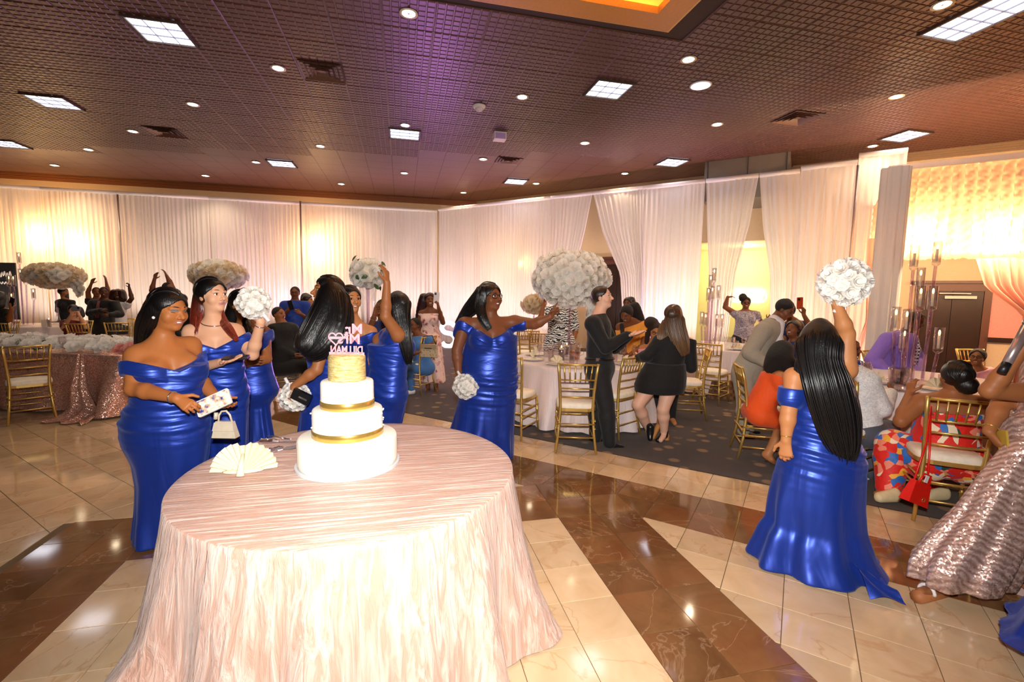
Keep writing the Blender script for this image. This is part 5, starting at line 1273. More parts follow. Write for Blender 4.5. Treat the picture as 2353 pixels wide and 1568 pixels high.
# ---- clothing
def zrow(x, z, D):
    y0, y1 = 700., 1500.
    for _ in range(30):
        ym = (y0 + y1) / 2
        if at(x, ym, D)[2] > z: y0 = ym
        else: y1 = ym
    return at(x, (y0 + y1) / 2, D)
def rows_from_px(rows, D, base, ratio=.72):
    out = []
    for r in rows:
        y, xl, xr = r[:3]; dd = r[3] if len(r) > 3 else 0.; rt = r[4] if len(r) > 4 else ratio
        if isinstance(y, str): z = float(y); a, b = zrow(xl, z, D + dd), zrow(xr, z, D + dd)
        else: a, b = at(xl, y, D + dd), at(xr, y, D + dd)
        c = (a + b) / 2; w = np.linalg.norm((b - a)[:2]) / 2; out.append((float(c[2]), float(c[0]), float(c[1]), float(w), float(w * rt)))
    return out
def folds(n, amp, z_top, z_bot, seed, ruche=None):
    rng = random.Random(seed); ph = [rng.uniform(0, 6.28) for _ in range(5)]
    def fn(th, z):
        k = np.clip((z_top - z) / (z_top - z_bot + 1e-6), 0, 1); r = amp * k ** 1.3 * (np.sin(n * th + ph[0] + 1.2 * np.sin(2 * th + ph[1])) + .5 * np.sin((n * 1.7) // 1 * th + ph[2] + 2 * k) + .3 * np.sin((n // 2) * th + ph[3]))
        if ruche is not None:
            zc, zw, ra = ruche; w = np.exp(-((z - zc) / zw) ** 2); r = r + w * ra * (np.sin(75 * z + 2.2 * np.cos(th + ph[4]) + 3 * np.sin(2 * th)) + .6 * np.sin(130 * z + 3 * np.sin(th + 1.)))
        return r.astype(np.float32)
    return fn
def gown(rows, ratio=.72, nk_front=.02, nk_back=.03, vee=.55, band=True, seed=0, n=9, amp=.018, ruche=.006, sleeve=.42, straps=None, mat=None, name='gown', hide=('torso',), bandh=.085, facing=None, inf=.012):
    def fn(c):
        P, side, up_, fr = c['P'], c['side'], c['up'], c['front']; R_ = rows_from_px(rows, c['D'], c['base'], ratio); zt = max(r[0] for r in R_); zb = min(r[0] for r in R_)
        org = c['ch'] - up_ * .05
        hz = unit(V3(fr[0], fr[1], 0)); sz = unit(V3(side[0], side[1], 0))
        if facing == 'cam': hz, sz = -HD, LAT
        sk_ = loft(R_, LAT, -HD, folds(n, amp, P['pel'][2], zb, seed, (P['pel'][2] + .1, .17, ruche)), .05)
        def nl(X, Y, Z):
            a = (X - org[0]) * side[0] + (Y - org[1]) * side[1] + (Z - org[2]) * side[2]; f_ = (X - org[0]) * fr[0] + (Y - org[1]) * fr[1] + (Z - org[2]) * fr[2]; d = (X - org[0]) * up_[0] + (Y - org[1]) * up_[1] + (Z - org[2]) * up_[2]
            w = np.clip(.5 + f_ / .12, 0, 1); line = w * (nk_front + vee * np.abs(a)) + (1 - w) * (nk_back + .12 * np.abs(a)); return d, line, a
        body = [p for p in c['seg']['torso'][2:]]
        L_ = [(body + [sk_], inf, lambda X, Y, Z: (lambda q: q[0] - q[1])(nl(X, Y, Z)))]
        if band:
            arms = []
            for q in 'LR':
                if 'uarm' + q in c['seg']: a = P['sh' + q]; e = a + (P['el' + q] - a) * sleeve; arms.append(rc(a, e, .052 * c['b'] ** .75, .047 * c['b'] ** .75, .05))
            L_.append((body + arms, inf + .010, lambda X, Y, Z: (lambda q: np.maximum(q[0] - q[1] - .004, q[1] - bandh - q[0]))(nl(X, Y, Z))))
        if straps: L_ += straps(c)
        imesh(name, L_, c['h'] + .001, mat or m_satin, c['root'], c['base'])
    return dict(fn=fn, hide=hide)
def garment(name, mat, segs, inf=.012, sleeve=None, extra=None, clip=None, rows=None, ratio=.7, fold=None, hide=(), kk=None, legcut=None):
    def fn(c):
        pr = []
        for s_ in segs:
            if s_ in ('uarmL', 'uarmR') and sleeve is not None and sleeve < 1:
                q = s_[-1]; a = c['P']['sh' + q]; e = a + (c['P']['el' + q] - a) * sleeve; pr.append(rc(a, e, .053 * c['b'] ** .75, .046 * c['b'] ** .75, .03))
            elif s_ in c['seg']: pr += c['seg'][s_]
        if rows: pr.append(loft(rows_from_px(rows, c['D'], c['base'], ratio), LAT, -HD, fold, .05))
        if extra: pr += extra(c)
        imesh(name, [(pr, inf, clip(c) if clip else None)], max(c['h'], .007), mat, c['root'], c['base'])
    return dict(fn=fn, hide=hide)
def below(dz, jn='neck', tilt=0.):      # clip: keep what is below the joint
    def mk(c):
        o = c['P'][jn]; u_, f_ = c['up'], c['front']
        return lambda X, Y, Z: (X - o[0]) * (u_[0] + tilt * f_[0]) + (Y - o[1]) * (u_[1] + tilt * f_[1]) + (Z - o[2]) * (u_[2] + tilt * f_[2]) - dz
    return mk
def zabove(z0):
    return lambda c: (lambda X, Y, Z: z0 - Z + 0 * X + 0 * Y)
ALLT = ['torso', 'uarmL', 'uarmR']; ARMS = ['farmL', 'farmR']; LEGS = ['thighL', 'thighR', 'calfL', 'calfR']
# ---- hair
def hair_cap(c, t_=.014, line=.06, back=0.):
    f, s, u_ = c['hf']; k = c['hs']; o = c['P']['head']
    cap = [el(o + (f * (-.014) + u_ * .03) * k, V3(.076 + t_, .095 + t_, .086 + t_) * k, (s, f, u_), .02)]
    if back: cap.append(el(o + (f * -.05 - u_ * .05) * k, V3(.06 + t_, .05 + t_, .07) * k, (s, f, u_), .03))
    def clip(X, Y, Z):
        a = ((X - o[0]) * s[0] + (Y - o[1]) * s[1] + (Z - o[2]) * s[2]) / k; b = ((X - o[0]) * f[0] + (Y - o[1]) * f[1] + (Z - o[2]) * f[2]) / k; d = ((X - o[0]) * u_[0] + (Y - o[1]) * u_[1] + (Z - o[2]) * u_[2]) / k
        g = 1 - np.sqrt((a / (.080 - .25 * np.clip(d - .02, 0, .05))) ** 2 + ((d + .03) / (.045 + line)) ** 2); return (np.minimum(g * .07, (b - .012) * .6) * k).astype(np.float32)
    return cap, clip
def crom(P, m):
    P = np.array(P, float); n = len(P); Q = np.vstack([2 * P[0] - P[1], P, 2 * P[-1] - P[-2]]); out = []
    for t_ in np.linspace(0, n - 1 - 1e-6, m):
        i = int(t_); u_ = t_ - i; p0, p1, p2, p3 = Q[i], Q[i + 1], Q[i + 2], Q[i + 3]
        out.append(.5 * ((2 * p1) + (-p0 + p2) * u_ + (2 * p0 - 5 * p1 + 4 * p2 - p3) * u_ ** 2 + (-p0 + 3 * p1 - 3 * p2 + p3) * u_ ** 3))
    return np.array(out)
def strand_mesh(paths, rad, seg=4):
    """paths: (n, m, 3)"""
    A = np.array(paths); n, m, _ = A.shape; T_ = np.gradient(A, axis=1); T_ /= np.linalg.norm(T_, axis=2, keepdims=True) + 1e-9
    ref = np.array([.31, .87, .39]); S1 = np.cross(T_, ref); S1 /= np.linalg.norm(S1, axis=2, keepdims=True) + 1e-9; S2 = np.cross(T_, S1)
    k = np.linspace(0, 1, m); rr = rad * np.minimum(1, (1 - k) * 4 + .15)
    V = np.stack([A + (S1 * math.cos(a) + S2 * math.sin(a)) * rr[None, :, None] for a in np.linspace(0, 2 * math.pi, seg, endpoint=False)], 2).reshape(-1, 3)
    i, j, q = np.meshgrid(np.arange(n), np.arange(m - 1), np.arange(seg), indexing='ij'); b0 = (i * m + j) * seg; q2 = (q + 1) % seg
    return V, np.stack([b0 + q, b0 + q2, b0 + seg + q2, b0 + seg + q], 3).reshape(-1, 4)
def raw_mesh(name, P, Fq, mat, parent, base, paint):
    me_ = bpy.data.meshes.new(name); Q = P - base; me_.vertices.add(len(Q)); me_.vertices.foreach_set('co', Q.astype(np.float32).ravel())
    me_.loops.add(Fq.size); me_.loops.foreach_set('vertex_index', Fq.astype(np.int32).ravel()); me_.polygons.add(len(Fq)); me_.polygons.foreach_set('loop_start', np.arange(0, Fq.size, 4, dtype=np.int32)); me_.polygons.foreach_set('loop_total', np.full(len(Fq), 4, np.int32))
    me_.update(calc_edges=True); me_.polygons.foreach_set('use_smooth', np.ones(len(Fq), bool)); me_.materials.append(mat)
    col = paint(P); at_ = me_.color_attributes.new('Col', 'FLOAT_COLOR', 'POINT'); at_.data.foreach_set('color', np.concatenate([col, np.ones((len(P), 1))], 1).astype(np.float32).ravel())
    return link(name, me_, parent)
def hair(color, locks=(), t_=.014, line=.06, color2=None, split=None, mat=None, name='hair', h=None, back=0., strands=0, part=True, wave=0., sw=.0042, capn=260):
    def fn(c):
        cap, clip = hair_cap(c, t_, line, back); L_ = [(cap, 0., clip)]; pr = []; SP = []; rng = np.random.default_rng(5)
        for lk in locks:
            lk = list(lk) if len(lk) > 1 else [lk[0], (lk[0][0] + 2, lk[0][1] + 3) + tuple(lk[0][2:])]
            pts = np.array([np.concatenate([at(q[0], q[1], c['D'] + q[2]), [q[3], q[4] if len(q) > 4 else .5]]) for q in lk]); m = max(8, 3 * len(lk)); R_ = crom(pts, m)
            shr = .86 if strands else 1.
            for i in range(m - 1): pr.append(ec(R_[i, :3], R_[i + 1, :3], LAT, R_[i, 3] * shr, R_[i + 1, 3] * shr, R_[i, 3] * R_[i, 4] * shr, R_[i + 1, 3] * R_[i + 1, 4] * shr, .03))
            if strands:
                R_ = crom(pts, 18); Tn = np.gradient(R_[:, :3], axis=0); Tn /= np.linalg.norm(Tn, axis=1, keepdims=True); s1 = LAT[None] - Tn * (Tn @ LAT)[:, None]; s1 /= np.linalg.norm(s1, axis=1, keepdims=True); s2 = np.cross(Tn, s1)
                tp_ = np.minimum(1, .3 + np.linspace(0, 5, 18))
                for q in range(strands):
                    ph = rng.uniform(0, 2 * math.pi); ro = rng.uniform(.80, 1.06) * tp_; L0 = rng.uniform(.86, 1.04); w = wave * np.sin(np.linspace(0, 14, 18) + rng.uniform(0, 6)) + rng.normal(0, .004) * np.linspace(0, 1, 18)
                    path = R_[:, :3] + s1 * (R_[:, 3] * ro * math.cos(ph) + w)[:, None] + s2 * (R_[:, 3] * R_[:, 4] * ro * math.sin(ph) + w)[:, None]
                    SP.append(path[0] + (path - path[0]) * L0 if L0 > 1 else path)
        if strands and part:
            f, s, u_ = c['hf']; k = c['hs']; o = c['P']['head'] + (f * -.014 + u_ * .03) * k; A, B, C_ = .076 + t_ + .001, .095 + t_ + .001, .086 + t_ + .001
            for q in range(capn):
                b0 = rng.uniform(-.106, .078); sg = 1 if q % 2 else -1; tm = rng.uniform(1.5, 1.95) if b0 < .03 else rng.uniform(1.15, 1.35); th = np.linspace(.03, tm, 18); bb = b0 - (.025 + 1.05 * max(0, b0 - .0)) * th ** 1.15; bb = np.maximum(bb, -.100 + .004 * rng.random()); g = np.sqrt(np.clip(1 - (bb / B) ** 2, .02, 1)); j_ = 1 + rng.normal(0, .008)
                SP.append(o + (s[None] * (sg * A * np.sin(th) * g * j_)[:, None] + u_[None] * (C_ * np.cos(th) * g * j_)[:, None] + f[None] * bb[:, None]) * k)
        if pr: L_.append((pr, 0., None))
        c1 = np.array(color); c2 = np.array(color2 if color2 is not None else color)
        def paint(Q):
            if split is None: return np.tile(c1, (len(Q), 1))
            z0, z1 = split; k = np.clip((z0 - Q[:, 2]) / (z0 - z1), 0, 1)[:, None]; return c1 * (1 - k) + c2 * k
        o_ = imesh(name, L_, h or max(c['h'], .006), mat or m_hair, c['root'], c['base'], paint)
        if SP:
            V, Fq = strand_mesh(SP, sw); tag(raw_mesh('hair_strands', V, Fq, m_strand, c['root'], c['base'], paint), kind='stuff')
    return fn
def shoes(c, pts, mat=None, heel=0., name='shoe'):
    for a, b in pts:
        A, B = at(a[0], a[1], c['D'] + a[2]), at(b[0], b[1], c['D'] + b[2]); imesh(name, [([rc(A, B, .042, .034, .02), rc(A + V3(0, 0, .03), A, .036, .04, .02)], 0., lambda X, Y, Z: .002 - Z + 0 * X + 0 * Y)], .008, mat or m_shoe, c['root'], c['base'])
# ================================================================== the bridesmaids
def bracelet(c, q, color=None, r_=.031):
    P = c['P']; w, e = P['wr' + q], P['el' + q]; d = unit(w - e); p = w - d * .025; a = unit(np.cross(d, V3(0, 0, 1) if abs(d[2]) < .9 else V3(1, 0, 0))); b = np.cross(d, a)
    MB().tube([p + (a * math.cos(t_) + b * math.sin(t_)) * r_ - c['base'] for t_ in np.linspace(0, 2 * math.pi, 20)], .004, 6, False).obj('bracelet', color or m_rib, c['root'], True)
def necklace(c, mat, dz=.0, r_=.075, pend=False):
    P = c['P']; o = P['neck'] + c['up'] * (.015 + dz); s, f, u_ = c['side'], c['front'], c['up']
    pts = [o + s * r_ * math.cos(t_) + f * (r_ * .85 * math.sin(t_) + .012) - u_ * (.028 * max(0, math.sin(t_)) - .0) + u_ * .02 * max(0, -math.sin(t_)) - c['base'] for t_ in np.linspace(0, 2 * math.pi, 28)]
    MB().tube(pts, .0035, 6, False).obj('necklace', mat, c['root'], True)
    if pend: MB().ell(o + f * (r_ * .85 + .018) - u_ * .05 - c['base'], (.008, .008, .011), 10, 6).obj('pendant', m_teeth, c['root'], True)
def earring(c, sgn, mat, r_=.008, drop=.042):
    f, s, u_ = c['hf']; MB().ell(c['P']['head'] + (s * sgn * .084 - u_ * drop - f * .003) * c['hs'] - c['base'], (r_,) * 3, 10, 6).obj('earring', mat, c['root'], True)
# woman with glasses, pointing (centre)
def x7(c):
    bracelet(c, 'R', r_=.037); necklace(c, m_steel, .0, .085, True); f, s, u_ = c['hf']; k = c['hs']; o = c['P']['head']
    fr_ = MB()
    for q in (-1, 1): fr_.tube([o + (s * (q * .033 + .025 * math.cos(a) * (1 + .1 * math.sin(a) ** 2)) + f * (.092 - .012 * abs(math.cos(a) + q) * .5) + u_ * (.008 + .020 * math.sin(a))) * k - c['base'] for a in np.linspace(0, 2 * math.pi, 24)], .003 * k, 6, False)
    fr_.tube([o + (s * -.009 + f * .096 + u_ * .014) * k - c['base'], o + (s * .009 + f * .096 + u_ * .014) * k - c['base']], .003 * k, 6)
    for q in (-1, 1): fr_.tube([o + (s * q * .058 + f * .085 + u_ * .012) * k - c['base'], o + (s * q * .079 + f * .0 + u_ * .012) * k - c['base']], .0025 * k, 6)
    fr_.obj('glasses_frame', M('black_plastic', (.01, .008, .008), .25), c['root'], True)
W7 = person(4.45, dict(head=(1127, 684, 0), neck=(1128, 742, 0), shL=(1183, 741, .06), shR=(1068, 745, -.05), elL=(1228, 745, -.06), wrL=(1264, 729, -.12), elR=(1050, 805, -.06), wrR=(1054, 862, -.10), pel=(1120, 905, 0)),
    'person in royal blue off-shoulder gown and black glasses, pointing ahead', 'dark', 1.45, head=(46, 3), look=.2, hs=1.13, fat=1.22, smile=True, lips=hexc('#7a3a38'), h=.0058, torso='bust', neckr=1.15, bust=1.05,
    hands=dict(L=('point', (.55, -.1, .8), (.3, .6, -.3)), R=('grip', (.1, .1, -1), (.6, -.4, 0))), base=(1118, 905),
    garments=[gown([(770, 1078, 1187), (800, 1068, 1186), (830, 1061, 1186), (868, 1060, 1187), (900, 1061, 1184), (940, 1052, 1181), (985, 1040, 1178), ('.25', 1034, 1177), ('.01', 1048, 1176)], .62, .02, .03, .55, seed=7, n=8, amp=.02, ruche=.008, hide=())],
    hair=hair(BLK, [[(1122, 665, .03, .095, .9), (1106, 685, .05, .085, .8), (1076, 715, .1, .06), (1050, 745, .12, .02)], [(1116, 664, -.05, .06), (1104, 700, -.08, .045), (1110, 730, -.14, .035), (1125, 755, -.17, .02, .4)]], strands=190), extra=x7)
# woman at the left looking down, phone and bag
def x1(c):
    bracelet(c, 'R', m_steel); necklace(c, m_rib); earring(c, 1 * -1, m_teeth, .009)
    P = c['P']
W1 = person(2.86, dict(head=(388, 713, 0), neck=(372, 790, 0), shL=(437, 796, .14), shR=(315, 818, -.10), elL=(452, 868, .10), wrL=(500, 918, -.02), elR=(308, 893, -.20), wrR=(405, 915, -.28), pel=(388, 958, 0)),
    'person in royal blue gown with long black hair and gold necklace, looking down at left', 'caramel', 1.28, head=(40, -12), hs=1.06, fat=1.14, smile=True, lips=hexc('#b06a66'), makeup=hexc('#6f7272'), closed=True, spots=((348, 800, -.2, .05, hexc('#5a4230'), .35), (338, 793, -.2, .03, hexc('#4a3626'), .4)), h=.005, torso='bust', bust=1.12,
    hands=dict(R=('curl', (.9, .15, -.45), (.2, -.5, -.6)), L=('claw', (.8, .3, -.35), (-.2, .2, 1.))), base=(388, 958),
    garments=[gown([(838, 345, 466), (870, 340, 464), (905, 326, 458), (940, 300, 464), (968, 292, 469), (1010, 296, 470), (1058, 318, 466), (1105, 324, 452), (1180, 322, 438), ('.14', 320, 440), ('.01', 318, 452)], .78, .0, .03, .42, seed=1, n=7, amp=.014, ruche=.007, hide=())],
    hair=hair(BLK, [[(384, 695, .03, .085, .9), (366, 712, .03, .085, .8), (350, 745, .05, .08, .7), (336, 778, .09, .065, .6), (324, 806, .1, .03)], [(372, 690, -.05, .05, .5), (352, 718, -.06, .055), (336, 752, -.02, .055), (322, 800, .06, .03)]], strands=190), extra=x1)
# woman with red-tipped hair raising a bouquet
def x2(c): bracelet(c, 'L', m_steel, .028); necklace(c, m_steel)
W2 = person(3.2, dict(head=(488, 680, 0), neck=(492, 745, 0), shL=(541, 762, .08), shR=(440, 764, -.05), elL=(580, 815, -.02), wrL=(599, 741, -.10), elR=(432, 852, -.08), wrR=(508, 833, -.22), pel=(508, 902, 0)),
    'person in royal blue gown with red-tipped hair holding up a white bouquet', 'light', 1.02, head=(38, 2), look=.3, hs=1.0, lips=hexc('#c08078'), h=.005, torso='bust', bust=1.05,
    hands=dict(L=('grip', (.1, .1, 1.), (.5, .5, 0)), R=('flat', (.9, .1, .25), (-.1, .3, 1.))), base=(510, 902),
    garments=[gown([(800, 446, 552), (830, 458, 550), (858, 464, 551), (895, 464, 558), (925, 462, 563), (980, 466, 562), (1050, 474, 560), (1120, 472, 566), ('.01', 460, 590)], .74, -.005, .03, .5, seed=2, n=7, amp=.015, hide=())],
    hair=hair(BLK, [[(482, 662, .03, .08, .8), (466, 690, .03, .065, .7), (456, 720, .0, .05), (452, 748, -.05, .035), (450, 772, -.09, .012)], [(476, 680, .06, .07), (464, 725, .09, .06), (450, 770, .1, .03)], [(500, 690, .06, .03), (508, 730, .02, .024), (526, 757, -.07, .02), (544, 780, -.12, .008)]], strands=190, color2=hexc('#8a3322'), split=(1.56, 1.46)), extra=x2)
# woman behind with folded arms
W3 = person(4.0, dict(head=(557, 700, 0), neck=(565, 745, 0), shL=(606, 766, .05), shR=(540, 770, -.05), elL=(612, 825, -.05), wrL=(560, 838, -.22), elR=(530, 830, -.1), wrR=(570, 830, -.25), pel=(585, 898, 0)),
    'person in royal blue gown half hidden behind the raised bouquet', 'brown', 1.15, head=(35, 2), fat=1.1, smile=True, h=.007, torso='bust',
    base=(588, 898), garments=[gown([(800, 548, 610), (850, 556, 606), (900, 558, 613), (960, 560, 618), (1015, 560, 626), ('.01', 555, 640)], .75, .01, .03, .5, seed=3, hide=())],
    hair=hair(BLK, [[(554, 686, .03, .085, .8), (540, 710, .03, .07), (530, 735, .03, .055), (528, 768, .04, .03)], [(560, 725, -.02, .03), (575, 775, -.12, .03), (578, 815, -.16, .02)]], strands=70))
# woman flicking her long hair
W4 = person(3.45, dict(head=(752, 672, 0), neck=(762, 735, 0), shL=(748, 775, -.14), shR=(705, 770, .14), elL=(728, 850, -.20), wrL=(676, 888, -.22), pel=(752, 915, 0)),
    'person in royal blue gown flicking long black hair, seen from behind', 'brown', 1.02, head=(-78, 8), smile=True, h=.005, torso='bust',
    hands=dict(L=('grip', (-.35, .2, -.9), (.4, -.2, .3))), base=(750, 915),
    garments=[gown([(785, 692, 790), (830, 712, 792), (862, 716, 792), (900, 704, 796), (940, 698, 800), (985, 692, 800), (1060, 690, 800), ('.01', 672, 815)], .78, .03, .03, .3, seed=4, hide=())],
    hair=hair(BLK, [[(758, 662, .0, .095, .95), (768, 695, -.07, .105, .7), (765, 740, -.16, .115, .4), (745, 775, -.20, .115, .35), (722, 800, -.22, .08, .35), (695, 808, -.22, .03, .5)], [(752, 670, -.06, .07), (745, 700, -.12, .075), (725, 735, -.18, .07, .4), (702, 775, -.22, .06, .4), (685, 800, -.24, .03)], [(790, 690, -.05, .05), (795, 735, -.1, .05), (785, 770, -.15, .03)]], strands=190))
# woman behind, smiling
W5 = person(4.05, dict(head=(806, 690, 0), neck=(812, 742, 0), shL=(852, 764, 0), shR=(770, 764, 0), elL=(850, 830, 0), elR=(765, 830, 0), pel=(812, 885, 0)),
    'person in royal blue gown smiling between the two dancing bridesmaids', 'tan', 1.0, head=(25, 2), smile=True, h=.007, torso='bust',
    base=(810, 885), garments=[gown([(795, 775, 846), (850, 782, 840), (900, 776, 848), (980, 778, 846), ('.01', 770, 860)], .75, .01, .03, .4, seed=5, hide=())],
    hair=hair(BLK, [[(800, 682, .03, .08, .8), (790, 705, .03, .06), (788, 730, .03, .04), (785, 770, .03, .03)]], strands=70))
# woman with raised arm, back to camera
def wide_straps(c):
    P, up_, b = c['P'], c['up'], c['b']; L_ = [ec(c['ch'], P['neck'] - up_ * .055, c['side'], .135 * b, .10 * b, .092 * b, .07 * b, .03)]
    for q in 'LR': L_.append(rc(c['ch'] + (P['sh' + q] - c['ch']) * .35, P['neck'] * .42 + P['sh' + q] * .58 - up_ * .01, .07 * b, .05 * b, .03))
    return [(L_, .012, None)]
W6 = person(3.85, dict(head=(912, 706, 0), neck=(912, 752, 0), shL=(872, 782, .10), shR=(915, 770, -.14), elR=(886, 728, -.24), wrR=(889, 650, -.22), elL=(862, 840, .1), pel=(892, 902, 0)),
    'person in royal blue sleeveless gown with one arm raised, seen from behind', 'brown', 1.08, head=(-140, 5), h=.0055, face=False, torso='bust',
    hands=dict(R=('claw', (-.1, -.1, 1.), (-.8, -.3, -.2))), base=(890, 902),
    garments=[gown([(792, 848, 932), (830, 852, 926), (856, 854, 922), (885, 848, 930), (910, 844, 933), (945, 848, 926), (985, 854, 916), (1060, 852, 918), ('.01', 846, 928)], .85, .2, .2, .05, band=False, seed=6, hide=(), straps=wide_straps)],
    hair=hair(BLK, [[(914, 682, .03, .05, 1.), (914, 700, -.02, .1, .95), (918, 725, -.08, .08, .6), (926, 765, -.12, .06, .5), (934, 805, -.12, .045, .5), (938, 835, -.1, .02)]], line=.12, t_=.014, strands=180, part=False))
# woman on the right, back to camera, very long hair
def train(c):
    pts = []
    V = []; Fc = []; n = 14; m = 20; b0 = zrow(1930, .0, 2.58); b1 = zrow(2042, .0, 2.42)
    for j in range(m + 1):
        t_ = j / m; q = b0 * (1 - t_) + b1 * t_
        for i in range(n + 1):
            u_ = i / n - .5; w = .46 * (1 - .5 * t_); p = q + HD * u_ * w - LAT * .0; hgt = .012 + (.12 * (1 - t_) ** 2 + .025) * max(0, math.cos(u_ * math.pi)) + .018 * math.sin(u_ * 14 + t_ * 5) * (1 - .3 * t_) + .01
            V.append((p[0] - c['base'][0], p[1] - c['base'][1], max(.006, hgt)))
    for j in range(m):
        for i in range(n): a = j * (n + 1) + i; Fc.append((a, a + 1, a + n + 2, a + n + 1))
    link('train', mesh('train', V, Fc, m_satin, True), c['root']); bracelet(c, 'L', r_=.028)
W8 = person(2.72, dict(head=(1882, 796, 0), neck=(1888, 862, 0), shL=(1826, 868, -.02), shR=(1944, 850, .02), elL=(1812, 945, -.06), wrL=(1806, 1012, -.08), elR=(1946, 768, .02), wrR=(1922, 698, .0), pel=(1888, 1035, 0)),
    'person in royal blue gown with waist-long black hair, back to camera, bouquet raised', 'tan', 1.12, head=(178, 0), h=.005, face=False, torso='bust',
    hands=dict(L=('curl', (.0, .1, -1), (.6, -.6, 0)), R=('grip', (.0, .0, 1.), (0, -1, 0))), base=(1888, 1035),
    garments=[gown([(905, 1832, 1940), (940, 1830, 1944), (970, 1826, 1950), (1005, 1816, 1962), (1048, 1806, 1975), (1100, 1792, 1970), (1150, 1782, 1966), (1200, 1778, 1968), ('.20', 1764, 1974), ('.10', 1750, 1985), ('.01', 1736, 2010)], .80, .08, .075, .1, seed=8, n=7, amp=.024, ruche=.008, hide=(), bandh=.125, sleeve=.6)],
    hair=hair(BLK, [[(1884, 750, .03, .055, 1.), (1882, 785, -.03, .112, .95), (1886, 830, -.10, .115, .55), (1902, 880, -.16, .125, .42), (1918, 935, -.18, .12, .4), (1930, 985, -.18, .105, .4), (1940, 1030, -.17, .07, .4), (1938, 1065, -.15, .03, .4)], [(1850, 820, -.06, .05), (1842, 862, -.05, .035), (1838, 885, -.05, .012)]], line=.14, t_=.016, strands=300, part=False), extra=train)
# ================================================================== guests
f_black = fabric('black_cotton', (.004, .004, .005), .85); f_navyblk = fabric('black_trouser', (.006, .0065, .008), .8); f_suit = fabric('grey_suit', hexc('#a39c8c'), .8, sc=60.); f_darksuit = fabric('charcoal_suit', (.006, .0055, .0065), .8)
f_white = fabric('white_cotton', hexc('#e6e2e6'), .8); f_orange = fabric('orange_knit', hexc('#f0560e'), .75, sc=80.); f_purple = fabric('violet_shirt', hexc('#8b6bd0'), .7); f_yellow = fabric('mango_cotton', hexc('#f2a238'), .75)
f_blue = fabric('blue_polo', hexc('#12399a'), .8); f_maroon = fabric('maroon_jersey', hexc('#6a1218'), .75); f_pink = fabric('pink_blouse', hexc('#e79aa4'), .7); f_denim = fabric('denim', hexc('#4d7fc0'), .85, sc=70.)
f_zebra = fabric('brushstroke_print', hexc('#e9e9e4'), .75, (.02, .02, .02), 'zebra'); f_floral = fabric('blush_floral', hexc('#f0cfc6'), .75, [hexc('#a8505a'), hexc('#d99a98'), hexc('#8a6a50')], 'floral', 24.)
f_redflor = fabric('tropical_print', hexc('#dc2016'), .6, None, 'tropic', 21.); f_paisley = fabric('grey_paisley', hexc('#6c6a80'), .75, hexc('#c2bcc8'), 'paisley', 14.); f_wprint = fabric('white_floral_shirt', hexc('#e8e8e6'), .75, hexc('#b9bfc4'), 'paisley', 16.)
f_navy = fabric('navy_cotton', hexc('#1c2a5e'), .8); f_grey = fabric('grey_trousers', hexc('#4e525e'), .8); f_ltgrey = fabric('light_grey', hexc('#9a94a0'), .8); f_plaid = fabric('checked_tie', hexc('#2a2030'), .6, hexc('#d8d2dc'), 'plaid', 45.)
def top(mat, sleeve=1., long_=True, inf=.012, nk=-.005, tilt=-.25, name='top', ex=None): return garment(name, mat, ALLT + (ARMS if long_ else []), inf, None if long_ else sleeve, ex, below(nk, 'neck', tilt), hide=())
def pants(mat, inf=.014, name='trousers'): return garment(name, mat, LEGS, inf, extra=lambda c: [ec(c['wst'] * .35 + c['P']['pel'] * .65, c['P']['pel'], c['side'], .135 * c['b'], .155 * c['b'], .098 * c['b'], .112 * c['b'], .05)])
def shoe_px(*pts, mat=None): return lambda c: shoes(c, pts, mat)
def multi(*fs):
    def g(c):
        for f in fs: f(c)
    return g
short = dict(t_=.007, mat=m_curl, line=.075)
# man in black shirt and trousers
def belt(c):
    P = c['P']; o = c['wst'] * .42 + P['pel'] * .58; s, f = c['side'], c['front']; b = c['b']
    MB().tube([o + s * .158 * b * math.cos(a) + f * .125 * b * math.sin(a) - c['base'] for a in np.linspace(0, 2 * math.pi, 30)], .017, 6, False).obj('belt', m_shoe, c['root'], True)
    q = o + f * .14 * b - c['base']; MB().box((0, 0, 0), (.05, .02, .035)).obj('belt_buckle', m_steel, c['root'], loc=tuple(o - s * .16 * b + f * .03 - c['base']))
person(4.95, dict(head=(1384, 684, 0), neck=(1376, 728, 0), shR=(1362, 745, -.17), shL=(1384, 747, .17), elR=(1392, 800, -.22), wrR=(1440, 772, -.20), elL=(1412, 800, .16), wrL=(1445, 772, .02), pel=(1378, 842, 0), knR=(1392, 930, -.1), knL=(1372, 930, .10), anR=(1400, 1018, -.10), anL=(1368, 1008, .10)),
    'person in black shirt and black trousers standing with clasped hands', 'fair', 1.12, False, head=(78, 6), hs=1.03, h=.007, smile=False, hands=dict(R=('flat', (.8, .2, .25), (0, .1, 1.)), L=('flat', (.8, .2, .2), (0, .1, 1.))),
    garments=[top(f_black, inf=.022, nk=.03, tilt=-.1, name='shirt'), pants(f_navyblk, .03)], hair=hair(hexc('#3a2a22'), **dict(short, mat=m_hair)), extra=multi(shoe_px(((1400, 1026, -.1), (1428, 1030, -.1)), ((1366, 1015, .1), (1392, 1018, .1))), belt))
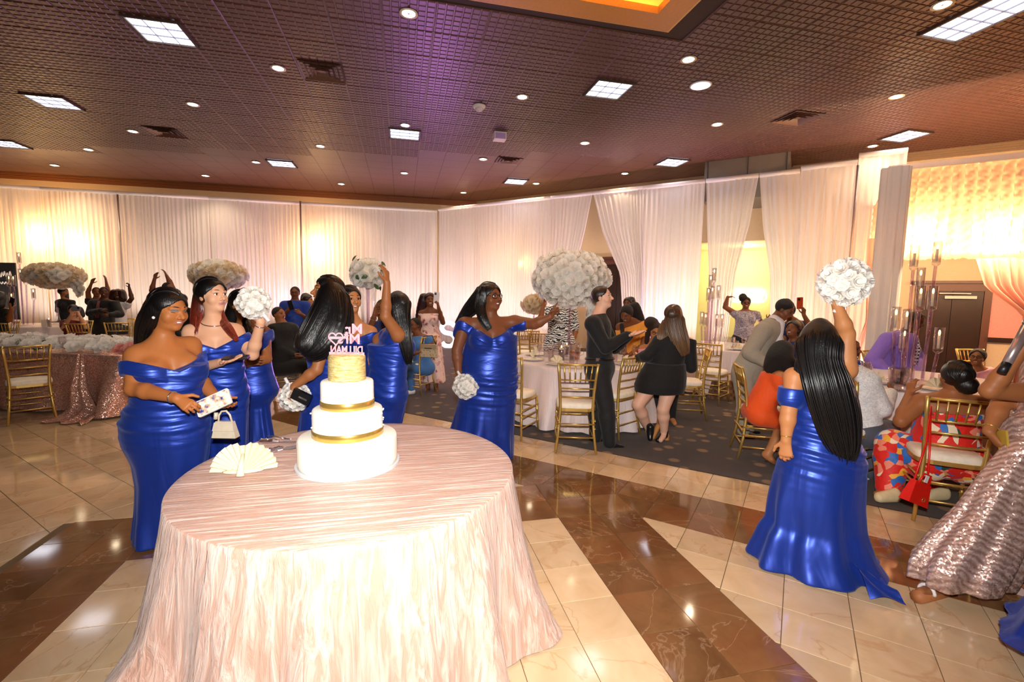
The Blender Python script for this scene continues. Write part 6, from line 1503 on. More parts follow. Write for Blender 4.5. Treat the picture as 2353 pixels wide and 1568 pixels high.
# woman in black romper, back to camera
def wedge(c):
    for a, b, w0, w1 in (((1494, 992, -.02), (1494, 1008, -.05), (1512, 980, .02), (1500, 1006, 0)), ((1526, 1000, -.02), (1512, 1012, -.08), (1532, 1002, .02), (1532, 1015, 0))):
        A, B = at(a[0], a[1], c['D'] + a[2]), at(b[0], b[1], c['D'] + b[2]); imesh('sandal', [([rc(A, B, .036, .03, .02), rc(A + V3(0, 0, .05), A, .045, .04, .02)], 0., None)], .009, m_shoe, c['root'], c['base'])
        A, B = at(w0[0], w0[1], c['D'] + w0[2]), at(w1[0], w1[1], c['D'] + w1[2]); imesh('wedge_heel', [([rc(A, B, .03, .026, .02)], 0., None)], .009, M('cork', hexc('#b5793c'), .7), c['root'], c['base'])
person(5.12, dict(head=(1547, 728, 0), neck=(1550, 772, 0), shL=(1516, 786, .0), shR=(1582, 788, .0), elL=(1488, 818, -.02), wrL=(1468, 822, .1), elR=(1588, 845, 0), pel=(1524, 868, 0), knL=(1466, 930, -.05), anL=(1492, 990, .12), knR=(1524, 940, -.1), anR=(1526, 995, -.02), toL=(1494, 1006, .0), toR=(1518, 1012, -.1)),
    'person in short black romper with long brown hair, seen from behind', 'fair', 1.2, head=(165, -5), h=.007, face=False, hands=dict(L=('relax', None, None)),
    garments=[top(f_black, inf=.02, nk=.01, tilt=0, name='romper_top'), garment('romper_shorts', f_black, [], .018, rows=[(835, 1488, 1570), (865, 1470, 1572), (885, 1462, 1570), (900, 1463, 1566)], ratio=.8, extra=lambda c: c['seg']['torso'][3:4])],
    hair=hair(hexc('#4a3020'), [[(1548, 715, 0, .10, .9), (1552, 750, -.06, .10, .6), (1562, 785, -.1, .09, .5), (1572, 815, -.1, .05, .5)], [(1530, 740, 0, .05), (1522, 770, -.05, .05), (1520, 800, -.06, .03)]], line=.13, strands=140, color2=hexc('#7a5a3c'), split=(1.5, 1.1), sw=.005), extra=wedge)
# woman in mango top bending over the table
person(6.7, dict(head=(1440, 722, -.1), neck=(1456, 742, 0), shR=(1425, 752, -.05), shL=(1486, 752, .05), elL=(1478, 795, -.15), wrL=(1448, 815, -.3), elR=(1430, 795, -.1), wrR=(1436, 815, -.3), pel=(1472, 835, .2)),
    'person in mango yellow top bending over the set table', 'dark', 1.2, head=(-28, -28), h=.009, eyes=False, smile=True, garments=[top(f_yellow, .45, False, .016, -.02)], hair=hair(BLK, [[(1455, 705, .05, .09, .7), (1466, 730, .06, .08), (1478, 755, .06, .05)], [(1428, 745, -.15, .025), (1432, 775, -.25, .02)]], mat=m_curl))
person(9.2, dict(head=(1442, 698, 0), neck=(1444, 716, 0), shR=(1430, 722, 0), shL=(1460, 722, 0), elL=(1464, 748, 0), elR=(1428, 748, 0), pel=(1446, 775, 0)), 'person with long dark hair standing far behind the mango top', 'dark', 1., head=(-15, 0), h=.011, eyes=False, garments=[top(f_black)], hair=hair(BLK, [[(1448, 690, .04, .1, .7), (1452, 715, .04, .09), (1456, 740, .03, .05)]]))
# guest with glasses, seated
def spec(c):
    f, s, u_ = c['hf']; k = c['hs']; o = c['P']['head']; m = MB()
    for q in (-1, 1): m.tube([o + (s * (q * .033 + .024 * math.cos(a)) + f * .094 + u_ * (.009 + .018 * math.sin(a))) * k - c['base'] for a in np.linspace(0, 2 * math.pi, 16)], .0035, 5, False)
    m.tube([o + (s * -.01 + f * .097 + u_ * .012) * k - c['base'], o + (s * .01 + f * .097 + u_ * .012) * k - c['base']], .003, 5); m.obj('glasses_frame', MATS.get('black_plastic') or M('black_plastic', (.01, .008, .008), .25), c['root'], True)
person(6.15, dict(head=(1506, 762, 0), neck=(1500, 790, 0), shR=(1478, 802, 0), shL=(1528, 802, 0), elR=(1470, 840, -.1), wrR=(1458, 812, -.25), elL=(1535, 840, 0), pel=(1505, 880, .1)), 'person with glasses and updo seated behind the woman in black', 'tan', .9, head=(10, -15), h=.009, eyes=False, garments=[top(f_pink, .2, False, .012, -.05)],
    hair=hair(hexc('#2a1810'), [[(1500, 745, .02, .08, .9), (1492, 740, .05, .06, .9)], [(1490, 760, 0, .03), (1485, 790, -.02, .02)]], mat=m_curl), extra=spec)
# woman in black and white brushstroke dress
person(7.3, dict(head=(1284, 683, 0), neck=(1286, 706, 0), shR=(1258, 716, 0), shL=(1314, 716, 0), elR=(1240, 742, -.1), wrR=(1249, 700, -.15), elL=(1322, 762, 0), wrL=(1310, 800, -.05), pel=(1286, 800, 0), knR=(1275, 870, 0), knL=(1297, 870, 0), anR=(1275, 935, 0), anL=(1297, 935, 0)),
    'person in black and white brushstroke dress standing behind the flower ball', 'brown', 1.3, head=(0, 0), h=.009, eyes=False, garments=[top(f_zebra, .75, False, .022, -.0), garment('skirt', f_zebra, [], .016, rows=[(770, 1256, 1318), (800, 1250, 1322), (850, 1250, 1324), (900, 1252, 1322)], ratio=.8)], hair=hair(BLK, [[(1278, 670, .03, .08, .8)]], mat=m_curl))
# dancer in sunglasses
def shades(c):
    f, s, u_ = c['hf']; o = c['P']['head']; m = MB()
    for q in (-1, 1): m.ell(o + (s * q * .033 + f * .088 + u_ * .008) * c['hs'] - c['base'], (.030, .012, .024), 12, 6)
    m.obj('sunglasses', m_shoe, c['root'], True)
person(9.2, dict(head=(1714, 697, 0), neck=(1712, 716, 0), shR=(1691, 722, 0), shL=(1736, 722, 0), elR=(1666, 706, -.05), wrR=(1672, 683, -.05), elL=(1752, 745, 0), wrL=(1762, 735, -.1), pel=(1708, 778, 0), knR=(1700, 835, 0), knL=(1718, 835, 0), anR=(1700, 890, 0), anL=(1718, 890, 0)),
    'person in grey paisley top and sunglasses dancing with one arm bent overhead', 'dark', 1.2, head=(12, 3), h=.010, eyes=False, smile=True, hands=dict(R=('relax', (.8, 0, .1), (0, 0, -1))), garments=[top(f_paisley, .3, False, .02, -.01), pants(f_black, .02)], hair=hair(BLK, [[(1708, 686, .02, .07, .9), (1706, 681, .0, .05, .9)]], mat=m_curl), extra=shades)
# man in grey suit bending to kiss
def shirtfront(c):
    P = c['P']; f, u_ = c['front'], c['up']; A = P['neck'] + f * .06 + u_ * .015; B = P['neck'] + f * .15 - u_ * .24
    imesh('shirt', [([ec(A, B, c['side'], .062, .05, .06, .05, .03), rc(P['neck'] + u_ * .03, P['neck'] + f * .04, .068, .06, .03)], 0., None)], .009, f_white, c['root'], c['base'])
    w, e = P['wrR'], P['elR']; d = unit(w - e); imesh('shirt_cuff', [([rc(w - d * .03, w + d * .0, .04, .042, .01)], 0., None)], .009, f_white, c['root'], c['base'])
person(5.35, dict(head=(1802, 712, 0), neck=(1776, 742, 0), shR=(1752, 762, -.17), shL=(1770, 750, .17), elR=(1722, 812, -.24), wrR=(1756, 832, -.30), elL=(1790, 800, .15), pel=(1716, 850, 0), knR=(1712, 925, -.1), knL=(1725, 925, .1), anR=(1708, 990, -.1), anL=(1720, 985, .1)),
    'person in light grey suit leaning down to greet a seated guest', 'dark', 1.1, False, head=(80, -32), h=.008, eyes=False, hands=dict(R=('relax', None, None)),
    garments=[top(f_suit, inf=.03, nk=.02, tilt=.0, name='jacket', ex=lambda c: [ec(c['wst'], c['P']['pel'] - V3(0, 0, .08), c['side'], .14, .17, .11, .13, .05)]), pants(f_suit, .03), dict(fn=shirtfront, hide=())], hair=hair((.012, .009, .008), **short), extra=shoe_px(((1708, 1000, -.1), (1730, 1003, -.1)), ((1720, 993, .1), (1740, 995, .1))))
person(6.3, dict(head=(1822, 757, 0), neck=(1826, 785, 0), shR=(1805, 798, 0), shL=(1850, 798, 0), elL=(1855, 840, 0), elR=(1800, 840, 0), pel=(1828, 870, 0)), 'person with dark hair smiling up at the man in grey suit', 'dark', 1., head=(-25, 12), h=.010, eyes=False, smile=True, garments=[top(f_navy, .4, False, .014)], hair=hair(BLK, [[(1830, 748, .03, .09, .8), (1836, 775, .03, .08), (1838, 800, .02, .05)]]))
person(7.0, dict(head=(1812, 716, 0), neck=(1824, 740, 0), shR=(1806, 748, 0), shL=(1848, 746, 0), elL=(1862, 752, -.1), wrL=(1847, 724, -.15), elR=(1800, 780, 0), pel=(1828, 820, 0)), 'person in navy dress holding up an orange phone', 'brown', 1.05, head=(-10, 0), h=.010, eyes=False, hands=dict(L=('claw', (-.2, .2, 1), (-.6, .2, 0))), garments=[top(f_navy, .5, False, .016)], hair=hair(BLK, [[(1806, 706, .03, .08, .9), (1808, 694, .03, .05, .9)]], mat=m_curl))
# woman in orange dress, seated
def heels(c):
    for a, b in (((1760, 1046, -.1), (1776, 1064, -.14)), ((1800, 1044, .1), (1812, 1058, .06))):
        A, B = at(a[0], a[1], c['D'] + a[2]), at(b[0], b[1], c['D'] + b[2]); o = MB(); o.tube([A - V3(0, 0, .05) - c['base'], V3(A[0], A[1], .01) - c['base']], [.008, .005], 6); o.tube([A - V3(0, 0, .045) - c['base'], B - V3(0, 0, .03) - c['base']], [.02, .03], 8); o.obj('clear_heel', m_glass, c['root'], True)
person(4.55, dict(head=(1800, 815, .0), neck=(1784, 852, 0), shR=(1792, 868, -.15), shL=(1764, 862, .15), elR=(1818, 925, -.18), wrR=(1848, 960, -.15), pel=(1742, 945, 0), knR=(1806, 972, -.10), anR=(1764, 1044, -.10), knL=(1825, 970, .12), anL=(1800, 1042, .10), toR=(1778, 1062, -.14), toL=(1812, 1056, .06)),
    'person in tight orange dress seated with black curly hair', 'tan', 1.12, head=(125, -10), h=.007, face=False, garments=[garment('dress', f_orange, ['torso', 'thighL', 'thighR'], .014, clip=below(-.045, 'neck', -.05), extra=lambda c: [rc(c['P']['sh' + q], c['P']['sh' + q] * .72 + c['P']['elR'] * .28 if q == 'R' else c['P']['shL'] - V3(0, 0, .08), .05, .045, .03) for q in 'R'] + [rc(c['P']['shR'] - V3(0, 0, .05), c['P']['elR'], .05, .044, .03)])],
    hair=hair(BLK, [[(1798, 805, 0, .10, 1.), (1785, 830, -.05, .10, .8), (1770, 848, -.05, .06, .8)], [(1812, 830, -.08, .06, .9), (1815, 850, -.1, .04)]], line=.12, mat=m_curl), extra=multi(heels, lambda c: earring(c, -1, m_rib, .012, .055)))
# seated men at the right table
person(6.3, dict(head=(1957, 803, 0), neck=(1960, 835, 0), shR=(1940, 848, 0), shL=(1990, 848, 0), elL=(1995, 890, -.1), elR=(1935, 890, 0), pel=(1962, 925, .1)), 'person with cropped hair in blue collar seated beyond the raised arm', 'dark', 1.1, False, hs=1.12, head=(60, 0), h=.010, eyes=False, garments=[top(f_blue, .4, False, .02, .02)], hair=hair((.01, .008, .007), **short))
person(4.05, dict(head=(1938, 805, 0), neck=(1952, 850, 0), shL=(1926, 870, .12), shR=(1994, 876, -.08), elR=(2026, 940, -.12), wrR=(2046, 905, .15), pel=(1968, 985, 0), knR=(2040, 990, .05), anR=(1992, 1085, .05), knL=(2030, 985, .3), anL=(2000, 1070, .3)), 'person in white patterned shirt and grey trousers seated, back to camera', 'dark', 1.15, False, head=(150, 0), h=.008, face=False,
    garments=[top(f_wprint, inf=.026, nk=.03, tilt=.0, name='shirt'), pants(f_grey, .03)], hair=hair((.01, .008, .007), **short), extra=lambda c: shoes(c, (((1988, 1112, .02), (1962, 1112, -.1)), ((2000, 1095, .3), (1990, 1098, .2))), M('white_sneaker', hexc('#e8e6e2'), .5)))
def tie(c):
    P = c['P']; f, u_ = c['front'], c['up']; MB().tube([P['neck'] + f * .10 - c['base'], P['neck'] + f * .17 - u_ * .15 - c['base'], P['neck'] + f * .18 - u_ * .36 - V3(0, 0, .05) - c['base']], [.02, .035, .042], 8).obj('tie', f_plaid, c['root'], True)
person(6.1, dict(head=(2104, 738, 0), neck=(2082, 768, 0), shR=(2040, 782, -.15), shL=(2080, 775, .2), elR=(2004, 828, -.2), wrR=(2044, 862, -.35), elL=(2110, 830, .1), wrL=(2100, 860, -.2), pel=(2040, 880, .1)), 'person in violet shirt and checked tie leaning over the table', 'deep', 1.4, False, head=(60, -20), h=.009, eyes=False,
    garments=[top(f_purple, inf=.028, nk=.03, tilt=0, name='shirt')], hair=hair((.01, .008, .007), **short), extra=tie)
person(6.4, dict(head=(2246, 822, 0), neck=(2250, 850, 0), shR=(2222, 862, 0), shL=(2284, 862, 0), elL=(2300, 900, 0), elR=(2212, 905, 0), wrL=(2270, 900, -.2), pel=(2255, 940, .1)), 'person in pink blouse and glasses smiling at the camera on the right', 'brown', 1.25, head=(-12, 3), h=.009, eyes=False, smile=True, garments=[top(f_pink, inf=.024)], hair=hair(hexc('#2a1c16'), **dict(short, t_=.014)), extra=spec)
# woman in tropical print dress, seated with back to camera
def platform(c):
    for a in ((2040, 1122, .05), (2150, 1150, .1)):
        A = at(a[0], a[1], c['D'] + a[2]); A = V3(A[0], A[1], 0); imesh('platform_shoe', [([ec(A + V3(0, 0, .045) - LAT * .06, A + V3(0, 0, .07) + LAT * .07, HD, .036, .036, .045, .06, .02)], 0., lambda X, Y, Z: .012 - Z + 0 * X + 0 * Y)], .009, M('cream_platform', hexc('#d8c49a'), .6), c['root'], c['base'])
    necklace(c, m_rib, .02, .07); earring(c, -1, m_rib, .014, .06)
    P = c['P']; st = P['neck'] * .5 + P['shL'] * .5 - c['up'] * .02; MB().tube([st + c['up'] * .02 - c['base'], st - c['front'] * .045 - c['up'] * .02 - c['base'], st - c['front'] * .075 - c['up'] * .2 - c['base']], .009, 6).obj('strap', f_redflor, c['root'], True)
person(3.52, dict(head=(2196, 868, -.02), neck=(2186, 912, 0), shL=(2118, 925, .06), shR=(2250, 930, -.04), elL=(2070, 968, .05), wrL=(2090, 905, .18), elR=(2262, 990, .1), wrR=(2230, 1000, .3), pel=(2172, 1050, 0), knL=(2052, 1022, .22), anL=(2042, 1122, .14), knR=(2110, 1035, .42), anR=(2140, 1130, .4), toL=(2015, 1136, .12)),
    'person in red tropical print dress with low bun, seated with back to camera', 'brown', 1.4, head=(-150, 0), h=.007, face=False, hands=dict(L=('claw', (.3, -.3, .8), (.7, -.2, 0))),
    garments=[garment('dress', f_redflor, ['torso'] + LEGS, .018, clip=below(-.11, 'neck', .0)), garment('dress_legs', f_redflor, LEGS, .05)],
    hair=hair(BLK, [[(2216, 880, -.08, .07, .9), (2228, 890, -.1, .055, .9)]], line=.13, t_=.016, strands=60), extra=platform)
# woman in rose gold sequin gown at the right edge
t = NT('champagne_sequin_lace'); v = t.coord(); vo = t.n('ShaderNodeTexVoronoi', i_Scale=120.); t.l(v, vo.inputs['Vector']); w1 = t.n('ShaderNodeTexWave', i_Scale=14., i_Distortion=6., wave_type='BANDS', bands_direction='DIAGONAL'); t.l(v, w1.inputs['Vector'])
sb = t.n('ShaderNodeVectorMath', operation='SUBTRACT'); sb.inputs[1].default_value = (.5, .5, .5); t.l(vo.outputs['Color'], sb.inputs[0]); sc_ = t.n('ShaderNodeVectorMath', operation='SCALE'); sc_.inputs['Scale'].default_value = .55; t.l(sb.outputs[0], sc_.inputs[0]); geo = t.n('ShaderNodeNewGeometry'); ad = t.n('ShaderNodeVectorMath', operation='ADD'); t.l(geo.outputs['Normal'], ad.inputs[0]); t.l(sc_.outputs[0], ad.inputs[1]); nm = t.n('ShaderNodeVectorMath', operation='NORMALIZE'); t.l(ad.outputs[0], nm.inputs[0]); t.l(nm.outputs[0], t.b.inputs['Normal'])
t.p(Base_Color=t.mix(w1.outputs[0], hexc('#a88478'), hexc('#d8b8ac')), Metallic=.45, Roughness=.36); m_lace = t.m
m_tulle = sheer('blush_tulle', hexc('#e6c4bc'), .12, .3)
def x17(c):
    R_ = rows_from_px([(1010, 2330, 2450), (1100, 2262, 2400), (1180, 2212, 2375), (1250, 2150, 2350), (1300, 2112, 2325), (1338, 2108, 2302)], c['D'] - .1, c['base'], .6); zb = min(r[0] for r in R_); imesh('gathered_skirt', [([loft(R_, LAT, -HD, folds(7, .025, 1.0, zb, 17), .04)], 0., None)], .008, m_lace, c['root'], c['base'])
    R_ = rows_from_px([(1130, 2335, 2460), (1220, 2290, 2490), (1320, 2262, 2520), (1400, 2240, 2540)], c['D'] + .05, c['base'], .7); zb = min(r[0] for r in R_); imesh('tulle_underskirt', [([loft(R_, LAT, -HD, folds(9, .012, 1., zb, 18), .04)], 0., None)], .010, m_tulle, c['root'], c['base'])
    bracelet(c, 'L', r_=.032)
    for a, b in (((2185, 1352, -.05), (2115, 1362, -.15)),):
        A, B = at(a[0], a[1], c['D'] + a[2]), at(b[0], b[1], c['D'] + b[2]); imesh('foot', [([rc(A, B, .032, .024, .02)], 0., None)], .007, m_skin, c['root'], c['base'], lambda Q: np.tile(np.array(SK['brown']), (len(Q), 1)))
        d = unit(B - A); o = MB()
        for k in (.25, .8):
            p = A + (B - A) * k; s_ = np.cross(d, V3(0, 0, 1)); o.tube([p + (s_ * math.cos(q) + V3(0, 0, 1) * math.sin(q)) * .036 - c['base'] for q in np.linspace(-.2, 3.3, 10)], .009, 6)
        o.obj('sandal_strap', m_w, c['root'], True); MB().tube([A - V3(0, 0, .028) - d * .05 - c['base'], B - V3(0, 0, .022) + d * .03 - c['base']], [.03, .034], 8).obj('sandal_sole', M('tan_sole', hexc('#a8683c'), .6), c['root'], True)
person(2.5, dict(head=(2440, 690, 0), neck=(2432, 780, 0), shR=(2392, 905, -.05), shL=(2500, 850, .1), elR=(2274, 898, -.05), wrR=(2352, 800, -.10), elL=(2300, 930, .06), wrL=(2272, 992, .0), pel=(2400, 1010, 0)),
    'person in champagne sequin gown gathering her skirt at the right edge', 'brown', 1.15, head=(-60, 0), h=.007, face=True, eyes=False, hands=dict(R=('grip', (.1, .1, 1), (-.3, .6, 0)), L=('curl', (.45, .3, -.8), (.4, .2, -.3))), torso='full', base=(2400, 1010),
    garments=[garment('bodice', m_lace, ['torso'], .014, clip=below(-.1, 'neck', 0), rows=[(960, 2330, 2470), (1010, 2320, 2480), (1120, 2335, 2470)], ratio=.7)], hair=hair(BLK, [[(2440, 680, .03, .1, .8), (2460, 740, .05, .08)]]), extra=x17)
# bridesmaid cut by the bottom right corner
person(1.85, dict(head=(2560, 700, 0), neck=(2570, 800, 0), shL=(2500, 840, 0), shR=(2650, 840, 0), elL=(2480, 970, 0), elR=(2680, 970, 0), pel=(2575, 1130, 0)), 'person in royal blue gown cut off by the bottom right corner', 'brown', 1.05, head=(170, 0), h=.010, face=False, torso='bust', base=(2575, 1130),
    garments=[gown([(950, 2500, 2640), (1050, 2490, 2650), (1150, 2460, 2680), (1300, 2440, 2690), (1420, 2425, 2710), ('.12', 2375, 2740), ('.01', 2330, 2760)], .8, .03, .03, .3, seed=9, n=7, amp=.02, hide=())], hair=hair(BLK, [[(2570, 720, -.02, .1, .9), (2580, 850, -.1, .1, .5)]]))
# ---------------- guests beyond the bridesmaids
def suit_front(c):
    P = c['P']; f, u_ = c['front'], c['up']; imesh('shirt', [([ec(P['neck'] + f * .04 - u_ * .06, P['neck'] + f * .10 - u_ * .36, c['side'], .06, .045, .06, .06, .03)], 0., None)], .011, f_white, c['root'], c['base'])
    MB().tube([P['neck'] + f * .125 - u_ * .02 - c['base'], P['neck'] + f * .165 - u_ * .2 - c['base'], P['neck'] + f * .165 - u_ * .38 - c['base']], [.025, .03, .045], 6).obj('tie', f_maroon, c['root'], True)
person(8.5, dict(head=(678, 674, 0), neck=(678, 694, 0), shR=(654, 702, 0), shL=(702, 702, 0), elR=(647, 728, -.05), wrR=(664, 712, -.28), elL=(708, 734, 0), wrL=(692, 722, -.22), pel=(680, 765, 0), knR=(672, 820, 0), knL=(690, 820, 0), anR=(672, 878, 0), anL=(690, 878, 0)), 'person in blue polo shirt holding a phone', 'dark', 1.22, False, head=(-8, 0), h=.010, eyes=False, hands=dict(R=('grip', (.2, 0, 1), (.3, -.5, 0))), garments=[top(f_blue, .7, False, .022, .015), pants(f_ltgrey, .025)], hair=hair((.01, .008, .007), **short), extra=multi(spec, shoe_px(((672, 884, 0), (668, 890, -.2)), ((690, 884, 0), (692, 890, -.2)))))
person(9.8, dict(head=(708, 690, 0), neck=(710, 708, 0), shR=(692, 716, 0), shL=(732, 716, 0), elL=(738, 745, 0), elR=(688, 745, 0), pel=(712, 775, 0), knR=(704, 825, 0), knL=(720, 825, 0), anR=(704, 872, 0), anL=(720, 872, 0)), 'person with auburn hair behind the blue polo shirt', 'tan', 1., head=(70, 0), h=.011, eyes=False, garments=[top(f_paisley, .6, False, .016), pants(f_black)], hair=hair(hexc('#2e120c'), [[(703, 682, .03, .1, .8), (700, 702, .03, .09)]]))
person(7.25, dict(head=(641, 723, 0), neck=(648, 746, 0), shR=(628, 758, -.12), shL=(672, 756, .12), elR=(640, 800, -.15), wrR=(672, 815, -.1), elL=(690, 795, .1), wrL=(700, 810, 0), pel=(655, 838, 0), knR=(712, 842, -.1), knL=(716, 838, .1), anR=(704, 895, -.1), anL=(714, 890, .1)), 'person in black shirt seated on a gold chair beyond the bridesmaids', 'brown', 1.35, False, head=(45, 5), h=.010, eyes=False, garments=[top(f_black, inf=.022, nk=.02), pants(f_black, .025)], hair=hair((.01, .008, .007), **short), extra=shoe_px(((704, 902, -.1), (726, 905, -.12)), ((714, 897, .1), (736, 900, .08))))
def watch(c): bracelet(c, 'R', m_steel, .034)
person(5.3, dict(head=(880, 712, 0), neck=(884, 742, 0), shR=(862, 752, 0), shL=(912, 752, 0), elR=(846, 768, -.1), wrR=(860, 728, -.22), elL=(920, 790, 0), wrL=(880, 790, -.2), pel=(886, 840, 0), knR=(878, 910, 0), knL=(896, 910, 0), anR=(878, 975, 0), anL=(896, 975, 0)), 'person with wristwatch shading the eyes behind the raised arm', 'dark', 1.1, False, head=(-20, 0), h=.010, eyes=False, hands=dict(R=('flat', (.3, 0, 1), (.4, .2, 0))), garments=[top(f_navy, .6, False, .02, .01), pants(f_black)], hair=hair((.01, .008, .007), **short), extra=watch)
person(7.7, dict(head=(988, 690, 0), neck=(988, 712, 0), shR=(969, 720, 0), shL=(1009, 720, 0), elL=(1018, 742, -.08), wrL=(1008, 708, -.2), elR=(962, 752, 0), wrR=(960, 785, 0), pel=(990, 790, 0), knR=(985, 845, 0), knL=(998, 845, 0), anR=(983, 892, 0), anL=(1002, 890, 0), toR=(978, 903, -.15), toL=(1004, 900, -.15)), 'person in blush floral dress taking a photo with her phone', 'dark', .98, head=(5, 4), h=.010, eyes=False, smile=True, hands=dict(L=('grip', (-.2, .1, 1), (-.5, -.2, 0))),
    garments=[garment('dress', f_floral, ['torso'], .014, clip=below(-.06, 'neck', 0), rows=[(770, 968, 1008), (800, 966, 1014), (840, 970, 1018), (878, 976, 1022)], ratio=.8, fold=folds(6, .02, 1., .2, 30))], hair=hair(hexc('#3a0c14'), [[(976, 684, .03, .09, .8), (968, 715, .04, .08), (962, 745, .04, .06), (958, 770, .03, .03)]]))
person(7.45, dict(head=(952, 748, 0), neck=(960, 770, 0), shR=(942, 782, .1), shL=(985, 780, -.1), elL=(992, 800, -.12), wrL=(962, 810, -.2), elR=(935, 805, 0), pel=(972, 842, 0), knR=(930, 845, .05), anR=(936, 895, 0), knL=(938, 845, -.15), anL=(946, 893, -.1)), 'person in denim sleeveless top and jeans seated by the monogram bag', 'dark', 1.1, head=(-40, 0), h=.010, eyes=False, garments=[top(f_denim, .15, False, .014, -.03), pants(f_denim, .02)], hair=hair(BLK, **short), extra=lambda c: shoes(c, (((938, 902, 0), (922, 906, -.05)), ((948, 900, -.1), (934, 905, -.15))), M('white_sneaker', hexc('#e8e6e2'), .5)))
# far left group
person(9.0, dict(head=(2, 688, 0), neck=(-6, 708, 0), shR=(-30, 718, 0), shL=(18, 716, 0), elL=(22, 735, -.1), wrL=(26, 708, -.25), elR=(-35, 745, 0), pel=(-5, 790, 0)), 'person in black raising a phone at the left edge', 'brown', 1.2, head=(150, 0), h=.011, face=False, hands=dict(L=('grip', (0, 0, 1), (-.4, -.4, 0))), garments=[top(f_black, .4, False, .02)], hair=hair(BLK, [[(0, 680, 0, .1, .9), (-4, 705, -.04, .1, .6)]]))
person(9.6, dict(head=(169, 714, 0), neck=(169, 734, 0), shR=(149, 742, 0), shL=(190, 742, 0), elR=(146, 754, -.12), wrR=(164, 724, -.25), elL=(198, 752, -.12), wrL=(181, 724, -.25), pel=(170, 790, 0)), 'person in maroon top photographing across the flower runner', 'light', 1.15, head=(5, 2), h=.010, eyes=False, hands=dict(R=('grip', (.2, 0, 1), (.5, 0, 0)), L=('grip', (-.2, 0, 1), (-.5, 0, 0))), garments=[top(f_maroon, .55, False, .02, -.05, -.5)], hair=hair(hexc('#2a120c'), [[(180, 712, .04, .08, .8), (188, 728, .04, .06)]]))
person(11.9, dict(head=(146, 672, 0), neck=(148, 688, 0), shR=(134, 695, 0), shL=(166, 695, 0), elL=(168, 715, 0), elR=(132, 715, 0), pel=(150, 745, 0)), 'person with long black hair standing behind the maroon top', 'brown', 1., head=(60, 0), h=.012, eyes=False, garments=[top(f_black)], hair=hair(BLK, [[(147, 668, .02, .085, .9), (150, 690, .03, .085, .6), (152, 712, .03, .06)]]))
person(10.2, dict(head=(239, 672, 0), neck=(239, 690, 0), shR=(215, 698, 0), shL=(263, 698, 0), elR=(207, 720, -.1), wrR=(232, 714, -.28), elL=(276, 722, -.05), wrL=(254, 724, -.25), pel=(240, 760, 0), knR=(232, 808, 0), knL=(250, 808, 0), anR=(232, 852, 0), anL=(250, 852, 0)), 'person in dark suit with red tie clapping behind the flower runner', 'deep', 1.2, False, head=(0, 5), h=.011, eyes=False, smile=True, garments=[top(f_darksuit, inf=.03, nk=.0, tilt=0, name='jacket', ex=None), pants(f_darksuit, .025), dict(fn=suit_front, hide=())], hair=hair((.01, .008, .007), **short))
person(11.0, dict(head=(222, 672, 0), neck=(222, 688, 0), shR=(205, 694, 0), shL=(244, 694, 0), elR=(202, 672, -.05), wrR=(210, 652, -.05), elL=(248, 668, -.02), wrL=(244, 648, -.02), pel=(224, 750, 0)), 'person with both arms raised behind the man in dark suit', 'dark', 1.1, False, head=(5, 5), h=.012, eyes=False, garments=[top(f_black, .5, False, .02)], hair=hair((.01, .008, .007), **short))
person(10.6, dict(head=(271, 677, 0), neck=(272, 694, 0), shR=(254, 702, 0), shL=(291, 702, 0), elL=(303, 686, -.05), wrL=(297, 662, -.05), elR=(250, 725, 0), pel=(272, 755, 0)), 'person in white top with red bob raising one fist', 'deep', 1.15, head=(-8, 0), h=.011, eyes=False, smile=True, hands=dict(L=('grip', (0, 0, 1), (-.3, .5, 0))), garments=[top(f_white, .3, False, .02), garment('skirt', fabric('purple_sequin', hexc('#4a2450'), .4), [], .014, rows=[(742, 256, 288), (765, 254, 290), (790, 256, 288)], ratio=.8)], hair=hair(hexc('#4a1208'), [[(262, 672, .0, .07, 1.), (258, 688, .0, .06, 1.)], [(280, 672, .0, .07, 1.), (284, 688, .0, .06, 1.)]]))
person(8.8, dict(head=(386, 664, 0), neck=(386, 684, 0), shR=(364, 694, 0), shL=(410, 694, 0), elR=(349, 668, -.05), wrR=(355, 642, -.05), elL=(392, 652, .05), wrL=(383, 634, .05), pel=(388, 765, 0), knR=(380, 815, 0), knL=(396, 815, 0), anR=(380, 870, 0), anL=(396, 870, 0)), 'person with both arms raised high behind the bridesmaid on the left', 'dark', 1.15, head=(30, 0), h=.011, eyes=False, garments=[top(f_black, .2, False, .02), pants(f_black)], hair=hair(hexc('#120806'), **short))
person(9.6, dict(head=(420, 690, 0), neck=(422, 708, 0), shR=(404, 716, 0), shL=(442, 716, 0), elL=(446, 742, 0), elR=(400, 742, 0), pel=(424, 780, 0)), 'person in black with brown hair between the two front bridesmaids', 'dark', 1.1, head=(20, 0), h=.012, eyes=False, garments=[top(f_black)], hair=hair(hexc('#1a0c08'), [[(412, 682, .0, .08, .9), (408, 700, 0, .07)]]))
person(12.0, dict(head=(560, 672, 0), neck=(562, 688, 0), shR=(546, 696, 0), shL=(580, 696, 0), elL=(582, 718, 0), elR=(544, 718, 0), pel=(563, 750, 0)), 'person far behind the raised bouquet near the flower cloud', 'dark', 1.1, head=(0, 0), h=.012, eyes=False, garments=[top(f_maroon)], hair=hair(BLK, **short))
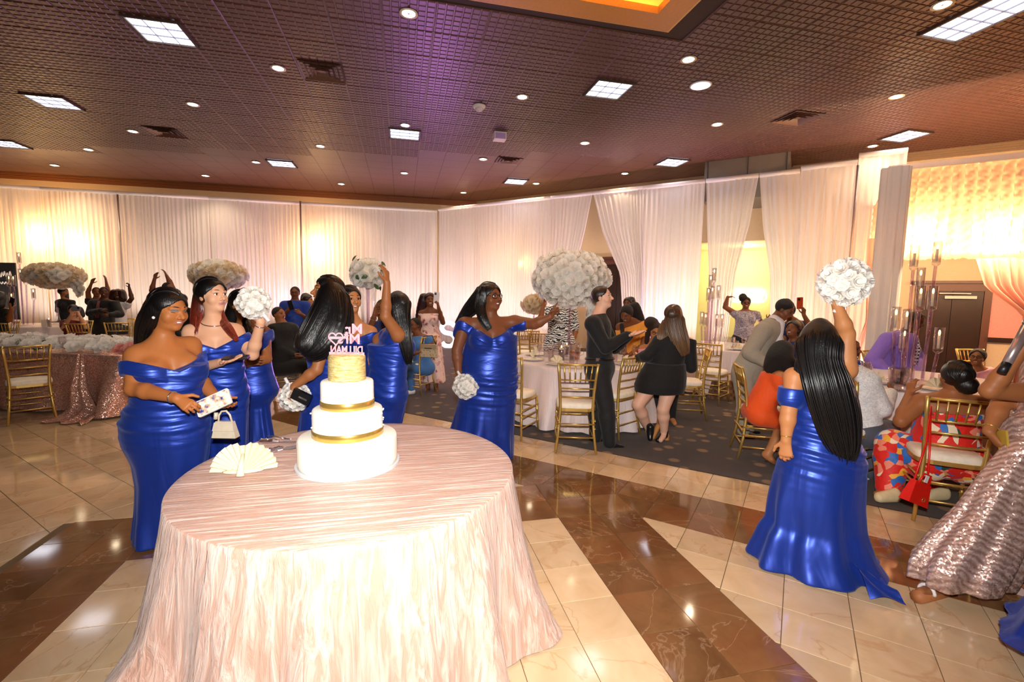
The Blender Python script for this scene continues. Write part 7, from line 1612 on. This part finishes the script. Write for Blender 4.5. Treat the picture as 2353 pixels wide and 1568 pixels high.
# ================================================================== things held, bags, phones
def face_cam(p): return -YAW
def bouquet(x, y, D, r_, lab, handle=(0, 0, -1), seed=0, n=40):
    p = at(x, y, D); q = thing('bouquet', lab, 'bouquet', tuple(p), 0, 'white bridesmaid bouquets')
    MB().ell((0, 0, 0), (r_ * .86,) * 3).obj('core', m_wf, q, True); flower_ball(q, (0, 0, 0), (r_, r_, r_), int(n * 1.3), r_ * .33, BL, seed=seed)
    hd_ = unit(LAT * handle[0] - HD * handle[1] + V3(0, 0, 1) * handle[2]); MB().tube([hd_ * r_ * .7, hd_ * (r_ + .06)], [.014, .011], 8).obj('handle', m_w, q, True); return q
bouquet(1071, 888, 4.30, .105, 'round white bouquet hanging in the hand of the woman with glasses', (-.45, 0, .8), 1)
bouquet(1940, 650, 2.72, .118, 'white bouquet raised high above the long-haired bridesmaid', (-.25, 0, -1), 2, 46)
bouquet(583, 697, 3.05, .092, 'white bouquet held up by the woman with red-tipped hair', (.5, 0, -.6), 3)
bouquet(678, 912, 3.28, .092, 'white bouquet held low with a black clutch', (-.3, 0, .6), 4)
def phone(x, y, D, lab, yaw=0., tilt=0., roll=0., case=(.01, .01, .012), screen=None, s_=1.):
    p = at(x, y, D); q = thing('phone', lab, 'phone', tuple(p)); a = Matrix.Rotation(-YAW + math.radians(yaw), 3, 'Z') @ Matrix.Rotation(math.radians(tilt), 3, 'X') @ Matrix.Rotation(math.radians(roll), 3, 'Y'); q.rotation_euler = a.to_euler()
    n = 6; poly = []
    for cx, cz, a0 in ((.029, .066, 0), (-.029, .066, 90), (-.029, -.066, 180), (.029, -.066, 270)):
        for k in range(n + 1): t_ = math.radians(a0 + 90 * k / n); poly.append(((cx + .009 * math.cos(t_)) * s_, (cz + .009 * math.sin(t_)) * s_))
    V = [(a_, -.005, b_) for a_, b_ in poly] + [(a_, .005, b_) for a_, b_ in poly]; m = len(poly)
    link('case', mesh('case', V, [tuple(range(m)), tuple(range(m, 2 * m))[::-1]] + [(i, m + i, m + (i + 1) % m, (i + 1) % m) for i in range(m)], M('case_%d' % int(1000 * sum(case)), case, .35)), q)
    if screen is not None: MB().box((0, -.0062, 0), (.066 * s_, .001, .138 * s_)).obj('screen', screen, q)
    else:
        MB().box((-.015 * s_, -.0072, .048 * s_), (.026 * s_, .004, .028 * s_)).obj('camera_bump', MATS['black_metal'], q)
    return q
t = NT('phone_photo'); nz = t.noise(t.coord((9., 9., 9.)), 3., 3.); c_ = t.ramp(nz, [(.35, hexc('#2a4a9a')), (.45, hexc('#d8b090')), (.55, hexc('#f2ead8')), (.7, hexc('#9ad0d8'))]); t.p(Base_Color=c_, Emission_Color=c_, Emission_Strength=.15, Roughness=.2); m_scr = t.m
phone(491, 926, 2.72, 'white phone with lit photo screen in front of the left bridesmaid', 0, -25, 62, hexc('#e8e4dc'), m_scr, 1.35)
phone(542, 822, 2.98, 'dark phone lying flat on an open palm', 0, -80, 78, (.02, .015, .015))
phone(1003, 684, 7.52, 'white phone held up by the woman in floral dress', 0, 0, 4, hexc('#e6e0e2'), None, 1.2)
phone(668, 702, 8.2, 'black phone held by the blue polo shirt', 0, 0, -15, (.01, .01, .012), None, 1.1)
phone(1838, 697, 6.85, 'orange phone held up behind the man in grey suit', 0, 0, -3, hexc('#c04a22'), None, 1.15)
phone(174, 710, 9.32, 'grey phone in front of the maroon top', 0, 0, 88, hexc('#7a8090'), None, 1.2)
phone(27, 694, 8.75, 'dark phone raised at the left edge', 0, 0, 20, (.01, .01, .012), None, 1.1)
phone(2306, 1022, 2.44, 'gold edged phone gripped with the gathered gown', 70, 0, 20, hexc('#b8963c'), None, 1.0)
# handbag in the left bridesmaid's hand
p = at(518, 985, 2.74); hb = thing('handbag', 'small champagne handbag hanging from the left bridesmaid\'s hand', 'handbag', tuple(p), -YAW)
m_champ = M('champagne_leather', hexc('#d9cbb4'), .3, .1)
V = [(-.072, -.025, -.055), (.072, -.025, -.055), (.072, .025, -.055), (-.072, .025, -.055), (-.052, -.012, .045), (.052, -.012, .045), (.052, .012, .045), (-.052, .012, .045)]
link('body', mesh('body', V, [(3, 2, 1, 0), (4, 5, 6, 7), (0, 1, 5, 4), (1, 2, 6, 5), (2, 3, 7, 6), (3, 0, 4, 7)], m_champ), hb)
V = [(-.056, -.015, .04), (.056, -.015, .04), (.064, -.024, -.01), (-.064, -.024, -.01)]; link('flap', mesh('flap', V + [(a, b - .004, c) for a, b, c in V], [(0, 1, 2, 3), (7, 6, 5, 4), (0, 4, 5, 1), (1, 5, 6, 2), (2, 6, 7, 3), (3, 7, 4, 0)], m_champ), hb)
MB().tube([(-.04, 0, .04), (-.036, 0, .08), (-.018, 0, .105), (.01, 0, .108), (.03, 0, .085), (.042, 0, .04)], .006, 8).obj('handle', m_champ, hb, True)
MB().tube([(-.045, -.01, .1), (-.05, -.012, .06)], .012, 6).obj('bow', m_champ, hb, True); MB().box((0, 0, -.0565), (.146, .052, .006)).obj('base_trim', MATS['black_metal'], hb)
# black clutch
p = at(693, 912, 3.18); cl = thing('clutch_bag', 'black clutch held against the low bouquet', 'handbag', tuple(p), -YAW); MB().box((0, 0, 0), (.13, .03, .075)).obj('body', m_shoe, cl); MB().box((0, -.017, .02), (.13, .006, .035)).obj('flap', m_shoe, cl); MB().box((.02, -.022, .0), (.06, .004, .012)).obj('clasp', m_steel, cl); cl.rotation_euler = (0, .45, -YAW)
# monogram bag on the chair back
p = at(986, 806, 7.25); mg = thing('shoulder_bag', 'beige monogram bag hanging on a gold chair back', 'handbag', tuple(p), -YAW - .2); m_mono = fabric('monogram_canvas', hexc('#cbb898'), .6, hexc('#8a7450'), 'spots', 30.)
MB().box((0, 0, 0), (.26, .07, .2)).obj('body', m_mono, mg); MB().box((0, -.038, .065), (.26, .012, .07)).obj('flap', M('taupe_leather', hexc('#a89478'), .5), mg); MB().tube([(-.12, 0, .09), (-.09, 0, .22), (.05, 0, .24), (.12, 0, .09)], .008, 6).obj('strap', M('dark_leather', hexc('#3a2a22'), .5), mg, True); MB().box((0, -.046, .04), (.12, .004, .014)).obj('clasp', M('dark_leather', hexc('#3a2a22'), .5), mg)
# brown checked bag on a chair seat
p = fl(1670, 918); bg = thing('tote_bag', 'brown checked handbag on the carpet beside the grey suit', 'handbag', (p[0], p[1], .165), -YAW); bg.scale = (1.4, 1.4, 1.4); m_chk = fabric('brown_check', hexc('#5a3a22'), .5, hexc('#7c5836'), 'plaid', 28.)
V = [(-.2, -.07, -.11), (.2, -.07, -.11), (.2, .07, -.11), (-.2, .07, -.11), (-.17, -.03, .1), (.17, -.03, .1), (.17, .03, .1), (-.17, .03, .1)]; link('body', mesh('body', V, [(3, 2, 1, 0), (4, 5, 6, 7), (0, 1, 5, 4), (1, 2, 6, 5), (2, 3, 7, 6), (3, 0, 4, 7)], m_chk), bg); MB().tube([(-.1, 0, .09), (-.08, 0, .18), (.08, 0, .18), (.1, 0, .09)], .01, 8).obj('handle', M('tan_leather', hexc('#b08050'), .5), bg, True)
# red bag on a long strap over the chair back
top_p = at(2139, 934, 3.30); bot = at(2108, 1130, 3.08); rb = thing('red_bag', 'bright red leather bag hanging by its strap from a gold chair', 'handbag', tuple(bot), -YAW + .25); m_red = M('red_leather', hexc('#d8140c'), .35)
V = [(-.095, -.035, -.085), (.095, -.035, -.085), (.095, .035, -.085), (-.095, .035, -.085), (-.075, -.018, .07), (.075, -.018, .07), (.075, .018, .07), (-.075, .018, .07)]; link('body', mesh('body', V, [(3, 2, 1, 0), (4, 5, 6, 7), (0, 1, 5, 4), (1, 2, 6, 5), (2, 3, 7, 6), (3, 0, 4, 7)], m_red), rb)
rb.rotation_euler = (0, .38, -YAW + .25); Mi = rb.rotation_euler.to_matrix().inverted(); tl = np.array(Mi @ Vector(tuple(top_p - bot)))
for q in (-1, 1): MB().tube([(q * .07, 0, .06), tuple(tl * .55 + np.array([q * .02, -.02, 0])), tuple(tl)], .007, 6).obj('strap', m_red, rb, True)
MB().tube([(-.05, -.02, .06), (-.035, -.02, .13), (.035, -.02, .13), (.05, -.02, .06)], .007, 6).obj('handle', m_red, rb, True); MB().box((-.01, -.03, .10), (.03, .004, .05)).obj('tag', m_w, rb)
MB().tube([(.03 + .014 * math.cos(a), -.034, -.04 + .014 * math.sin(a)) for a in np.linspace(0, 6.28, 14)], .003, 5, False).obj('ring_charm', m_rib, rb, True)
# microphone
a, b = at(2312, 838, 2.36), at(2360, 752, 2.40); d = b - a; mc = thing('microphone', 'silver handheld microphone gripped at the right edge', 'microphone', tuple(a)); MB().tube([(0, 0, 0), tuple(d)], [.020, .024], 14).obj('body', M('brushed_silver', hexc('#b8a8a8'), .3, .7), mc, True); MB().tube([tuple(-d * .22), tuple(d * .02)], [.019, .021], 14).obj('grip_end', MATS['black_metal'], mc, True); MB().ell(tuple(d * 1.12), (.028, .028, .03)).obj('grille_ball', m_steel, mc, True)
